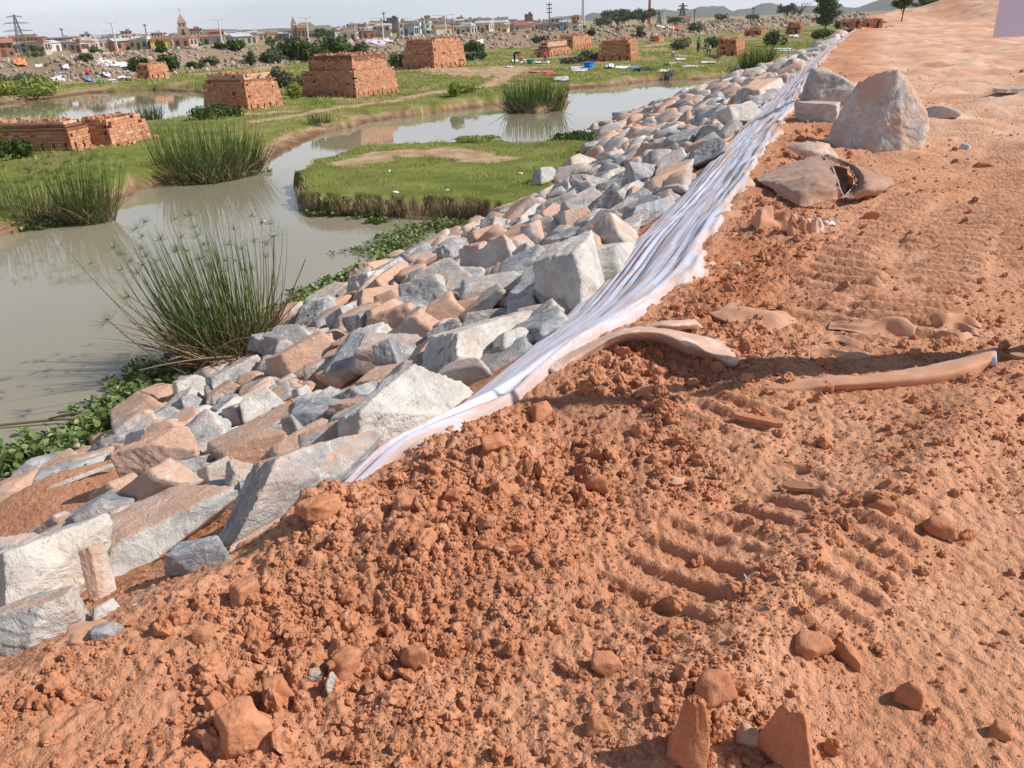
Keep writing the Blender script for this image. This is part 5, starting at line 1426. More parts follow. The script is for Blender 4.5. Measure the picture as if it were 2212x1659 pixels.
bush("small round bush on the far bank above the low kilns", 1276, 77, 18, 14, 250, M_LEAF, .35, 27)
bush("low bush on the far bank crest by the town's end", 1250, 62, 32, 9, 300, M_LEAF, .4, 28)
bush("tall scrub on the far bank right of the sooty kiln", 1384, 82, 26, 24, 400, M_LEAFG, .35, 29)
bush("low grass scrub left of the sooty kiln", 1270, 128, 50, 18, 500, M_LEAFG, .2, 30)
bush("green scrub at the left of the sooty kiln's foot", 1240, 136, 60, 16, 500, M_LEAFG, .2, 31)
bush("dark scrub by the standing washer", 1475, 106, 50, 26, 500, M_LEAFG, .22, 32)
bush("tall weeds behind the standing washer", 1530, 104, 50, 24, 500, M_LEAF, .22, 33)
bush("dark green bush beside the straw capped kiln", 1675, 100, 38, 34, 700, M_LEAF, .2, 34)
bush("round bush at the foot of the tall poplar", 1778, 84, 46, 24, 600, M_LEAF, .25, 35)
bush("grey scrub on the far bank near the poplar", 1500, 66, 34, 16, 300, M_LEAFG, .4, 36)
bush("weeds at the left end of the far bank", 40, 178, 90, 16, 500, M_LEAFG, .22, 37)
bush("tall grass on the left bank of the pond", 60, 205, 110, 34, 900, M_GRASS, .25, 38, cat="tall grass")
bush("green scrub on the far bank crest at the far left", 205, 116, 28, 14, 300, M_LEAF, .28, 39)
bush("olive scrub on the far bank face at the left", 180, 130, 30, 14, 300, M_LEAFG, .28, 40)
bush("brown green scrub at the top of the left bank", 80, 124, 44, 12, 300, M_LEAFG, .28, 41)
bush("grass tuft on the island's upper edge", 1030, 307, 120, 12, 700, M_GRASS, .07, 42, cat="grass tuft")
bush("dark weed tuft at the right end of the island by the rocks", 1278, 325, 20, 26, 250, M_LEAF, .10, 43)
bush("water weeds along the upper edge of the island", 1230, 300, 110, 14, 600, M_LEAF, .09, 44)
bush("scrub under the far bank between the pair of kilns and the poplar", 1815, 62, 40, 18, 300, M_LEAFG, .5, 45)

def tree(label, cx, cy, top, wpx, n, seed, mat=None, bare=False, poplar=False, D=None, size=None):
    g = G(cx, cy) if D is None else PD(cx, cy, D)
    if D is not None: g[2] = Gz(g[0], g[1], False)
    Dd = float(np.linalg.norm(g - [0, 0, CAM_H])); w = wpx / FOC * Dd
    up = project(g + np.array([0, 0, 1.0])); H = (project(g)[1] - top) / (project(g)[1] - up[1]); rg = np.random.default_rng(seed + 700)
    root = empty("tree", tuple(g)); tag(root, label, "tree", "trees beyond the plain")
    tb = MB(); tr_h = H * (.9 if poplar else .6)
    pts = [(rg.uniform(-.02, .02) * w, 0, tr_h * u) for u in np.linspace(-.03, 1, 6)]; tb.tube(pts, np.linspace(.035, .012, 6) * max(w, H * .4), 8, .5)
    limbs = []
    for k in range(26 if bare else 12):
        z0 = tr_h * rg.uniform(.35, 1.0); a = rg.uniform(0, 6.28); L = w * rg.uniform(.25, .5); e = (L * math.cos(a), L * math.sin(a) * .8, z0 + (H - z0) * rg.uniform(.3, .9))
        mid = (e[0] * .45, e[1] * .45, z0 + (e[2] - z0) * .65); tb.tube([(0, 0, z0), mid, e], np.array([.014, .009, .004]) * max(w, H * .4), 5, .5); limbs.append(e)
        if bare:
            for _ in range(4):
                q = (e[0] + rg.uniform(-.14, .14) * w, e[1] + rg.uniform(-.14, .14) * w, e[2] + rg.uniform(-.02, .16) * H); tb.tube([mid, e, q], np.array([.005, .004, .002]) * w, 4, .5)
    tb.build("trunk", M_BARK, root, True)
    if not bare:
        bl = []
        if poplar:
            for k in range(14):
                z = H * (.22 + .8 * k / 14); bl.append(((rg.uniform(-.14, .14) * w, rg.uniform(-.1, .1) * w, z), (w * rg.uniform(.26, .42), w * .34, H * .09)))
        else:
            for e in limbs: bl.append((e, (w * rg.uniform(.14, .24), w * rg.uniform(.14, .24), H * rg.uniform(.10, .18))))
            bl.append(((0, 0, H * .72), (w * .3, w * .3, H * .25)))
        fo = FO(); fo.add(*leafy(bl, n, size or max(.12, 2.3 / FOC * Dd), rg)); fo.build("crown", mat or M_LEAF, root, "stuff")
    return root
tree("tall dark poplar shaped tree rising beside the embankment, cut by the picture top", 1781, 66, -18, 52, 5200, 1, M_LEAF, poplar=True)
tree("dark tree beside the end of the road, right of the pair of kilns", 1948, 46, -14, 38, 2200, 2, M_LEAF)
tree("broad black green tree right behind the orange road end", 2014, 26, -2, 48, 2200, 3, M_LEAF, D=190)
tree("leafless spreading tree on the far horizon left of the poplar", 1727, 32, 6, 38, 0, 4, bare=True, D=330)
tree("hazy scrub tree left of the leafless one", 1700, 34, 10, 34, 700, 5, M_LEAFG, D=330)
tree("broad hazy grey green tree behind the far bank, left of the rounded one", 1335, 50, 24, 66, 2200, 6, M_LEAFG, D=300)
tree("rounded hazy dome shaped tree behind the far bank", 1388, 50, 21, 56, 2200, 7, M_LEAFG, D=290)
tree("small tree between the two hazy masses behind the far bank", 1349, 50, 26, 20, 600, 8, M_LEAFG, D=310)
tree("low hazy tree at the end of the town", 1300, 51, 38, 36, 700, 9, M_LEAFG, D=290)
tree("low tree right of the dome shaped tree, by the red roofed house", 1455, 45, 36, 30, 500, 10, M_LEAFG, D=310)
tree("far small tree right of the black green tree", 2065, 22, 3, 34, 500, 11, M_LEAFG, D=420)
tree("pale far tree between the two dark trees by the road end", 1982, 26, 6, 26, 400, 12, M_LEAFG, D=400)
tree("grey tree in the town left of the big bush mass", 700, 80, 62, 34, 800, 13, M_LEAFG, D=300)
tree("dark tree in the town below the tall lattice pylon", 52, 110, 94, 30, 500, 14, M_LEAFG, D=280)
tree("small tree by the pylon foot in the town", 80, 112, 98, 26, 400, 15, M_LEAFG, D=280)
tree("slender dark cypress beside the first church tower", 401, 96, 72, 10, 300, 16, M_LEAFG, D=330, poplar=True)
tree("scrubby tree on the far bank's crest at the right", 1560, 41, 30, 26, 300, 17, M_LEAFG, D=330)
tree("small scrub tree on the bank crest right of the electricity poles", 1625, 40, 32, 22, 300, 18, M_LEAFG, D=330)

# ------------------------------------------------------------------ grass, water plants, scrub scattered over the plain
def build_grass():
    rg = np.random.default_rng(11); fo = FO()
    def field(n, x0, x1, y0, y1, hmin, hmax, wd, seg=2, zt=.15):
        x = rg.uniform(x0, x1, n); y = rg.uniform(y0, y1, n)
        ok = (np.abs(np.arctan2(x, y)) < math.radians(42)); x, y = x[ok], y[ok]
        Z, grass, wet, lev, T, s, trk, clump, bt = land(x, y, True, True)
        pn = fbm2(x * .9, y * .9, 3, 33)
        k = (grass > .3) & (lev < .5) & (Z > WATER_Z + .12) & (rg.random(len(x)) < .35 + .9 * sstep(-.2, .4, pn)); x, y, Z, pn = x[k], y[k], Z[k], pn[k]
        m = len(x); b = np.stack([x, y, Z - .01], 1); h = rg.uniform(hmin, hmax, m) * (.6 + .9 * sstep(-.1, .5, pn))
        t = b + np.stack([rg.normal(0, .35, m) * h, rg.normal(0, .35, m) * h, h], 1)
        D = np.hypot(x, y)
        fo.add(*blades(b, t, np.stack([rg.normal(0, .15, m) * h, rg.normal(0, .15, m) * h, -.1 * h], 1), wd * D / 20 * rg.uniform(.7, 1.3, m), np.clip(.5 + .5 * pn + rg.normal(0, .18, m), 0, 1), seg))
    field(60000, -9, 8, 17, 38, .04, .11, .014)
    field(90000, -34, 24, 26, 75, .05, .16, .016)
    field(60000, -70, 50, 60, 125, .08, .28, .016)
    o = fo.build("grass", M_GRASS, None, "stuff"); o['label'] = "short green grass on the island and the flood plain"
build_grass()
def rosettes(pts, label, seed, r0=.10, leaves=8):
    rg = np.random.default_rng(seed); V = []; F = []; T = []; n = 0
    for x, y, z, s in pts:
        for k in range(leaves):
            a = rg.uniform(0, 6.28); el = rg.uniform(.15, 1.1); L = r0 * s * rg.uniform(.7, 1.3); d = np.array([math.cos(a) * math.cos(el), math.sin(a) * math.cos(el), math.sin(el)])
            c = np.array([x, y, z]) + d * L; sd = np.array([-math.sin(a), math.cos(a), 0]); up = np.cross(d, sd) * -1; w = L * .46
            fw = d * math.cos(.5) - up * math.sin(.5) * .2
            ring = [c - fw * w, c - fw * w * .3 + sd * w * .75, c + fw * w * .5 + sd * w * .7, c + fw * w, c + fw * w * .5 - sd * w * .7, c - fw * w * .3 - sd * w * .75, c + up * w * .12]
            st = [np.array([x, y, z - .01]), np.array([x, y, z - .01]) + sd * .008]
            V += ring + st + [c - fw * w * .8]; F += [[n + i, n + (i + 1) % 6, n + 6] for i in range(6)] + [[n + 7, n + 8, n + 9]]
            T += [float(np.clip(rg.normal(.5, .25), 0, 1))] * 10; n += 10
    o = link("water_hyacinth", np_mesh("water_hyacinth", np.array(V), np.array(F), [M_HYA], True, np.array(T))); tag(o, label, "water plants", None, "stuff"); return o
def hya_line(px, width, n, seed, s=(.6, 1.3)):
    rg = np.random.default_rng(seed); out = []; W_ = [P(x, y, WATER_Z)[:2] for x, y in px]; seg = [np.hypot(*(b - a)) for a, b in zip(W_[:-1], W_[1:])]; cum = np.cumsum([0] + seg)
    for _ in range(n):
        u = rg.uniform(0, cum[-1]); i = min(len(seg) - 1, int(np.searchsorted(cum, u) - 1)); i = max(i, 0); q = W_[i] + (W_[i + 1] - W_[i]) * (u - cum[i]) / seg[i]
        q = q + rg.normal(0, width, 2) * (.4 + .8 * abs(noise2(np.array([u * .9]), np.array([seed * 1.0]), 3)[0]))
        out.append((q[0], q[1], 0, rg.uniform(*s)))
    zz = np.maximum(WATER_Z, land(np.array([o[0] for o in out]), np.array([o[1] for o in out]), False)) + .01
    return [(o[0], o[1], float(z), o[3]) for o, z in zip(out, zz) if z < WATER_Z + .35]
pts = hya_line([(-40, 1010), (40, 1000), (90, 985), (150, 960), (215, 925), (262, 885), (300, 858)], .5, 460, 1, (.6, 1.4))
pts += hya_line([(300, 850), (330, 810), (360, 790)], .35, 150, 2, (.6, 1.3))
rosettes(pts, "leafy green water hyacinth along the near rocks", 61, .075, 8)
pts = hya_line([(640, 640), (700, 628), (750, 600), (800, 578), (880, 568)], .28, 260, 3, (.5, 1.0)) + hya_line([(820, 560), (870, 515), (930, 492), (1000, 480)], .45, 300, 4, (.5, 1.0)) + hya_line([(590, 680), (640, 660), (700, 640)], .3, 120, 8, (.5, 1.0))
pts += hya_line([(800, 482), (835, 478)], .2, 60, 5, (.5, .9)) + hya_line([(730, 545), (800, 540), (850, 505)], .3, 60, 6, (.4, .8)) + hya_line([(400, 398), (450, 396), (540, 378), (575, 372)], .3, 160, 9, (.6, 1.2)) + hya_line([(0, 500), (60, 494), (130, 486)], .4, 160, 10, (.6, 1.2))
rosettes(pts, "floating mats of small leaved water plants by the river bend", 62, .10, 7)
pts = hya_line([(680, 462), (760, 462), (830, 464)], .25, 260, 7, (.7, 1.2)) + [(x, y, WATER_Z + float(RNG.uniform(0.02, .42)), s) for x, y, z, s in hya_line([(690, 450), (760, 455), (820, 456)], .18, 200, 11, (.7, 1.1))]
rosettes(pts, "dark green creepers hanging on the undercut island bank", 63, .11, 7)
# roots and dead stems on the undercut bank
def bank_roots():
    rg = np.random.default_rng(5); fo = FO(); pl = [P(x, y, WATER_Z)[:2] for x, y in [(646, 440), (690, 462), (823, 468), (983, 473), (1045, 474)]]
    b = []
    for a, c in zip(pl[:-1], pl[1:]):
        for _ in range(500): u = rg.random(); q = a + (c - a) * u + rg.normal(0, .07, 2); b.append([q[0], q[1], WATER_Z + rg.uniform(.1, .55)])
    b = np.array(b); t = b + np.stack([rg.normal(0, .08, len(b)), rg.normal(-.03, .06, len(b)), -rg.uniform(.1, .45, len(b))], 1); t[:, 2] = np.maximum(t[:, 2], WATER_Z - .02)
    fo.add(*blades(b, t, np.stack([rg.normal(0, .06, len(b)), -np.abs(rg.normal(0, .05, len(b))), np.zeros(len(b))], 1), np.full(len(b), .012), rg.random(len(b)), 3))
    o = fo.build("bank_roots", M_DEAD, None, "stuff"); o['label'] = "dead roots and stems hanging from the island bank"
bank_roots()

# ================================================================== FAR BANK RUBBLE
def build_bank():
    rg = np.random.default_rng(8); mb = MB(); tones = []
    for a, b in zip(BF[:-1], BF[1:]):
        L = math.hypot(*(b - a)); d = (b - a) / L; n = np.array([-d[1], d[0]])
        mid = (a + b) / 2; D = math.hypot(*mid)
        if D > 420: continue
        sp = max(.62, D / 150); cnt = int(L * 9.0 / (sp * sp) * 1.25)
        u = rg.uniform(0, L, cnt); v = rg.uniform(-.3, 9.5, cnt)
        X = a[0] + d[0] * u + n[0] * v; Y = a[1] + d[1] * u + n[1] * v; az = np.degrees(np.arctan2(X, Y)); k = (np.abs(az) < 40)
        k &= rg.random(cnt) < np.clip(.75 + .9 * noise2(X * .07, Y * .07, 66), 0, 1)
        X, Y = X[k], Y[k]; Z = land(X, Y, False)
        for x, y, z in zip(X, Y, Z):
            vv, ff = LOWP2[int(rg.integers(6))]; s = sp * rg.uniform(.2, .52); R = np.array(Euler(rg.uniform(0, 6.28, 3)).to_matrix())
            mb.add((vv * s * rg.uniform(.6, 1.1, 3)) @ R.T + [x, y, z + .05], ff, float(np.clip(rg.normal(.5, .2), 0, 1)))
    m, nt, b = newmat("bank_rubble", .95, .1)
    c = ramp(nt, attr(nt, "tint", "Fac"), [(0, (.17, .13, .10)), (.4, (.33, .26, .20)), (.7, (.45, .37, .30)), (1, (.56, .50, .44))])
    nt.links.new(c, b.inputs["Base Color"])
    o = mb.build("bank_rubble", m, None, False); tag(o, "grey brown rubble covering the far river bank", "rubble", None, "stuff")
LOWP2 = []
for k in range(6):
    v, f = stone_proto(400 + k, 1, .7, 1.1, 7, .05, 30, .05); LOWP2.append((v / np.abs(v).max(axis=0), f))
build_bank()

# ================================================================== THE TOWN
WALLC = {"white": (.78, .77, .74), "cream": (.72, .64, .50), "grey": (.42, .42, .42), "pale blue": (.42, .60, .74), "pink": (.70, .46, .40), "brick": (.48, .22, .14), "ochre": (.66, .45, .18), "mint": (.50, .68, .60), "slate": (.20, .21, .23), "beige": (.58, .49, .39), "yellow": (.80, .62, .18)}
ROOFC = {"brown": (.32, .13, .09), "rusty": (.36, .20, .13), "grey": (.36, .36, .37), "orange": (.48, .22, .13), "dark": (.12, .11, .11), "pale": (.60, .60, .60)}
def obj_color_mat(name, rough, var):
    m, nt, b = newmat(name, rough, .2); oi = nt.nodes.new("ShaderNodeObjectInfo")
    n = noise_n(nt, geo_pos(nt), .35, 5, .65)
    c = mixc(nt, ramp(nt, n, [(.35, var), (.65, 0.0)]), oi.outputs["Color"], (.20, .16, .13)); nt.links.new(c, b.inputs["Base Color"]); return m
M_WALL = obj_color_mat("painted_wall", .9, .45); M_ROOF = obj_color_mat("roof_sheet", .75, .5)
M_WIN = flat_mat("window_dark", (.05, .055, .065), .35, .3, 3, 0, .5)
M_DOOR = flat_mat("door_wood", (.18, .10, .06), .8, .3, 3)
def wall_box():
    mb = MB(); mb.box((0, 0, .5), (1, 1, 1)); return mb.mesh("wall", [M_WALL])
def gable():
    me = MB(); v = [(-.56, -.58, 0), (.56, -.58, 0), (.56, .58, 0), (-.56, .58, 0), (-.56, 0, 1), (.56, 0, 1)]
    me.add(v, [[0, 1, 5, 4], [2, 3, 4, 5], [0, 3, 2, 1]]); me.add(v, [[1, 2, 5], [3, 0, 4]]); return me.mesh("roof", [M_ROOF])
def hip():
    me = MB(); v = [(-.56, -.58, 0), (.56, -.58, 0), (.56, .58, 0), (-.56, .58, 0), (-.28, 0, 1), (.28, 0, 1)]
    me.add(v, [[0, 1, 5, 4], [2, 3, 4, 5], [0, 3, 2, 1]]); me.add(v, [[1, 2, 5], [3, 0, 4]]); return me.mesh("roof", [M_ROOF])
def flatroof():
    me = MB(); me.box((0, 0, .05), (1.08, 1.1, .1)); me.box((.15, .1, .45), (.35, .4, .7)); return me.mesh("roof", [M_ROOF])
def unit(mat, name):
    mb = MB(); mb.box((0, 0, 0), (1, 1, 1)); return mb.mesh(name, [mat])
ME_WALL, ME_ROOFS, ME_WIN, ME_BALC = wall_box(), {"gabled": gable(), "hipped": hip(), "flat": flatroof()}, unit(M_WIN, "window"), unit(M_WALL, "balcony")
ME_DOOR = unit(M_DOOR, "door")
def house(x, y, z, w, d, h, wc, rk, rc, yaw, rg, storeys, balc=False, cols=None, name="house"):
    root = empty(name, (x, y, z), yaw)
    link("wall", ME_WALL, root, (0, 0, -2.5), None, (w, d, h + 2.5), WALLC[wc] + (1,))
    rh = {"gabled": w * .16, "hipped": w * .17, "flat": 1.2}[rk]
    link("roof", ME_ROOFS[rk], root, (0, 0, h), None, (w, d, rh), ROOFC[rc] + (1,))
    cols = cols or max(2, int(w / 2.0)); sh = h / storeys
    for s in range(storeys):
        for c in range(cols):
            if rg.random() < .12: continue
            xx = (c + .5) / cols * w - w / 2
            if s == 0 and c == cols // 2: link("door", ME_DOOR, root, (xx, -d / 2 - .04, 1.1), None, (1.1, .12, 2.2)); continue
            link("window", ME_WIN, root, (xx, -d / 2 - .03, s * sh + sh * .55), None, (w / cols * .46, .1, sh * .46))
        if balc and s > 0: link("balcony", ME_BALC, root, (0, -d / 2 - .6, s * sh), None, (w * .8, 1.2, .9), WALLC[wc] + (1,))
    for c in range(2): # side windows
        link("window", ME_WIN, root, (w / 2 + .03, (c - .5) * d * .45, h * .62), None, (.1, 1.2, sh * .45))
    return root
SKY_X = [0, 80, 110, 130, 180, 200, 250, 300, 350, 400, 450, 500, 540, 600, 640, 700, 740, 760, 800, 840, 900, 950, 1000, 1060, 1105, 1150, 1200, 1250, 1290]
SKY_Y = [78, 75, 86, 82, 76, 76, 73, 72, 73, 70, 70, 66, 64, 66, 64, 62, 56, 50, 42, 38, 37, 36, 37, 36, 40, 39, 38, 38, 46]
TLAND = [(60, "under the lattice pylon"), (200, "left of the first street lamp"), (300, "after the first street lamp"), (395, "left of the first church tower"), (480, "right of the first church tower"), (560, "midway between the churches"), (640, "just left of the brown roofed church"), (740, "after the brown roofed church"), (840, "left of the dark blue block"), (930, "right of the dark blue block"), (1010, "by the slim white post"), (1110, "in the dense part"), (1200, "near the dark mast"), (1300, "at the town's right end")]
town_items = []
def build_town():
    rg = np.random.default_rng(77)
    for row, D in enumerate([300, 380, 480, 610]):
        x = -20.0
        while x < 1292:
            wm = rg.uniform(3.4, 6.6); wpx = wm / D * FOC
            x0_ = x; x += wpx * rg.uniform(.55, .75) + (rg.uniform(0, 22) if row == 0 else rg.uniform(0, 5))
            if row == 0 and rg.random() < .35: continue
            q = PD(x, 60, D * rg.uniform(.97, 1.03)); gz = Gz(q[0], q[1], False)
            ytop = np.interp(x, SKY_X, SKY_Y) + rg.uniform(0, 5) + (3 - row) * 4.4
            pz = PD(x, ytop, math.hypot(q[0], q[1]))[2]
            h = float(np.clip(pz - gz, 3.2, 13)) * rg.uniform(.80, 1.0); h = max(3.0, h)
            if pz - gz < 2.4: continue
            st = max(1, int(round(h / 3.0)))
            wc = ["white", "cream", "grey", "pale blue", "pink", "brick", "ochre", "mint", "slate", "beige", "yellow"][rg.choice(11, p=[.30, .17, .15, .05, .03, .07, .02, .02, .04, .14, .01])]
            rk = ["gabled", "hipped", "flat"][rg.choice(3, p=[.34, .18, .48])]; rc = ["brown", "rusty", "grey", "orange", "dark", "pale"][rg.choice(6, p=[.14, .18, .28, .05, .10, .25])]
            if 838 < x < 868 or (392 < x < 440 and row > 1) or (640 < x < 690 and row > 1): continue
            x += wpx * .45
            r = house(q[0], q[1], gz, wm, wm * rg.uniform(.7, 1.0), h, wc, rk, rc, -math.atan2(q[0], q[1]) + rg.uniform(-.6, .6), rg, st, rg.random() < .3, 2 if row > 1 else None)
            r['category'] = "house"; r['group'] = "houses of the town"
            lm = [n for a, n in TLAND if x < a][0]
            stn = ["", "low", "two-storey", "three-storey", "four-storey", "five-storey"][min(5, st)]
            town_items.append((r, x, "%s %s house, %s %s roof, %s" % (stn, wc, rc, rk, lm)))
build_town(); uniquify(town_items)
def at_town(x, y, D): q = PD(x, y, D); return q[0], q[1], Gz(q[0], q[1], False)
def top_z(x, y, D): return float(PD(x, y, D)[2])
def special():
    rg = np.random.default_rng(3); V = lambda q: -math.atan2(q[0], q[1])
    # first church: tall tower with a spire
    q = at_town(400, 90, 400); root = empty("church", q, V(q)); tag(root, "stone church tower with a tall pointed spire on the skyline", "church")
    zt = top_z(397, 28, 400) - q[2]; sh = zt * .55; mb = MB(); mb.box((0, 0, sh / 2 - 1), (4.6, 4.6, sh + 2)); o = mb.build("tower", M_WALL, root); o.color = (.50, .36, .26, 1)
    mb = MB(); mb.box((0, 0, sh + zt * .07), (3.5, 3.5, zt * .14)); o = mb.build("belfry", M_WALL, root); o.color = (.55, .41, .30, 1)
    mb = MB(); v = [(-2, -2, sh + zt * .14), (2, -2, sh + zt * .14), (2, 2, sh + zt * .14), (-2, 2, sh + zt * .14), (0, 0, zt)]; mb.add(v, [[0, 1, 4], [1, 2, 4], [2, 3, 4], [3, 0, 4]]); o = mb.build("spire", M_ROOF, root); o.color = (.45, .32, .24, 1)
    for k in range(3): link("window", ME_WIN, root, (0, -2.34, sh * (.35 + .2 * k)), None, (1.0, .1, 2.0))
    for k in (-1, 1): link("window", ME_WIN, root, (k * .8, -1.79, sh + zt * .07), None, (.6, .1, zt * .09))
    mb = MB(); mb.box((0, 0, zt + 1.0), (.12, .12, 2.2)); mb.box((0, 0, zt + 1.3), (1.0, .12, .12)); mb.build("cross", M_DOOR, root)
    def block(x0, x1, yt, D, wc, rk, rc, st, cols, lab, yaw=0.0, d=12, name="building", balc=False):
        q = at_town((x0 + x1) / 2, 80, D); w = (x1 - x0) / FOC * D; h = top_z((x0 + x1) / 2, yt, D) - q[2]
        rh = {"gabled": w * .22, "hipped": w * .24, "flat": 1.2}[rk]
        r = house(q[0], q[1], q[2], w, d, max(3, h - rh), wc, rk, rc, V(q) + yaw, rg, st, balc, cols, name); tag(r, lab, "building"); return r
    block(409, 436, 56, 430, "pink", "flat", "rusty", 5, 5, "tall reddish apartment block right of the stone church tower", d=14)
    block(436, 456, 68, 420, "yellow", "flat", "rusty", 3, 4, "yellow building right of the reddish apartment block", d=10)
    block(456, 482, 61, 440, "brick", "gabled", "brown", 3, 4, "brown brick building with a steep roof by the second street lamp", d=12)
    block(0, 77, 73, 330, "pink", "flat", "rusty", 3, 14, "long colonnaded building under the lattice pylon at the left", d=14)
    block(-30, 12, 80, 290, "brick", "gabled", "orange", 2, 4, "red roofed house cut by the left edge of the picture", d=10)
    block(265, 284, 61, 420, "pink", "flat", "orange", 4, 3, "tall salmon coloured block above the first street lamp's right", d=10)
    block(176, 194, 67, 400, "white", "flat", "grey", 4, 2, "white tower like house with a flat roof left of the first street lamp", d=8)
    block(120, 148, 75, 380, "grey", "flat", "grey", 4, 4, "grey block below the small antenna at the left", d=10)
    block(330, 350, 64, 390, "cream", "flat", "pale", 3, 4, "cream block with a pale flat roof left of the church tower", d=10)
    block(840, 862, 33, 480, "slate", "flat", "dark", 6, 6, "dark blue glass fronted block, tallest in the dense part of the town", d=16)
    block(990, 1003, 32, 500, "yellow", "flat", "pale", 4, 2, "narrow yellow block above the densest part of the town", d=8)
    block(920, 932, 31, 500, "cream", "hipped", "orange", 4, 2, "cream house with an orange roof right of the dark blue block", d=8)
    block(1135, 1151, 25, 420, "brick", "flat", "brown", 5, 2, "red brick water tower like block standing above the houses", d=8)
    block(1236, 1253, 30, 340, "ochre", "hipped", "brown", 3, 2, "orange house with a brown hipped roof at the town's right end", d=8)
    block(1190, 1208, 35, 320, "pale blue", "gabled", "grey", 3, 2, "tall pale blue house right of the dark mast", d=9)
    block(1210, 1224, 43, 290, "pale blue", "gabled", "pale", 2, 2, "small bright blue house nearest the bank", d=8)
    block(993, 1012, 46, 400, "pale blue", "hipped", "grey", 3, 3, "pale blue house with a grey roof in the densest part", d=9)
    block(752, 768, 46, 430, "white", "flat", "pale", 3, 3, "white flat roofed house at the left foot of the dense hill", d=9)
    block(1457, 1487, 36, 330, "cream", "gabled", "brown", 1, 4, "low house with a red roof behind the far bank near the pylon", d=9)
    block(762, 772, 56, 330, "mint", "flat", "pale", 4, 2, "white and green narrow block above the bush mass", d=8)
    block(768, 790, 60, 315, "brick", "flat", "orange", 3, 3, "red brick block above the bush mass's right side", d=9)
    # second church: long nave with a brown roof and a thin tower
    q = at_town(665, 80, 380); root = empty("church", q, V(q)); tag(root, "church with a long brown roof and a thin pointed tower at its left", "church")
    w = 36 / FOC * 380; h1 = top_z(665, 60, 380) - q[2]; h2 = top_z(665, 48, 380) - q[2]
    mb = MB(); mb.box((0, 0, h1 / 2 - 1), (w, 10, h1 + 2)); o = mb.build("nave", M_WALL, root); o.color = (.55, .36, .26, 1)
    mb = MB(); v = [(-w / 2 - .3, -5.6, h1), (w / 2 + .3, -5.6, h1), (w / 2 + .3, 5.6, h1), (-w / 2 - .3, 5.6, h1), (-w / 2 + 1, 0, h2), (w / 2 - 2.5, 0, h2)]; mb.add(v, [[0, 1, 5, 4], [2, 3, 4, 5]]); mb.add(v, [[1, 2, 5], [3, 0, 4]]); o = mb.build("roof", M_ROOF, root); o.color = (.34, .17, .11, 1)
    zt = top_z(642, 35, 380) - q[2]; mb = MB(); mb.box((-w / 2 - 1.2, 0, zt * .35 - 1), (2.4, 2.4, zt * .7 + 2)); o = mb.build("tower", M_WALL, root); o.color = (.42, .26, .20, 1)
    mb = MB(); x0 = -w / 2 - 1.2; v = [(x0 - 1.2, -1.2, zt * .7), (x0 + 1.2, -1.2, zt * .7), (x0 + 1.2, 1.2, zt * .7), (x0 - 1.2, 1.2, zt * .7), (x0, 0, zt)]; mb.add(v, [[0, 1, 4], [1, 2, 4], [2, 3, 4], [3, 0, 4]]); o = mb.build("spire", M_ROOF, root); o.color = (.36, .22, .17, 1)
    for k in range(5): link("window", ME_WIN, root, (-w / 2 + (k + .5) * w / 5, -5.04, h1 * .55), None, (.9, .1, 2.0))
    # long green roofed hall
    q = at_town(692, 84, 350); root = empty("hall", q, V(q)); tag(root, "long low hall with a dull green roof right of the brown roofed church", "hall")
    w = 44 / FOC * 350; h1 = top_z(692, 66, 350) - q[2]; mb = MB(); mb.box((0, 0, h1 / 2 - 1), (w, 9, h1 + 2)); o = mb.build("wall", M_WALL, root); o.color = WALLC["beige"] + (1,)
    mb = MB(); v = [(-w / 2 - .4, -5.2, h1), (w / 2 + .4, -5.2, h1), (w / 2 + .4, 5.2, h1), (-w / 2 - .4, 5.2, h1), (-w / 2, 0, h1 + 1.9), (w / 2, 0, h1 + 1.9)]; mb.add(v, [[0, 1, 5, 4], [2, 3, 4, 5]]); mb.add(v, [[1, 2, 5], [3, 0, 4]]); o = mb.build("roof", M_ROOF, root); o.color = (.22, .26, .17, 1)
    for k in range(7): link("window", ME_WIN, root, (-w / 2 + (k + .5) * w / 7, -4.54, h1 * .55), None, (1.1, .1, 1.2))
special()

# ------------------------------------------------------------------ lamps, masts, pylons
M_STEEL = flat_mat("galvanised_steel", (.62, .63, .64), .5, .1, 3); M_DARKST = flat_mat("dark_steel", (.16, .17, .19), .6, .2, 3); M_REDWH = flat_mat("mast_red", (.50, .16, .12), .6, .2, 3); M_LAMPG = flat_mat("lamp_cover", (.80, .82, .84), .3, .05, 3)
def mast_base(x, yb, D): q = PD(x, yb, D); return np.array([q[0], q[1], Gz(q[0], q[1], False)])
def street_lamp(x, yb, yt, D, lab):
    g = mast_base(x, yb, D); H = top_z(x, yt, math.hypot(g[0], g[1])) - g[2]; root = empty("street_lamp", tuple(g), -math.atan2(g[0], g[1])); tag(root, lab, "street lamp", "double armed street lamps along the far bank")
    k = D / 150; mb = MB(); mb.tube([(0, 0, -.5), (0, 0, H * .97)], [.16 * k, .10 * k], 8); mb.build("pole", M_STEEL, root)
    for sgn, hh, L in ((-1, .98, 1.9), (1, .98, 1.5), (-1, .78, 2.2)):
        mb = MB(); mb.tube([(0, 0, H * (hh - .06)), (sgn * L * .5 * k * .8, 0, H * hh), (sgn * L * k * .8, 0, H * hh)], .055 * k, 5); a = mb.build("arm", M_STEEL, root)
        mb = MB(); mb.box((sgn * L * k * .9, 0, H * hh - .03), (.75 * k, .3 * k, .13 * k)); mb.build("lamp_head", M_LAMPG, a)
street_lamp(253, 103, 45, 135, "street lamp with three arms rising above the left bank")
street_lamp(480, 94, 39, 150, "second street lamp from the left, right of the stone church tower")
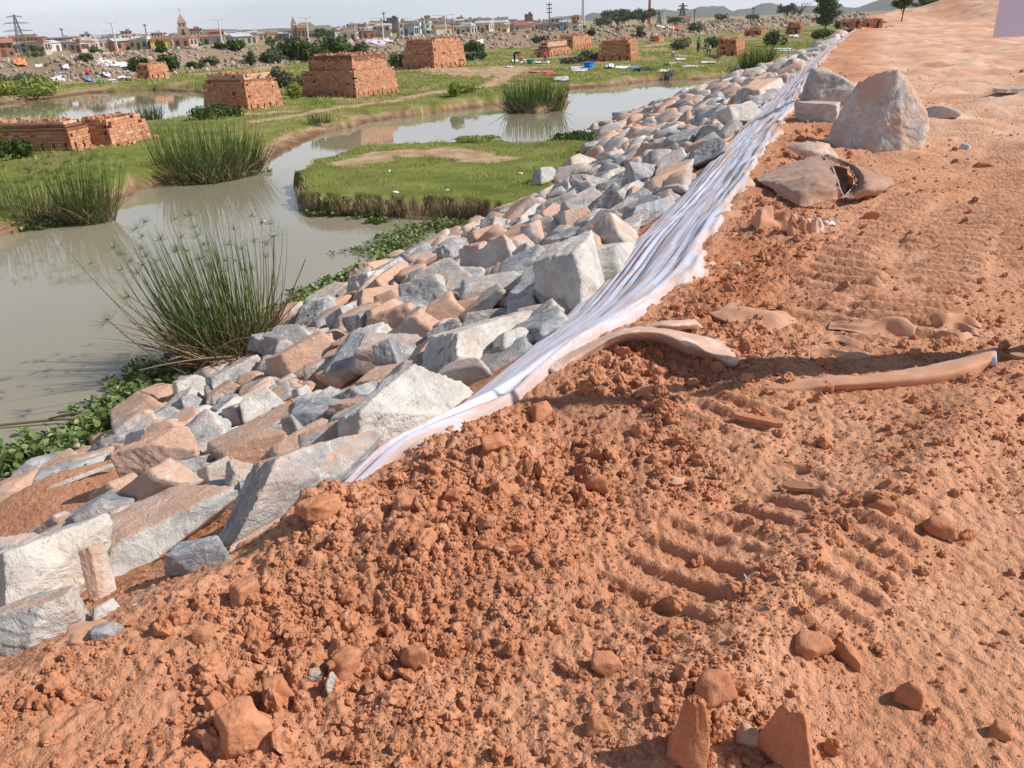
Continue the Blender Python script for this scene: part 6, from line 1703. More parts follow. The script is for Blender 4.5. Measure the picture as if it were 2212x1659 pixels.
street_lamp(667, 86, 35, 165, "street lamp standing just right of the brown roofed church's tower")
street_lamp(828, 78, 37, 190, "street lamp left of the dark blue block")
street_lamp(963, 70, 31, 215, "street lamp in front of the densest houses")
def lattice(x, yb, yt, D, wbase, lab, mat, name="pylon", cat="pylon", arms=(), taper=.12, panels=9, kk=1.0, grp=None):
    g = mast_base(x, yb, D); H = top_z(x, yt, math.hypot(g[0], g[1])) - g[2]; root = empty(name, tuple(g), -math.atan2(g[0], g[1]) + .3); tag(root, lab, cat, grp)
    r = .0009 * D * kk; mb = MB()
    def w(z): u = z / H; return wbase * (1 - u) ** 1.1 + taper * wbase * u * .6 + .05
    zs = [H * (1 - (1 - i / panels) ** 1.25) for i in range(panels + 1)]
    for sx_, sy in ((-1, -1), (1, -1), (1, 1), (-1, 1)): mb.tube([(sx_ * w(z) / 2, sy * w(z) / 2, z) for z in zs], r, 4)
    mb.build("frame", mat, root); br = MB()
    for z0, z1 in zip(zs[:-1], zs[1:]):
        a, b = w(z0) / 2, w(z1) / 2
        for (p, q) in (((-a, -a), (b, -b)), ((a, -a), (-b, -b)), ((a, -a), (b, b)), ((-a, a), (b, b)), ((-a, -a), (-b, b))): br.tube([(p[0], p[1], z0), (q[0], q[1], z1)], r * .6, 3, .5, False)
    br.build("bracing", mat, root)
    for u, L in arms:
        for sg in (-1, 1):
            ab = MB(); ab.tube([(0, 0, H * u), (sg * L, 0, H * u)], r * .8, 4); ab.tube([(0, 0, H * u + H * .035), (sg * L, 0, H * u)], r * .6, 4); ab.tube([(sg * L, 0, H * u), (sg * L, 0, H * u - H * .03)], r * .7, 4); ab.build("arm", mat, root)
    return root
lattice(52, 112, 31, 230, 2.4, "tall lattice pylon with three pairs of arms at the left", M_DARKST, arms=((.95, 1.6), (.80, 2.6), (.62, 3.0)), kk=.4)
lattice(1474, 36, 7, 420, 4.0, "narrow A shaped pylon behind the far bank", M_DARKST, arms=((.88, 2.2), (.72, 2.6)), kk=.8)
lattice(1259.5, 46, -12, 520, 1.1, "pale lattice mast rising out of the picture above the town's right end", M_STEEL, "radio_mast", "mast", taper=1.0, panels=16, kk=.7)
lattice(1402, 46, -12, 480, .9, "red and white lattice mast rising between the hazy trees", M_REDWH, "radio_mast", "mast", taper=1.0, panels=16, kk=.8)
lattice(1424, 46, 24, 380, 2.0, "small lattice tower right of the dome shaped tree", M_DARKST, "lattice_tower", "tower", arms=((.93, 1.5),), kk=.7)
def pole(x, yb, yt, D, lab, mat, arms=0, grp=None, name="electricity_pole", cat="electricity pole"):
    g = mast_base(x, yb, D); H = top_z(x, yt, math.hypot(g[0], g[1])) - g[2]; root = empty(name, tuple(g), -math.atan2(g[0], g[1])); tag(root, lab, cat, grp)
    r = .0008 * D; mb = MB(); mb.tube([(0, 0, -.5), (0, 0, H)], [r * 1.2, r * .8], 6); mb.build("shaft", mat, root)
    for k in range(arms):
        mb = MB(); z = H * (.93 - .12 * k); mb.box((0, 0, z), (H * .18, r * 1.3, r * 1.3)); a = mb.build("crossbar", mat, root)
        ib = MB()
        for s in (-1, 0, 1): ib.box((s * H * .08, 0, z + r * 1.5), (r, r, r * 2.4))
        ib.build("insulators", M_LAMPG, a)
    return root
pole(1187, 60, 5, 230, "dark mast with short crossbars rising above the town houses", M_DARKST, 3)
pole(1252, 60, 33, 330, "thin pole at the town's right end", M_STEEL, 0)
pole(1359, 50, 21, 300, "white pole in front of the two hazy trees", M_STEEL, 1)
pole(1434, 47, 19, 300, "white pole with a crossbar right of the dome shaped tree", M_STEEL, 1)
pole(1500, 42, 20, 310, "thin pole right of the red roofed low house", M_DARKST, 1)
pole(1626, 38, 16, 330, "dark pole standing on the far bank at the right", M_DARKST, 1)
pole(137, 82, 60, 380, "antenna on the grey block at the left of the town", M_DARKST, 1, None, "antenna", "antenna")
pole(317, 76, 51, 390, "antenna mast left of the stone church tower", M_DARKST, 1, None, "antenna", "antenna")
pole(830, 44, 26, 500, "antenna beside the top of the dark blue block", M_DARKST, 1, None, "antenna", "antenna")
pole(1553, 120, 112, 84, "short stick by the straw capped kiln", M_BARK, 0, None, "stick", "stick")

# ================================================================== LAUNDRY AND LITTER ON THE PLAIN
def cloth_mat(name, cols, scale=3.0, kind='plain'):
    m, nt, b = newmat(name, .85, .15)
    p = obj_co(nt)
    if kind == 'plain': c = ramp(nt, noise_n(nt, p, scale, 4, .6), [(.35, cols[0]), (.65, cols[1])])
    elif kind == 'spots':
        v = N(nt, "ShaderNodeTexVoronoi", Scale=scale); nt.links.new(p, v.inputs["Vector"]); c = ramp(nt, v.outputs["Distance"], [(.28, cols[1]), (.42, cols[0])])
    else:
        w = N(nt, "ShaderNodeTexWave", Scale=scale); nt.links.new(p, w.inputs["Vector"]); c = ramp(nt, w.outputs["Fac"], [(.45, cols[0]), (.55, cols[1])])
    nt.links.new(c, b.inputs["Base Color"]); return m
CM = {"white": cloth_mat("white_cloth", ((.66, .67, .70), (.80, .80, .80))), "pink": cloth_mat("pink_print", ((.72, .10, .20), (.82, .45, .45)), 5.0, 'spots'), "print": cloth_mat("black_white_print", ((.78, .80, .78), (.08, .10, .10)), 7.0, 'spots'),
      "blue": cloth_mat("blue_cloth", ((.10, .20, .50), (.22, .36, .62))), "red": cloth_mat("red_cloth", ((.55, .05, .05), (.70, .12, .09))), "dark": cloth_mat("dark_cloth", ((.03, .04, .05), (.08, .09, .10))), "green": cloth_mat("green_cloth", ((.04, .22, .10), (.10, .40, .20))),
      "pale blue": cloth_mat("pale_blue_cloth", ((.50, .60, .78), (.66, .72, .84)), 4.0, 'stripes'), "orange": cloth_mat("orange_cloth", ((.72, .20, .08), (.80, .32, .14))), "lilac": cloth_mat("lilac_cloth", ((.50, .42, .62), (.66, .58, .72)))}
def laundry(px, py, wpx, hpx, col, lab, seed, ang=0.0, lump=.05, deep=1.0, name="laundry_cloth", cat="cloth"):
    g = GW(px, py); D = float(np.linalg.norm(g - [0, 0, CAM_H])); w = wpx / FOC * D
    l = GW(px, py + hpx / 2); f = GW(px, py - hpx / 2); dp = float(np.clip(np.hypot(*(f - l)[:2]) * deep, .25, 2.4)); rg = np.random.default_rng(seed + 60)
    yaw = -math.atan2(g[0], g[1]) + ang; c, s = math.cos(yaw), math.sin(yaw); rows = []; n = 6
    for i in range(n):
        row = []
        for j in range(n):
            u = (j / (n - 1) - .5) * w + rg.uniform(-.05, .05) * w; v = (i / (n - 1) - .5) * dp + rg.uniform(-.06, .06) * dp
            x, y = g[0] + u * c - v * s, g[1] + u * s + v * c; row.append((x, y, .04 + rg.uniform(0, 1) * lump))
        rows.append(row)
    A_ = np.array(rows); A_[..., 2] += np.maximum(land(A_[..., 0].ravel(), A_[..., 1].ravel(), False), WATER_Z).reshape(n, n); rows = A_.tolist()
    o = cloth(name, rows, CM[col], None, 20, 20, .01, seed, .01, 3, frame='w'); tag(o, lab, cat, "washing and litter spread on the ground"); return o
L = laundry
L(1170, 156, 46, 16, "pink", "bright pink patterned cloth spread on the grass above the round reed clump", 1)
L(1212, 172, 30, 14, "print", "white sheet with black flowers hanging over the river bank", 2)
L(1252, 153, 30, 12, "print", "black and white printed cloth left of the blue bucket", 3)
L(1245, 147, 24, 9, "pale blue", "light blue striped cloth laid just behind the printed one", 4)
L(1268, 148, 22, 7, "blue", "blue and white cloth beside the blue bucket", 5)
L(1318, 146, 14, 8, "white", "small heap of white washing on the bank's edge", 6, 0, .3)
L(1345, 146, 30, 7, "white", "white cloth laid along the top of the undercut bank", 7)
L(1368, 146, 20, 8, "blue", "blue white cloth right of the one on the undercut bank", 8)
L(1395, 152, 44, 12, "dark", "big dark cloth draped on top of the hollow bank", 9, 0, .2)
L(1435, 154, 18, 12, "white", "white cloth right of the dark draped one, at the water side", 10)
L(1447, 156, 12, 10, "dark", "small dark cloth at the right end of the row on the bank", 11)
L(1457, 137, 24, 9, "white", "white sheet on the grass in front of the bent washer", 12)
L(1495, 144, 40, 9, "white", "long white sheet on the grass below the bent washer", 13)
L(1530, 136, 30, 7, "print", "mixed black and white clothes in a row near the straw capped kiln", 14)
L(1440, 140, 12, 7, "dark", "small dark cloth left of the white sheets", 15)
L(1470, 128, 18, 4, "white", "thin white cloth on the path near the far channel", 16)
L(1548, 126, 14, 6, "dark", "dark bundle at the bent washer's right", 17, 0, .3)
L(1544, 101, 12, 5, "lilac", "pale pink cloth left of the straw capped kiln", 18)
L(1120, 134, 28, 10, "white", "heap of white washing by the bending woman", 19, 0, .25)
L(1136, 136, 26, 9, "pale blue", "pale blue washing right of the bending woman", 20, 0, .2)
L(1168, 137, 36, 7, "white", "white washing between the bending woman and the child in red", 21, 0, .15)
L(1128, 129, 10, 6, "red", "small red cloth on the washing heap", 22, 0, .3)
L(1190, 160, 20, 6, "red", "red corner of cloth below the pink patterned one", 23)
L(1600, 148, 20, 4, "white", "scattered white rags at the bank's right", 24)
L(1690, 106, 30, 7, "white", "small white clothes on the grass beside the rocks at the far right, nearer row", 25)
L(1700, 110, 34, 6, "print", "printed clothes on the grass beside the far rocks", 26)
L(1672, 94, 24, 4, "white", "white rags on the grass further along than the printed clothes", 27)
L(212, 127, 18, 11, "white", "white sheet hanging on the far slope at the left, upper one", 28, .3)
L(245, 138, 44, 11, "white", "long white sheet on the far slope below the street lamp", 29)
L(225, 141, 22, 7, "lilac", "pale pink cloth at the long white sheet's left", 30)
L(43, 137, 20, 13, "orange", "bright orange cloth on the far slope at the left", 31, 0, .3)
L(84, 143, 12, 5, "white", "small white cloth right of the orange one", 32)
L(126, 173, 22, 10, "white", "white sheet on the grass above the pond", 33)
L(131, 159, 12, 5, "blue", "flat sky blue cloth on the slope above the pond", 34)
L(143, 149, 10, 7, "white", "small white bundle above the sky blue cloth", 35, 0, .3)
L(193, 160, 12, 7, "red", "red bundle on the slope left of the small kiln", 36, 0, .3)
L(194, 176, 12, 5, "blue", "blue bundle on the grass above the pond's right", 37, 0, .3)
L(216, 179, 8, 5, "green", "small green bundle beside the pond", 38, 0, .4)
L(232, 166, 12, 7, "lilac", "purple bundle below the long white sheet", 39, 0, .4)
L(250, 173, 26, 7, "white", "white washing by the pond left of the small kiln", 40)
L(268, 172, 20, 8, "white", "crumpled pale washing nearest the small kiln", 41, 0, .3)
L(248, 179, 10, 4, "white", "tiny white cloth at the pond edge", 42)
L(282, 133, 14, 4, "red", "faded red cloth on the slope above the small kiln", 43)
L(105, 188, 30, 5, "white", "pale cloth strip lying in the tall grass by the pond", 44, .4)
L(920, 72, 34, 5, "white", "white rags along the top of the kiln on the rise", 45, 0, .3)
L(810, 92, 40, 7, "lilac", "patch of pale plastic litter on the far bank, lower", 46, 0, .3)
L(835, 88, 26, 5, "white", "patch of white litter on the far bank, right of the pale patch", 47, 0, .3)
L(1037, 89, 12, 9, "white", "white sheet on the bush right of the kiln on the rise", 48)
L(1031, 103, 14, 4, "red", "red cloth below the white sheet on the bush", 49)
L(1105, 104, 8, 10, "red", "red garment lying behind the bending woman", 50, 0, .4)
L(1427, 58, 16, 7, "white", "white litter on the far bank above the sooty kiln", 51, 0, .3)
L(1455, 61, 24, 7, "red", "reddish litter on the far bank above the sooty kiln", 52, 0, .3)
L(1446, 59, 12, 6, "pale blue", "bluish litter between the white and the reddish patches", 53, 0, .3)
L(1715, 80, 16, 5, "white", "pale litter beside the half dismantled kiln", 54, 0, .3)
L(1940, 78, 1, 1, "white", "tiny scrap", 55) if False else None
L(1100, 145, 14, 4, "lilac", "thin lilac rag on the sandy ground left of the woman", 56)
for k, (px, py) in enumerate([(1925 / 3.126 + 599, 885 / 3.126 + 218)]): pass
# bucket and basin
def bucket(px, py, wpx, hpx, col, lab, cat="bucket", squat=False):
    g = GW(px, py); D = float(np.linalg.norm(g - [0, 0, CAM_H])); r = wpx / 2 / FOC * D; h = hpx / FOC * D * .85
    m = cloth_mat(cat + "_plastic", (col, tuple(min(1, c * 1.2) for c in col))); root = empty(cat, tuple(g)); tag(root, lab, cat)
    mb = MB(); a = np.arange(20) * 2 * np.pi / 20; rings = [(r * .72, 0), (r, h), (r * .92, h), (r * .66, .02)]
    v = np.concatenate([np.stack([q * np.cos(a), q * np.sin(a), np.full(20, z)], 1) for q, z in rings] + [[[0, 0, .02]]]); f = []
    for i in range(3): f += [[i * 20 + j, i * 20 + (j + 1) % 20, (i + 1) * 20 + (j + 1) % 20, (i + 1) * 20 + j] for j in range(20)]
    mb.add(v, f); mb.add(v, [[60 + j, 60 + (j + 1) % 20, 80] for j in range(20)]); mb.build("body", m, root, True)
    mb = MB(); t = np.linspace(0, math.pi, 9); mb.tube(np.stack([r * np.cos(t), r * .3 * np.sin(t), h + r * .1 * np.sin(t)], 1), .012, 5); mb.build("handle", M_STEEL, root)
    rm = MB(); t = np.linspace(0, 2 * math.pi, 21); rm.tube(np.stack([r * 1.0 * np.cos(t), r * 1.0 * np.sin(t), np.full(21, h)], 1), .02, 5); rm.build("rim", m, root)
bucket(1272, 148, 22, 13, (.03, .16, .60), "bright blue plastic basin standing on the bank")
bucket(1173, 139, 16, 8, (.03, .25, .20), "dark green basin in the washing near the child in red", "basin") if False else bucket(1147, 139, 18, 10, (.03, .24, .17), "dark green basin in the washing heap", "basin")

# ================================================================== PEOPLE
def skin_mat(n, c): return flat_mat(n, c, .7, .1, 6)
M_SKIN = skin_mat("brown_skin", (.16, .085, .05)); M_HAIR = flat_mat("black_hair", (.012, .011, .010), .7, .2, 20)
def body_mesh(J, E, name, mats, assign, subd=1):
    """one continuous skinned surface: J joint -> (pos, radius), E edges; assign(centre) -> material slot"""
    names = list(J); idx = {n: i for i, n in enumerate(names)}
    me = bpy.data.meshes.new(name); me.from_pydata([J[n][0] for n in names], [(idx[a], idx[b]) for a, b in E], [])
    o = bpy.data.objects.new(name, me); COL.objects.link(o)
    o.modifiers.new("skin", 'SKIN'); sl = me.skin_vertices[0].data
    for n in names:
        r = J[n][1]; sl[idx[n]].radius = (r, r) if not isinstance(r, tuple) else r
        sl[idx[n]].use_root = (n == "pelvis")
    sb = o.modifiers.new("sub", 'SUBSURF'); sb.levels = subd; sb.render_levels = subd
    dg = bpy.context.evaluated_depsgraph_get(); dg.update(); ev = o.evaluated_get(dg); m2 = bpy.data.meshes.new_from_object(ev)
    o.modifiers.clear(); o.data = m2; m2.materials.clear()
    for m in mats: m2.materials.append(m)
    for p in m2.polygons: p.use_smooth = True; p.material_index = assign(p.center)
    return o
EDG = [("pelvis", "waist"), ("waist", "chest"), ("chest", "neck"), ("neck", "head"), ("head", "crown"), ("chest", "shl"), ("shl", "ell"), ("ell", "wrl"), ("wrl", "hal"), ("chest", "shr"), ("shr", "elr"), ("elr", "wrr"), ("wrr", "har"),
       ("pelvis", "hil"), ("hil", "knl"), ("knl", "anl"), ("anl", "tol"), ("pelvis", "hir"), ("hir", "knr"), ("knr", "anr"), ("anr", "tor")]
def person(px, py, height, pose, label, shirt, trousers, yaw=0.0, skirt=False, g=None, hat=None):
    if g is None: g = GW(px, py)
    s = height / 1.7
    B = {"pelvis": ((0, 0, .95), .13), "waist": ((0, 0, 1.08), .115), "chest": ((0, 0, 1.32), .14), "neck": ((0, -.01, 1.47), .05), "head": ((0, -.03, 1.58), .088), "crown": ((0, -.02, 1.66), .075),
         "shl": ((-.17, 0, 1.40), .062), "ell": ((-.24, 0, 1.14), .042), "wrl": ((-.25, -.05, .90), .030), "hal": ((-.25, -.08, .80), .034), "shr": ((.17, 0, 1.40), .062), "elr": ((.24, 0, 1.14), .042), "wrr": ((.25, -.05, .90), .030), "har": ((.25, -.08, .80), .034),
         "hil": ((-.09, 0, .88), .095), "knl": ((-.10, -.01, .49), .060), "anl": ((-.10, .02, .09), .042), "tol": ((-.11, -.15, .04), .036), "hir": ((.09, 0, .88), .095), "knr": ((.10, -.01, .49), .060), "anr": ((.10, .02, .09), .042), "tor": ((.11, -.15, .04), .036)}
    for k, v in pose.items(): B[k] = (v, B[k][1])
    J = {k: (tuple(np.array(p) * s), r * s) for k, (p, r) in B.items()}
    root = empty("person", tuple(g), yaw); tag(root, label, "person")
    pel = np.array(J["pelvis"][0]); hd = np.array(J["head"][0]); wr = [np.array(J[k][0]) for k in ("wrl", "wrr")]; hip = pel[2]
    kn = max(J["knl"][0][2], J["knr"][0][2])
    def asg(c):
        c = np.array(c)
        if np.linalg.norm(c - hd) < .17 * s: return 0
        if min(np.linalg.norm(c - w) for w in wr) < .17 * s: return 0
        if np.linalg.norm(c - np.array(J["ell"][0])) < .12 * s or np.linalg.norm(c - np.array(J["elr"][0])) < .12 * s: return 1
        ch = np.array(J["chest"][0]); ax = ch - pel; t = np.dot(c - pel, ax) / np.dot(ax, ax)
        if t > .12: return 1
        if c[2] < .14 * s: return 0
        return 2
    m1, m2 = shirt, trousers
    o = body_mesh(J, EDG, "body", [M_SKIN, m1, m2], asg, 2); o.parent = root
    # hair
    v, f = ICO[3]; hv = v * np.array([.098, .108, .075]) * s; hv = hv[:, :] + np.array(J["crown"][0]) + [0, .012 * s, -.012 * s]
    h = link("hair", np_mesh("hair", hv, f, [M_HAIR], True), root)
    if hat:
        a = np.arange(24) * 2 * np.pi / 24; c = np.array(J["crown"][0]) + [0, 0, .02 * s]; rings = [(.19, 0), (.10, .015), (.09, .09), (.0, .11)]
        vv = np.concatenate([np.stack([c[0] + q * s * np.cos(a), c[1] + q * s * np.sin(a), np.full(24, c[2] + z * s)], 1) for q, z in rings]); ff = [[i * 24 + j, i * 24 + (j + 1) % 24, (i + 1) * 24 + (j + 1) % 24, (i + 1) * 24 + j] for i in range(3) for j in range(24)]
        link("hat", np_mesh("hat", vv, np.array(ff), [hat], True), root)
    if skirt:
        a = np.arange(20) * 2 * np.pi / 20; rings = [(.15, pel[2] + .10 * s), (.19, pel[2] - .05 * s), (.22, kn - .05 * s)]
        vv = np.concatenate([np.stack([pel[0] + q * s * np.cos(a), pel[1] * (1 - k * .3) + q * s * .8 * np.sin(a), np.full(20, z)], 1) for k, (q, z) in enumerate(rings)]); ff = [[i * 20 + j, i * 20 + (j + 1) % 20, (i + 1) * 20 + (j + 1) % 20, (i + 1) * 20 + j] for i in range(2) for j in range(20)]
        link("skirt", np_mesh("skirt", vv, np.array(ff), [trousers], True), root)
    return root, J
bend = {"pelvis": (0, .12, .93), "waist": (0, .0, 1.04), "chest": (0, -.24, 1.14), "neck": (0, -.38, 1.17), "head": (0, -.48, 1.13), "crown": (0, -.56, 1.10), "shl": (-.17, -.28, 1.13), "shr": (.17, -.28, 1.13), "ell": (-.20, -.36, .88), "elr": (.20, -.36, .88), "wrl": (-.16, -.44, .66), "wrr": (.16, -.44, .66), "hal": (-.15, -.47, .57), "har": (.15, -.47, .57), "hil": (-.09, .10, .87), "hir": (.09, .10, .87), "knl": (-.14, .02, .48), "knr": (.14, .06, .48), "anl": (-.18, .06, .09), "anr": (.18, .10, .09), "tol": (-.19, -.10, .04), "tor": (.19, -.06, .04)}
person(1113, 139, 1.80, bend, "woman in dark clothes and a red headscarf bending over the washing", CM["dark"], CM["dark"], 1.15, hat=CM["red"])
sq = {"ell": (-.26, -.08, 1.2), "wrl": (-.30, -.22, 1.05), "hal": (-.30, -.28, 1.0), "elr": (.26, -.02, 1.15), "wrr": (.30, -.12, .95)}
person(1178, 137, 1.30, sq, "child in a bright red shirt standing by the washing", CM["red"], CM["dark"], .4)
person(1508, 113, 1.70, {}, "person in grey green clothes standing on the far path", CM["green"], CM["dark"], .2, skirt=True)
person(1530, 124, 1.70, bend, "person in a white shirt bending down left of the straw capped kiln", CM["white"], CM["dark"], -.3)
person(1452, 124, 1.3, {"pelvis": (0, .1, .35), "waist": (0, .05, .48), "chest": (0, -.05, .72), "neck": (0, -.08, .87), "head": (0, -.1, .98), "crown": (0, -.1, 1.06), "shl": (-.17, -.05, .80), "shr": (.17, -.05, .80), "ell": (-.22, -.2, .6), "elr": (.22, -.2, .6), "wrl": (-.12, -.35, .5), "wrr": (.12, -.35, .5), "hal": (-.1, -.42, .45), "har": (.1, -.42, .45), "hil": (-.1, .05, .32), "hir": (.1, .05, .32), "knl": (-.16, -.3, .45), "knr": (.16, -.3, .45), "anl": (-.14, -.2, .09), "anr": (.14, -.2, .09), "tol": (-.15, -.36, .04), "tor": (.15, -.36, .04)}, "small figure crouching at the far channel's edge", CM["lilac"], CM["dark"], .5)
person(1413, 90, 1.5, sq, "tiny figure in dark clothes by the ruined kiln wall", CM["dark"], CM["blue"], .2) if False else None
person(2065, 0, 1.5, sq, "x", CM["dark"], CM["blue"], .2) if False else None

# the helper at the right edge, holding up a white board
def helper():
    gf = P(2262, 792, 0); g = np.array([gf[0] + .04, gf[1] + .04, Gz(gf[0], gf[1])])
    bc = P(2143, 84, 1.46)
    # board: lower left corner seen at (2143, 84); it stands facing the camera, tipped a little
    dist = math.hypot(g[0], g[1]) * .86; c0 = PD(2143, 84, dist); ctop = PD(2153, -60, dist)
    right = PD(2330, 72, dist * 1.02) - c0; right = right / np.linalg.norm(right); upv = np.array([-.01, .02, 1.0]); upv /= np.linalg.norm(upv)
    W_, H_ = .62, .30; cen = c0 + right * W_ / 2 + upv * H_ / 2; nrm = np.cross(right, upv); nrm /= np.linalg.norm(nrm)
    M = Matrix(((right[0], nrm[0], upv[0], cen[0]), (right[1], nrm[1], upv[1], cen[1]), (right[2], nrm[2], upv[2], cen[2]), (0, 0, 0, 1)))
    root = bpy.data.objects.new("white_board", None); COL.objects.link(root); root.matrix_world = M; tag(root, "lavender white board with faint handwriting held up at the top right corner", "board")
    mb = MB(); mb.box((0, 0, 0), (W_, .006, H_)); bd = mb.build("panel", flat_mat("board_face", (.72, .72, .90), .5, .04, 3.0, 0, .4), root)
    bv = bd.modifiers.new("bevel", 'BEVEL'); bv.width = .002; bv.segments = 2
    rg = np.random.default_rng(4); ink = flat_mat("faint_ink", (.42, .42, .62), .6, .1, 5)
    wr_ = MB()
    for r in range(5):
        z = H_ * .38 - r * .052; x = -W_ / 2 + .04
        while x < W_ / 2 - .05:
            for _ in range(int(rg.integers(2, 6))):
                pts = [(x + rg.uniform(0, .012), 0, z + rg.uniform(-.011, .011)) for _ in range(4)]
                pts = [(p[0], -.0042, p[2]) for p in pts]; wr_.tube(pts, .0011, 3, .5, False); x += .013
            x += .022
    wr_.build("handwriting", ink, root)
    # the person
    s = 1.0; loc = lambda w: tuple((rotz(-hy) @ (np.array(w) - g)))
    hy = math.radians(28)
    hl = c0 + right * .34; hr = c0 + right * .52
    grip_l = loc(hl + [0, .02, -.01]); grip_r = loc(hr + [0, .02, -.01])
    shl = np.array((-.18, 0, 1.40)); shr = np.array((.18, 0, 1.40)); wl_ = np.array(grip_l) + [0, .03, -.08]; wr2 = np.array(grip_r) + [0, .03, -.08]
    e = lambda a, b: tuple((a + b) / 2 + np.array([0, .0, -.14]))
    pose = {"ell": e(shl, wl_), "wrl": tuple(wl_), "hal": tuple(np.array(grip_l) + [0, .02, -.03]), "elr": e(shr, wr2), "wrr": tuple(wr2), "har": tuple(np.array(grip_r) + [0, .02, -.03]), "shl": tuple(shl), "shr": tuple(shr)}
    pr, J = person(0, 0, 1.62, pose, "person just outside the right edge holding up the white board, dark shoe showing", cloth_mat("rust_shirt", ((.36, .10, .06), (.45, .15, .09))), CM["blue"], hy, g=g)
    # fingers closed on the lower edge of the board
    for side, gp in (("l", grip_l), ("r", grip_r)):
        gp = np.array(gp); Rl = rotz(-hy)
        rl = Rl @ right; nl = Rl @ nrm; ul = Rl @ upv
        mb = MB()
        for k in range(4):
            b0 = gp + rl * (-.03 + .02 * k) - nl * (-.02) - ul * .03; L = [.9, 1.05, 1.0, .8][k]
            mb.tube([b0, b0 + ul * .015 - nl * .032, b0 + ul * .05 * L - nl * .034, b0 + ul * .065 * L - nl * .030], [.0095, .0092, .0082, .006], 8)
        mb.tube([gp - ul * .03 + nl * .01 + rl * .03, gp + nl * .018 + rl * .035 + ul * .01, gp + nl * .012 + rl * .02 + ul * .035], [.011, .010, .007], 8)
        mb.build("fingers", M_SKIN, pr, True)
    # shoes
    for k in ("l", "r"):
        a = np.array(J["an" + k][0]); t = np.array(J["to" + k][0]); mb = MB(); d = t - a; d[2] = 0
        pts = [a - d * .35 + [0, 0, -.035], a + [0, 0, -.03], a + d * .6 + [0, 0, -.04], t + d * .25 + [0, 0, .0]]
        mb.tube(pts, [.042, .052, .05, .032], 12); mb.build("shoe", flat_mat("dark_shoe", (.035, .04, .045), .6, .3, 20), pr, True)
helper()

# ================================================================== SMALL THINGS ON THE ROAD
M_WOOD = flat_mat("old_wood", (.33, .17, .10), .9, .3, 6, .01)
def plank(p1, p2, wd, th, lab, mat=M_WOOD, name="wooden_plank", cat="plank", lift=0.0):
    a, b = P(*p1, 0), P(*p2, 0); d = b - a; L = float(np.hypot(d[0], d[1])); yaw = math.atan2(d[1], d[0]); c = (a + b) / 2; z = max(Gz(a[0], a[1]), Gz(b[0], b[1]), Gz(c[0], c[1]))
    rg = np.random.default_rng(int(p1[0])); mb = MB(); n = 9
    xs = np.linspace(-L / 2, L / 2, n); v = []
    for x in xs:
        w1, w2 = wd / 2 * rg.uniform(.85, 1.05), wd / 2 * rg.uniform(.85, 1.05); k = .35 if abs(x) > L * .49 else 1
        v += [(x, -w1 * k, 0), (x, w2 * k, 0), (x, w2 * k, th), (x, -w1 * k, th)]
    f = [[i * 4 + j, i * 4 + (j + 1) % 4, (i + 1) * 4 + (j + 1) % 4, (i + 1) * 4 + j] for i in range(n - 1) for j in range(4)] + [[3, 2, 1, 0], [(n - 1) * 4 + j for j in range(4)]]
    mb.add(v, f); o = mb.build(name, mat); o.location = (c[0], c[1], z - .006 + lift); o.rotation_euler = (.06, .02, yaw); tag(o, lab, cat)
plank((1688, 1058), (1785, 1062), .045, .014, "flat splinter of brown wood lying alone on the near road")
plank((2145, 214), (2240, 206), .30, .07, "weathered grey plank at the right edge beyond the boulder", flat_mat("grey_wood", (.42, .36, .32), .9, .3, 5, .01))
plank((2172, 800), (2260, 806), .06, .02, "short dusty board at the right edge beside the shoe", flat_mat("dusty_board", (.46, .26, .17), .9, .3, 5, .01))
plank((1585, 910), (1690, 930), .035, .02, "thin crust of hardened soil in the tracks below the shadow", M_SOIL, "soil_crust", "crust")
plank((1395, 1000), (1450, 1004), .03, .02, "small hardened soil crust near the crest", M_SOIL, "soil_crust", "crust")
def twig(pts, r, lab, mat, name="twig"):
    W_ = [np.array(P(x, y, h)) for x, y, h in pts]; mb = MB(); mb.tube(W_, r, 5, .5, False); o = mb.build(name, mat, None, True); tag(o, lab, name.replace("_", " "))
twig([(1607, 1240, .02), (1613, 1250, .03), (1630, 1256, .02), (1650, 1252, .02)], .0022, "thin white curved root fibre on the near soil", CM["white"], "fibre")
twig([(0, 918, -2.95), (60, 912, -2.94), (130, 905, -2.93), (215, 905, -2.9)], .02, "long dry reed stalk floating across the water plants", M_DEAD, "reed_stalk")
twig([(105, 905, -2.93), (135, 897, -2.8), (165, 893, -2.7)], .014, "short broken reed leaf sticking up from the floating stalk", M_DEAD, "reed_stalk")
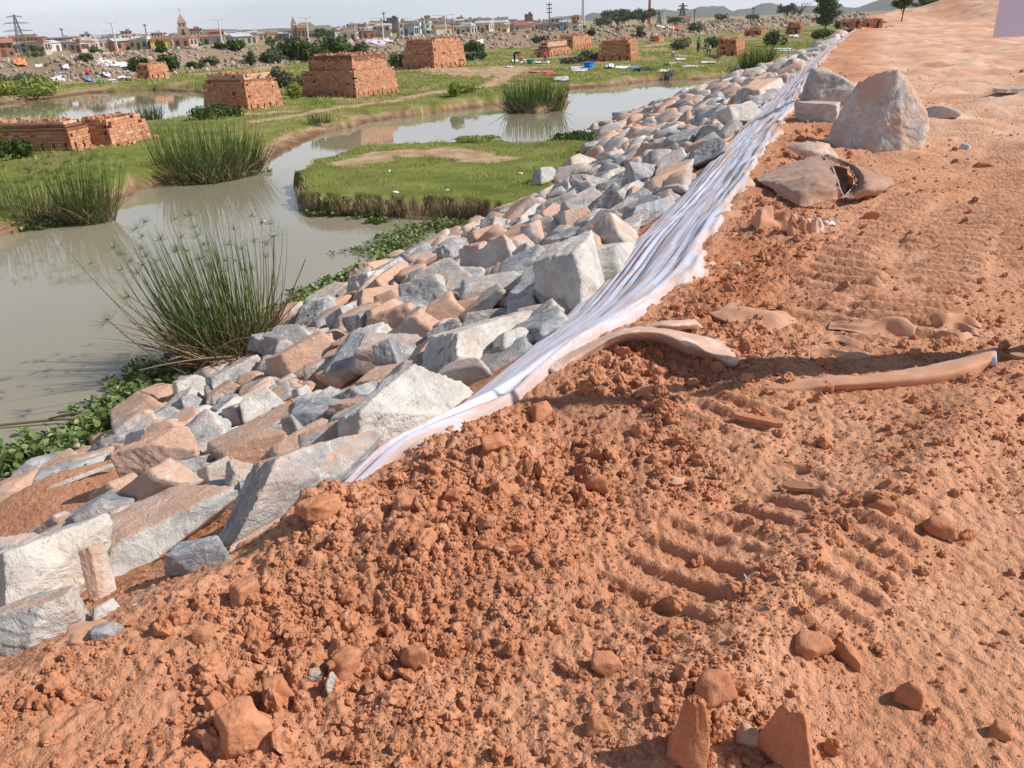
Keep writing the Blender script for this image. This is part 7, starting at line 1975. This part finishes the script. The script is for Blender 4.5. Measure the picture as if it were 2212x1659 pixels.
# dead twig sticking out of the channel by the far rocks
def snag():
    mb = MB(); q = P(1250, 292, WATER_Z); a = P(1292, 286, WATER_Z + .05); b = P(1225, 295, WATER_Z + .15); c = P(1232, 277, WATER_Z + .4)
    mb.tube([a, q, b], [.03, .025, .012], 5); mb.tube([q + [0, 0, .02], c], [.02, .008], 5); o = mb.build("dead_branch", M_BARK); tag(o, "dead branch lying in the water near the island's upper end", "branch")
snag()
# litter on the water and the island
def flake(px, py, wpx, col, lab, z=None, k=1):
    g = GW(px, py) if z is None else P(px, py, z); D = float(np.linalg.norm(g - [0, 0, CAM_H])); w = wpx / FOC * D; v, f = stone_proto(700 + int(px) % 90, 2, .35, 1.3, 7, .05, 30, .05)
    o = link("litter_scrap", np_mesh("litter_scrap", v * w / 2, f, [CM[col]], True), None, tuple(g + [0, 0, w * .1]), (0, .2, px)); tag(o, lab, "scrap", "scraps floating or lying by the river")
flake(1203, 478, 1, "white", "x") if False else None
flake(1216 * 0 + 1215, 458, 8, "white", "x") if False else None
for px, py, w, c, l in [(965, 412, 11, "white", "pale torn leaf or paper at the middle of the island's edge"), (855, 416, 13, "white", "crumpled pale scrap on the island's near edge, left one"), (1215 / 1.0 - 90, 375, 10, "white", "small white scrap on the grass near the island's middle"), (570, 478, 8, "white", "tiny white fleck floating on the open water"), (588, 507, 9, "white", "second white fleck floating lower on the open water"), (1148, 398, 12, "white", "pale flake at the island's right, near the rocks"), (840, 370, 8, "white", "small pale fleck on the island's grass"), (700, 300, 10, "white", "pale scrap at the waterline of the far bank")]:
    flake(px, py, w, c, l)

# ================================================================== HAZE
def build_haze():
    m = bpy.data.materials.new("haze_air"); m.use_nodes = True; nt = m.node_tree
    nt.nodes.remove(nt.nodes["Principled BSDF"])
    v = nt.nodes.new("ShaderNodeVolumePrincipled")
    v.inputs["Color"].default_value = (.86, .90, .97, 1); v.inputs["Density"].default_value = HAZE_DENSITY
    v.inputs["Anisotropy"].default_value = .2
    nt.links.new(v.outputs[0], nt.nodes["Material Output"].inputs["Volume"])
    mb = MB(); mb.box((0, 0, 44), (7600, 7600, 112)); o = mb.build("haze", m); tag(o, "thin pale haze in the air", None, None, "stuff")
HAZE_DENSITY = 0.00013
build_haze()
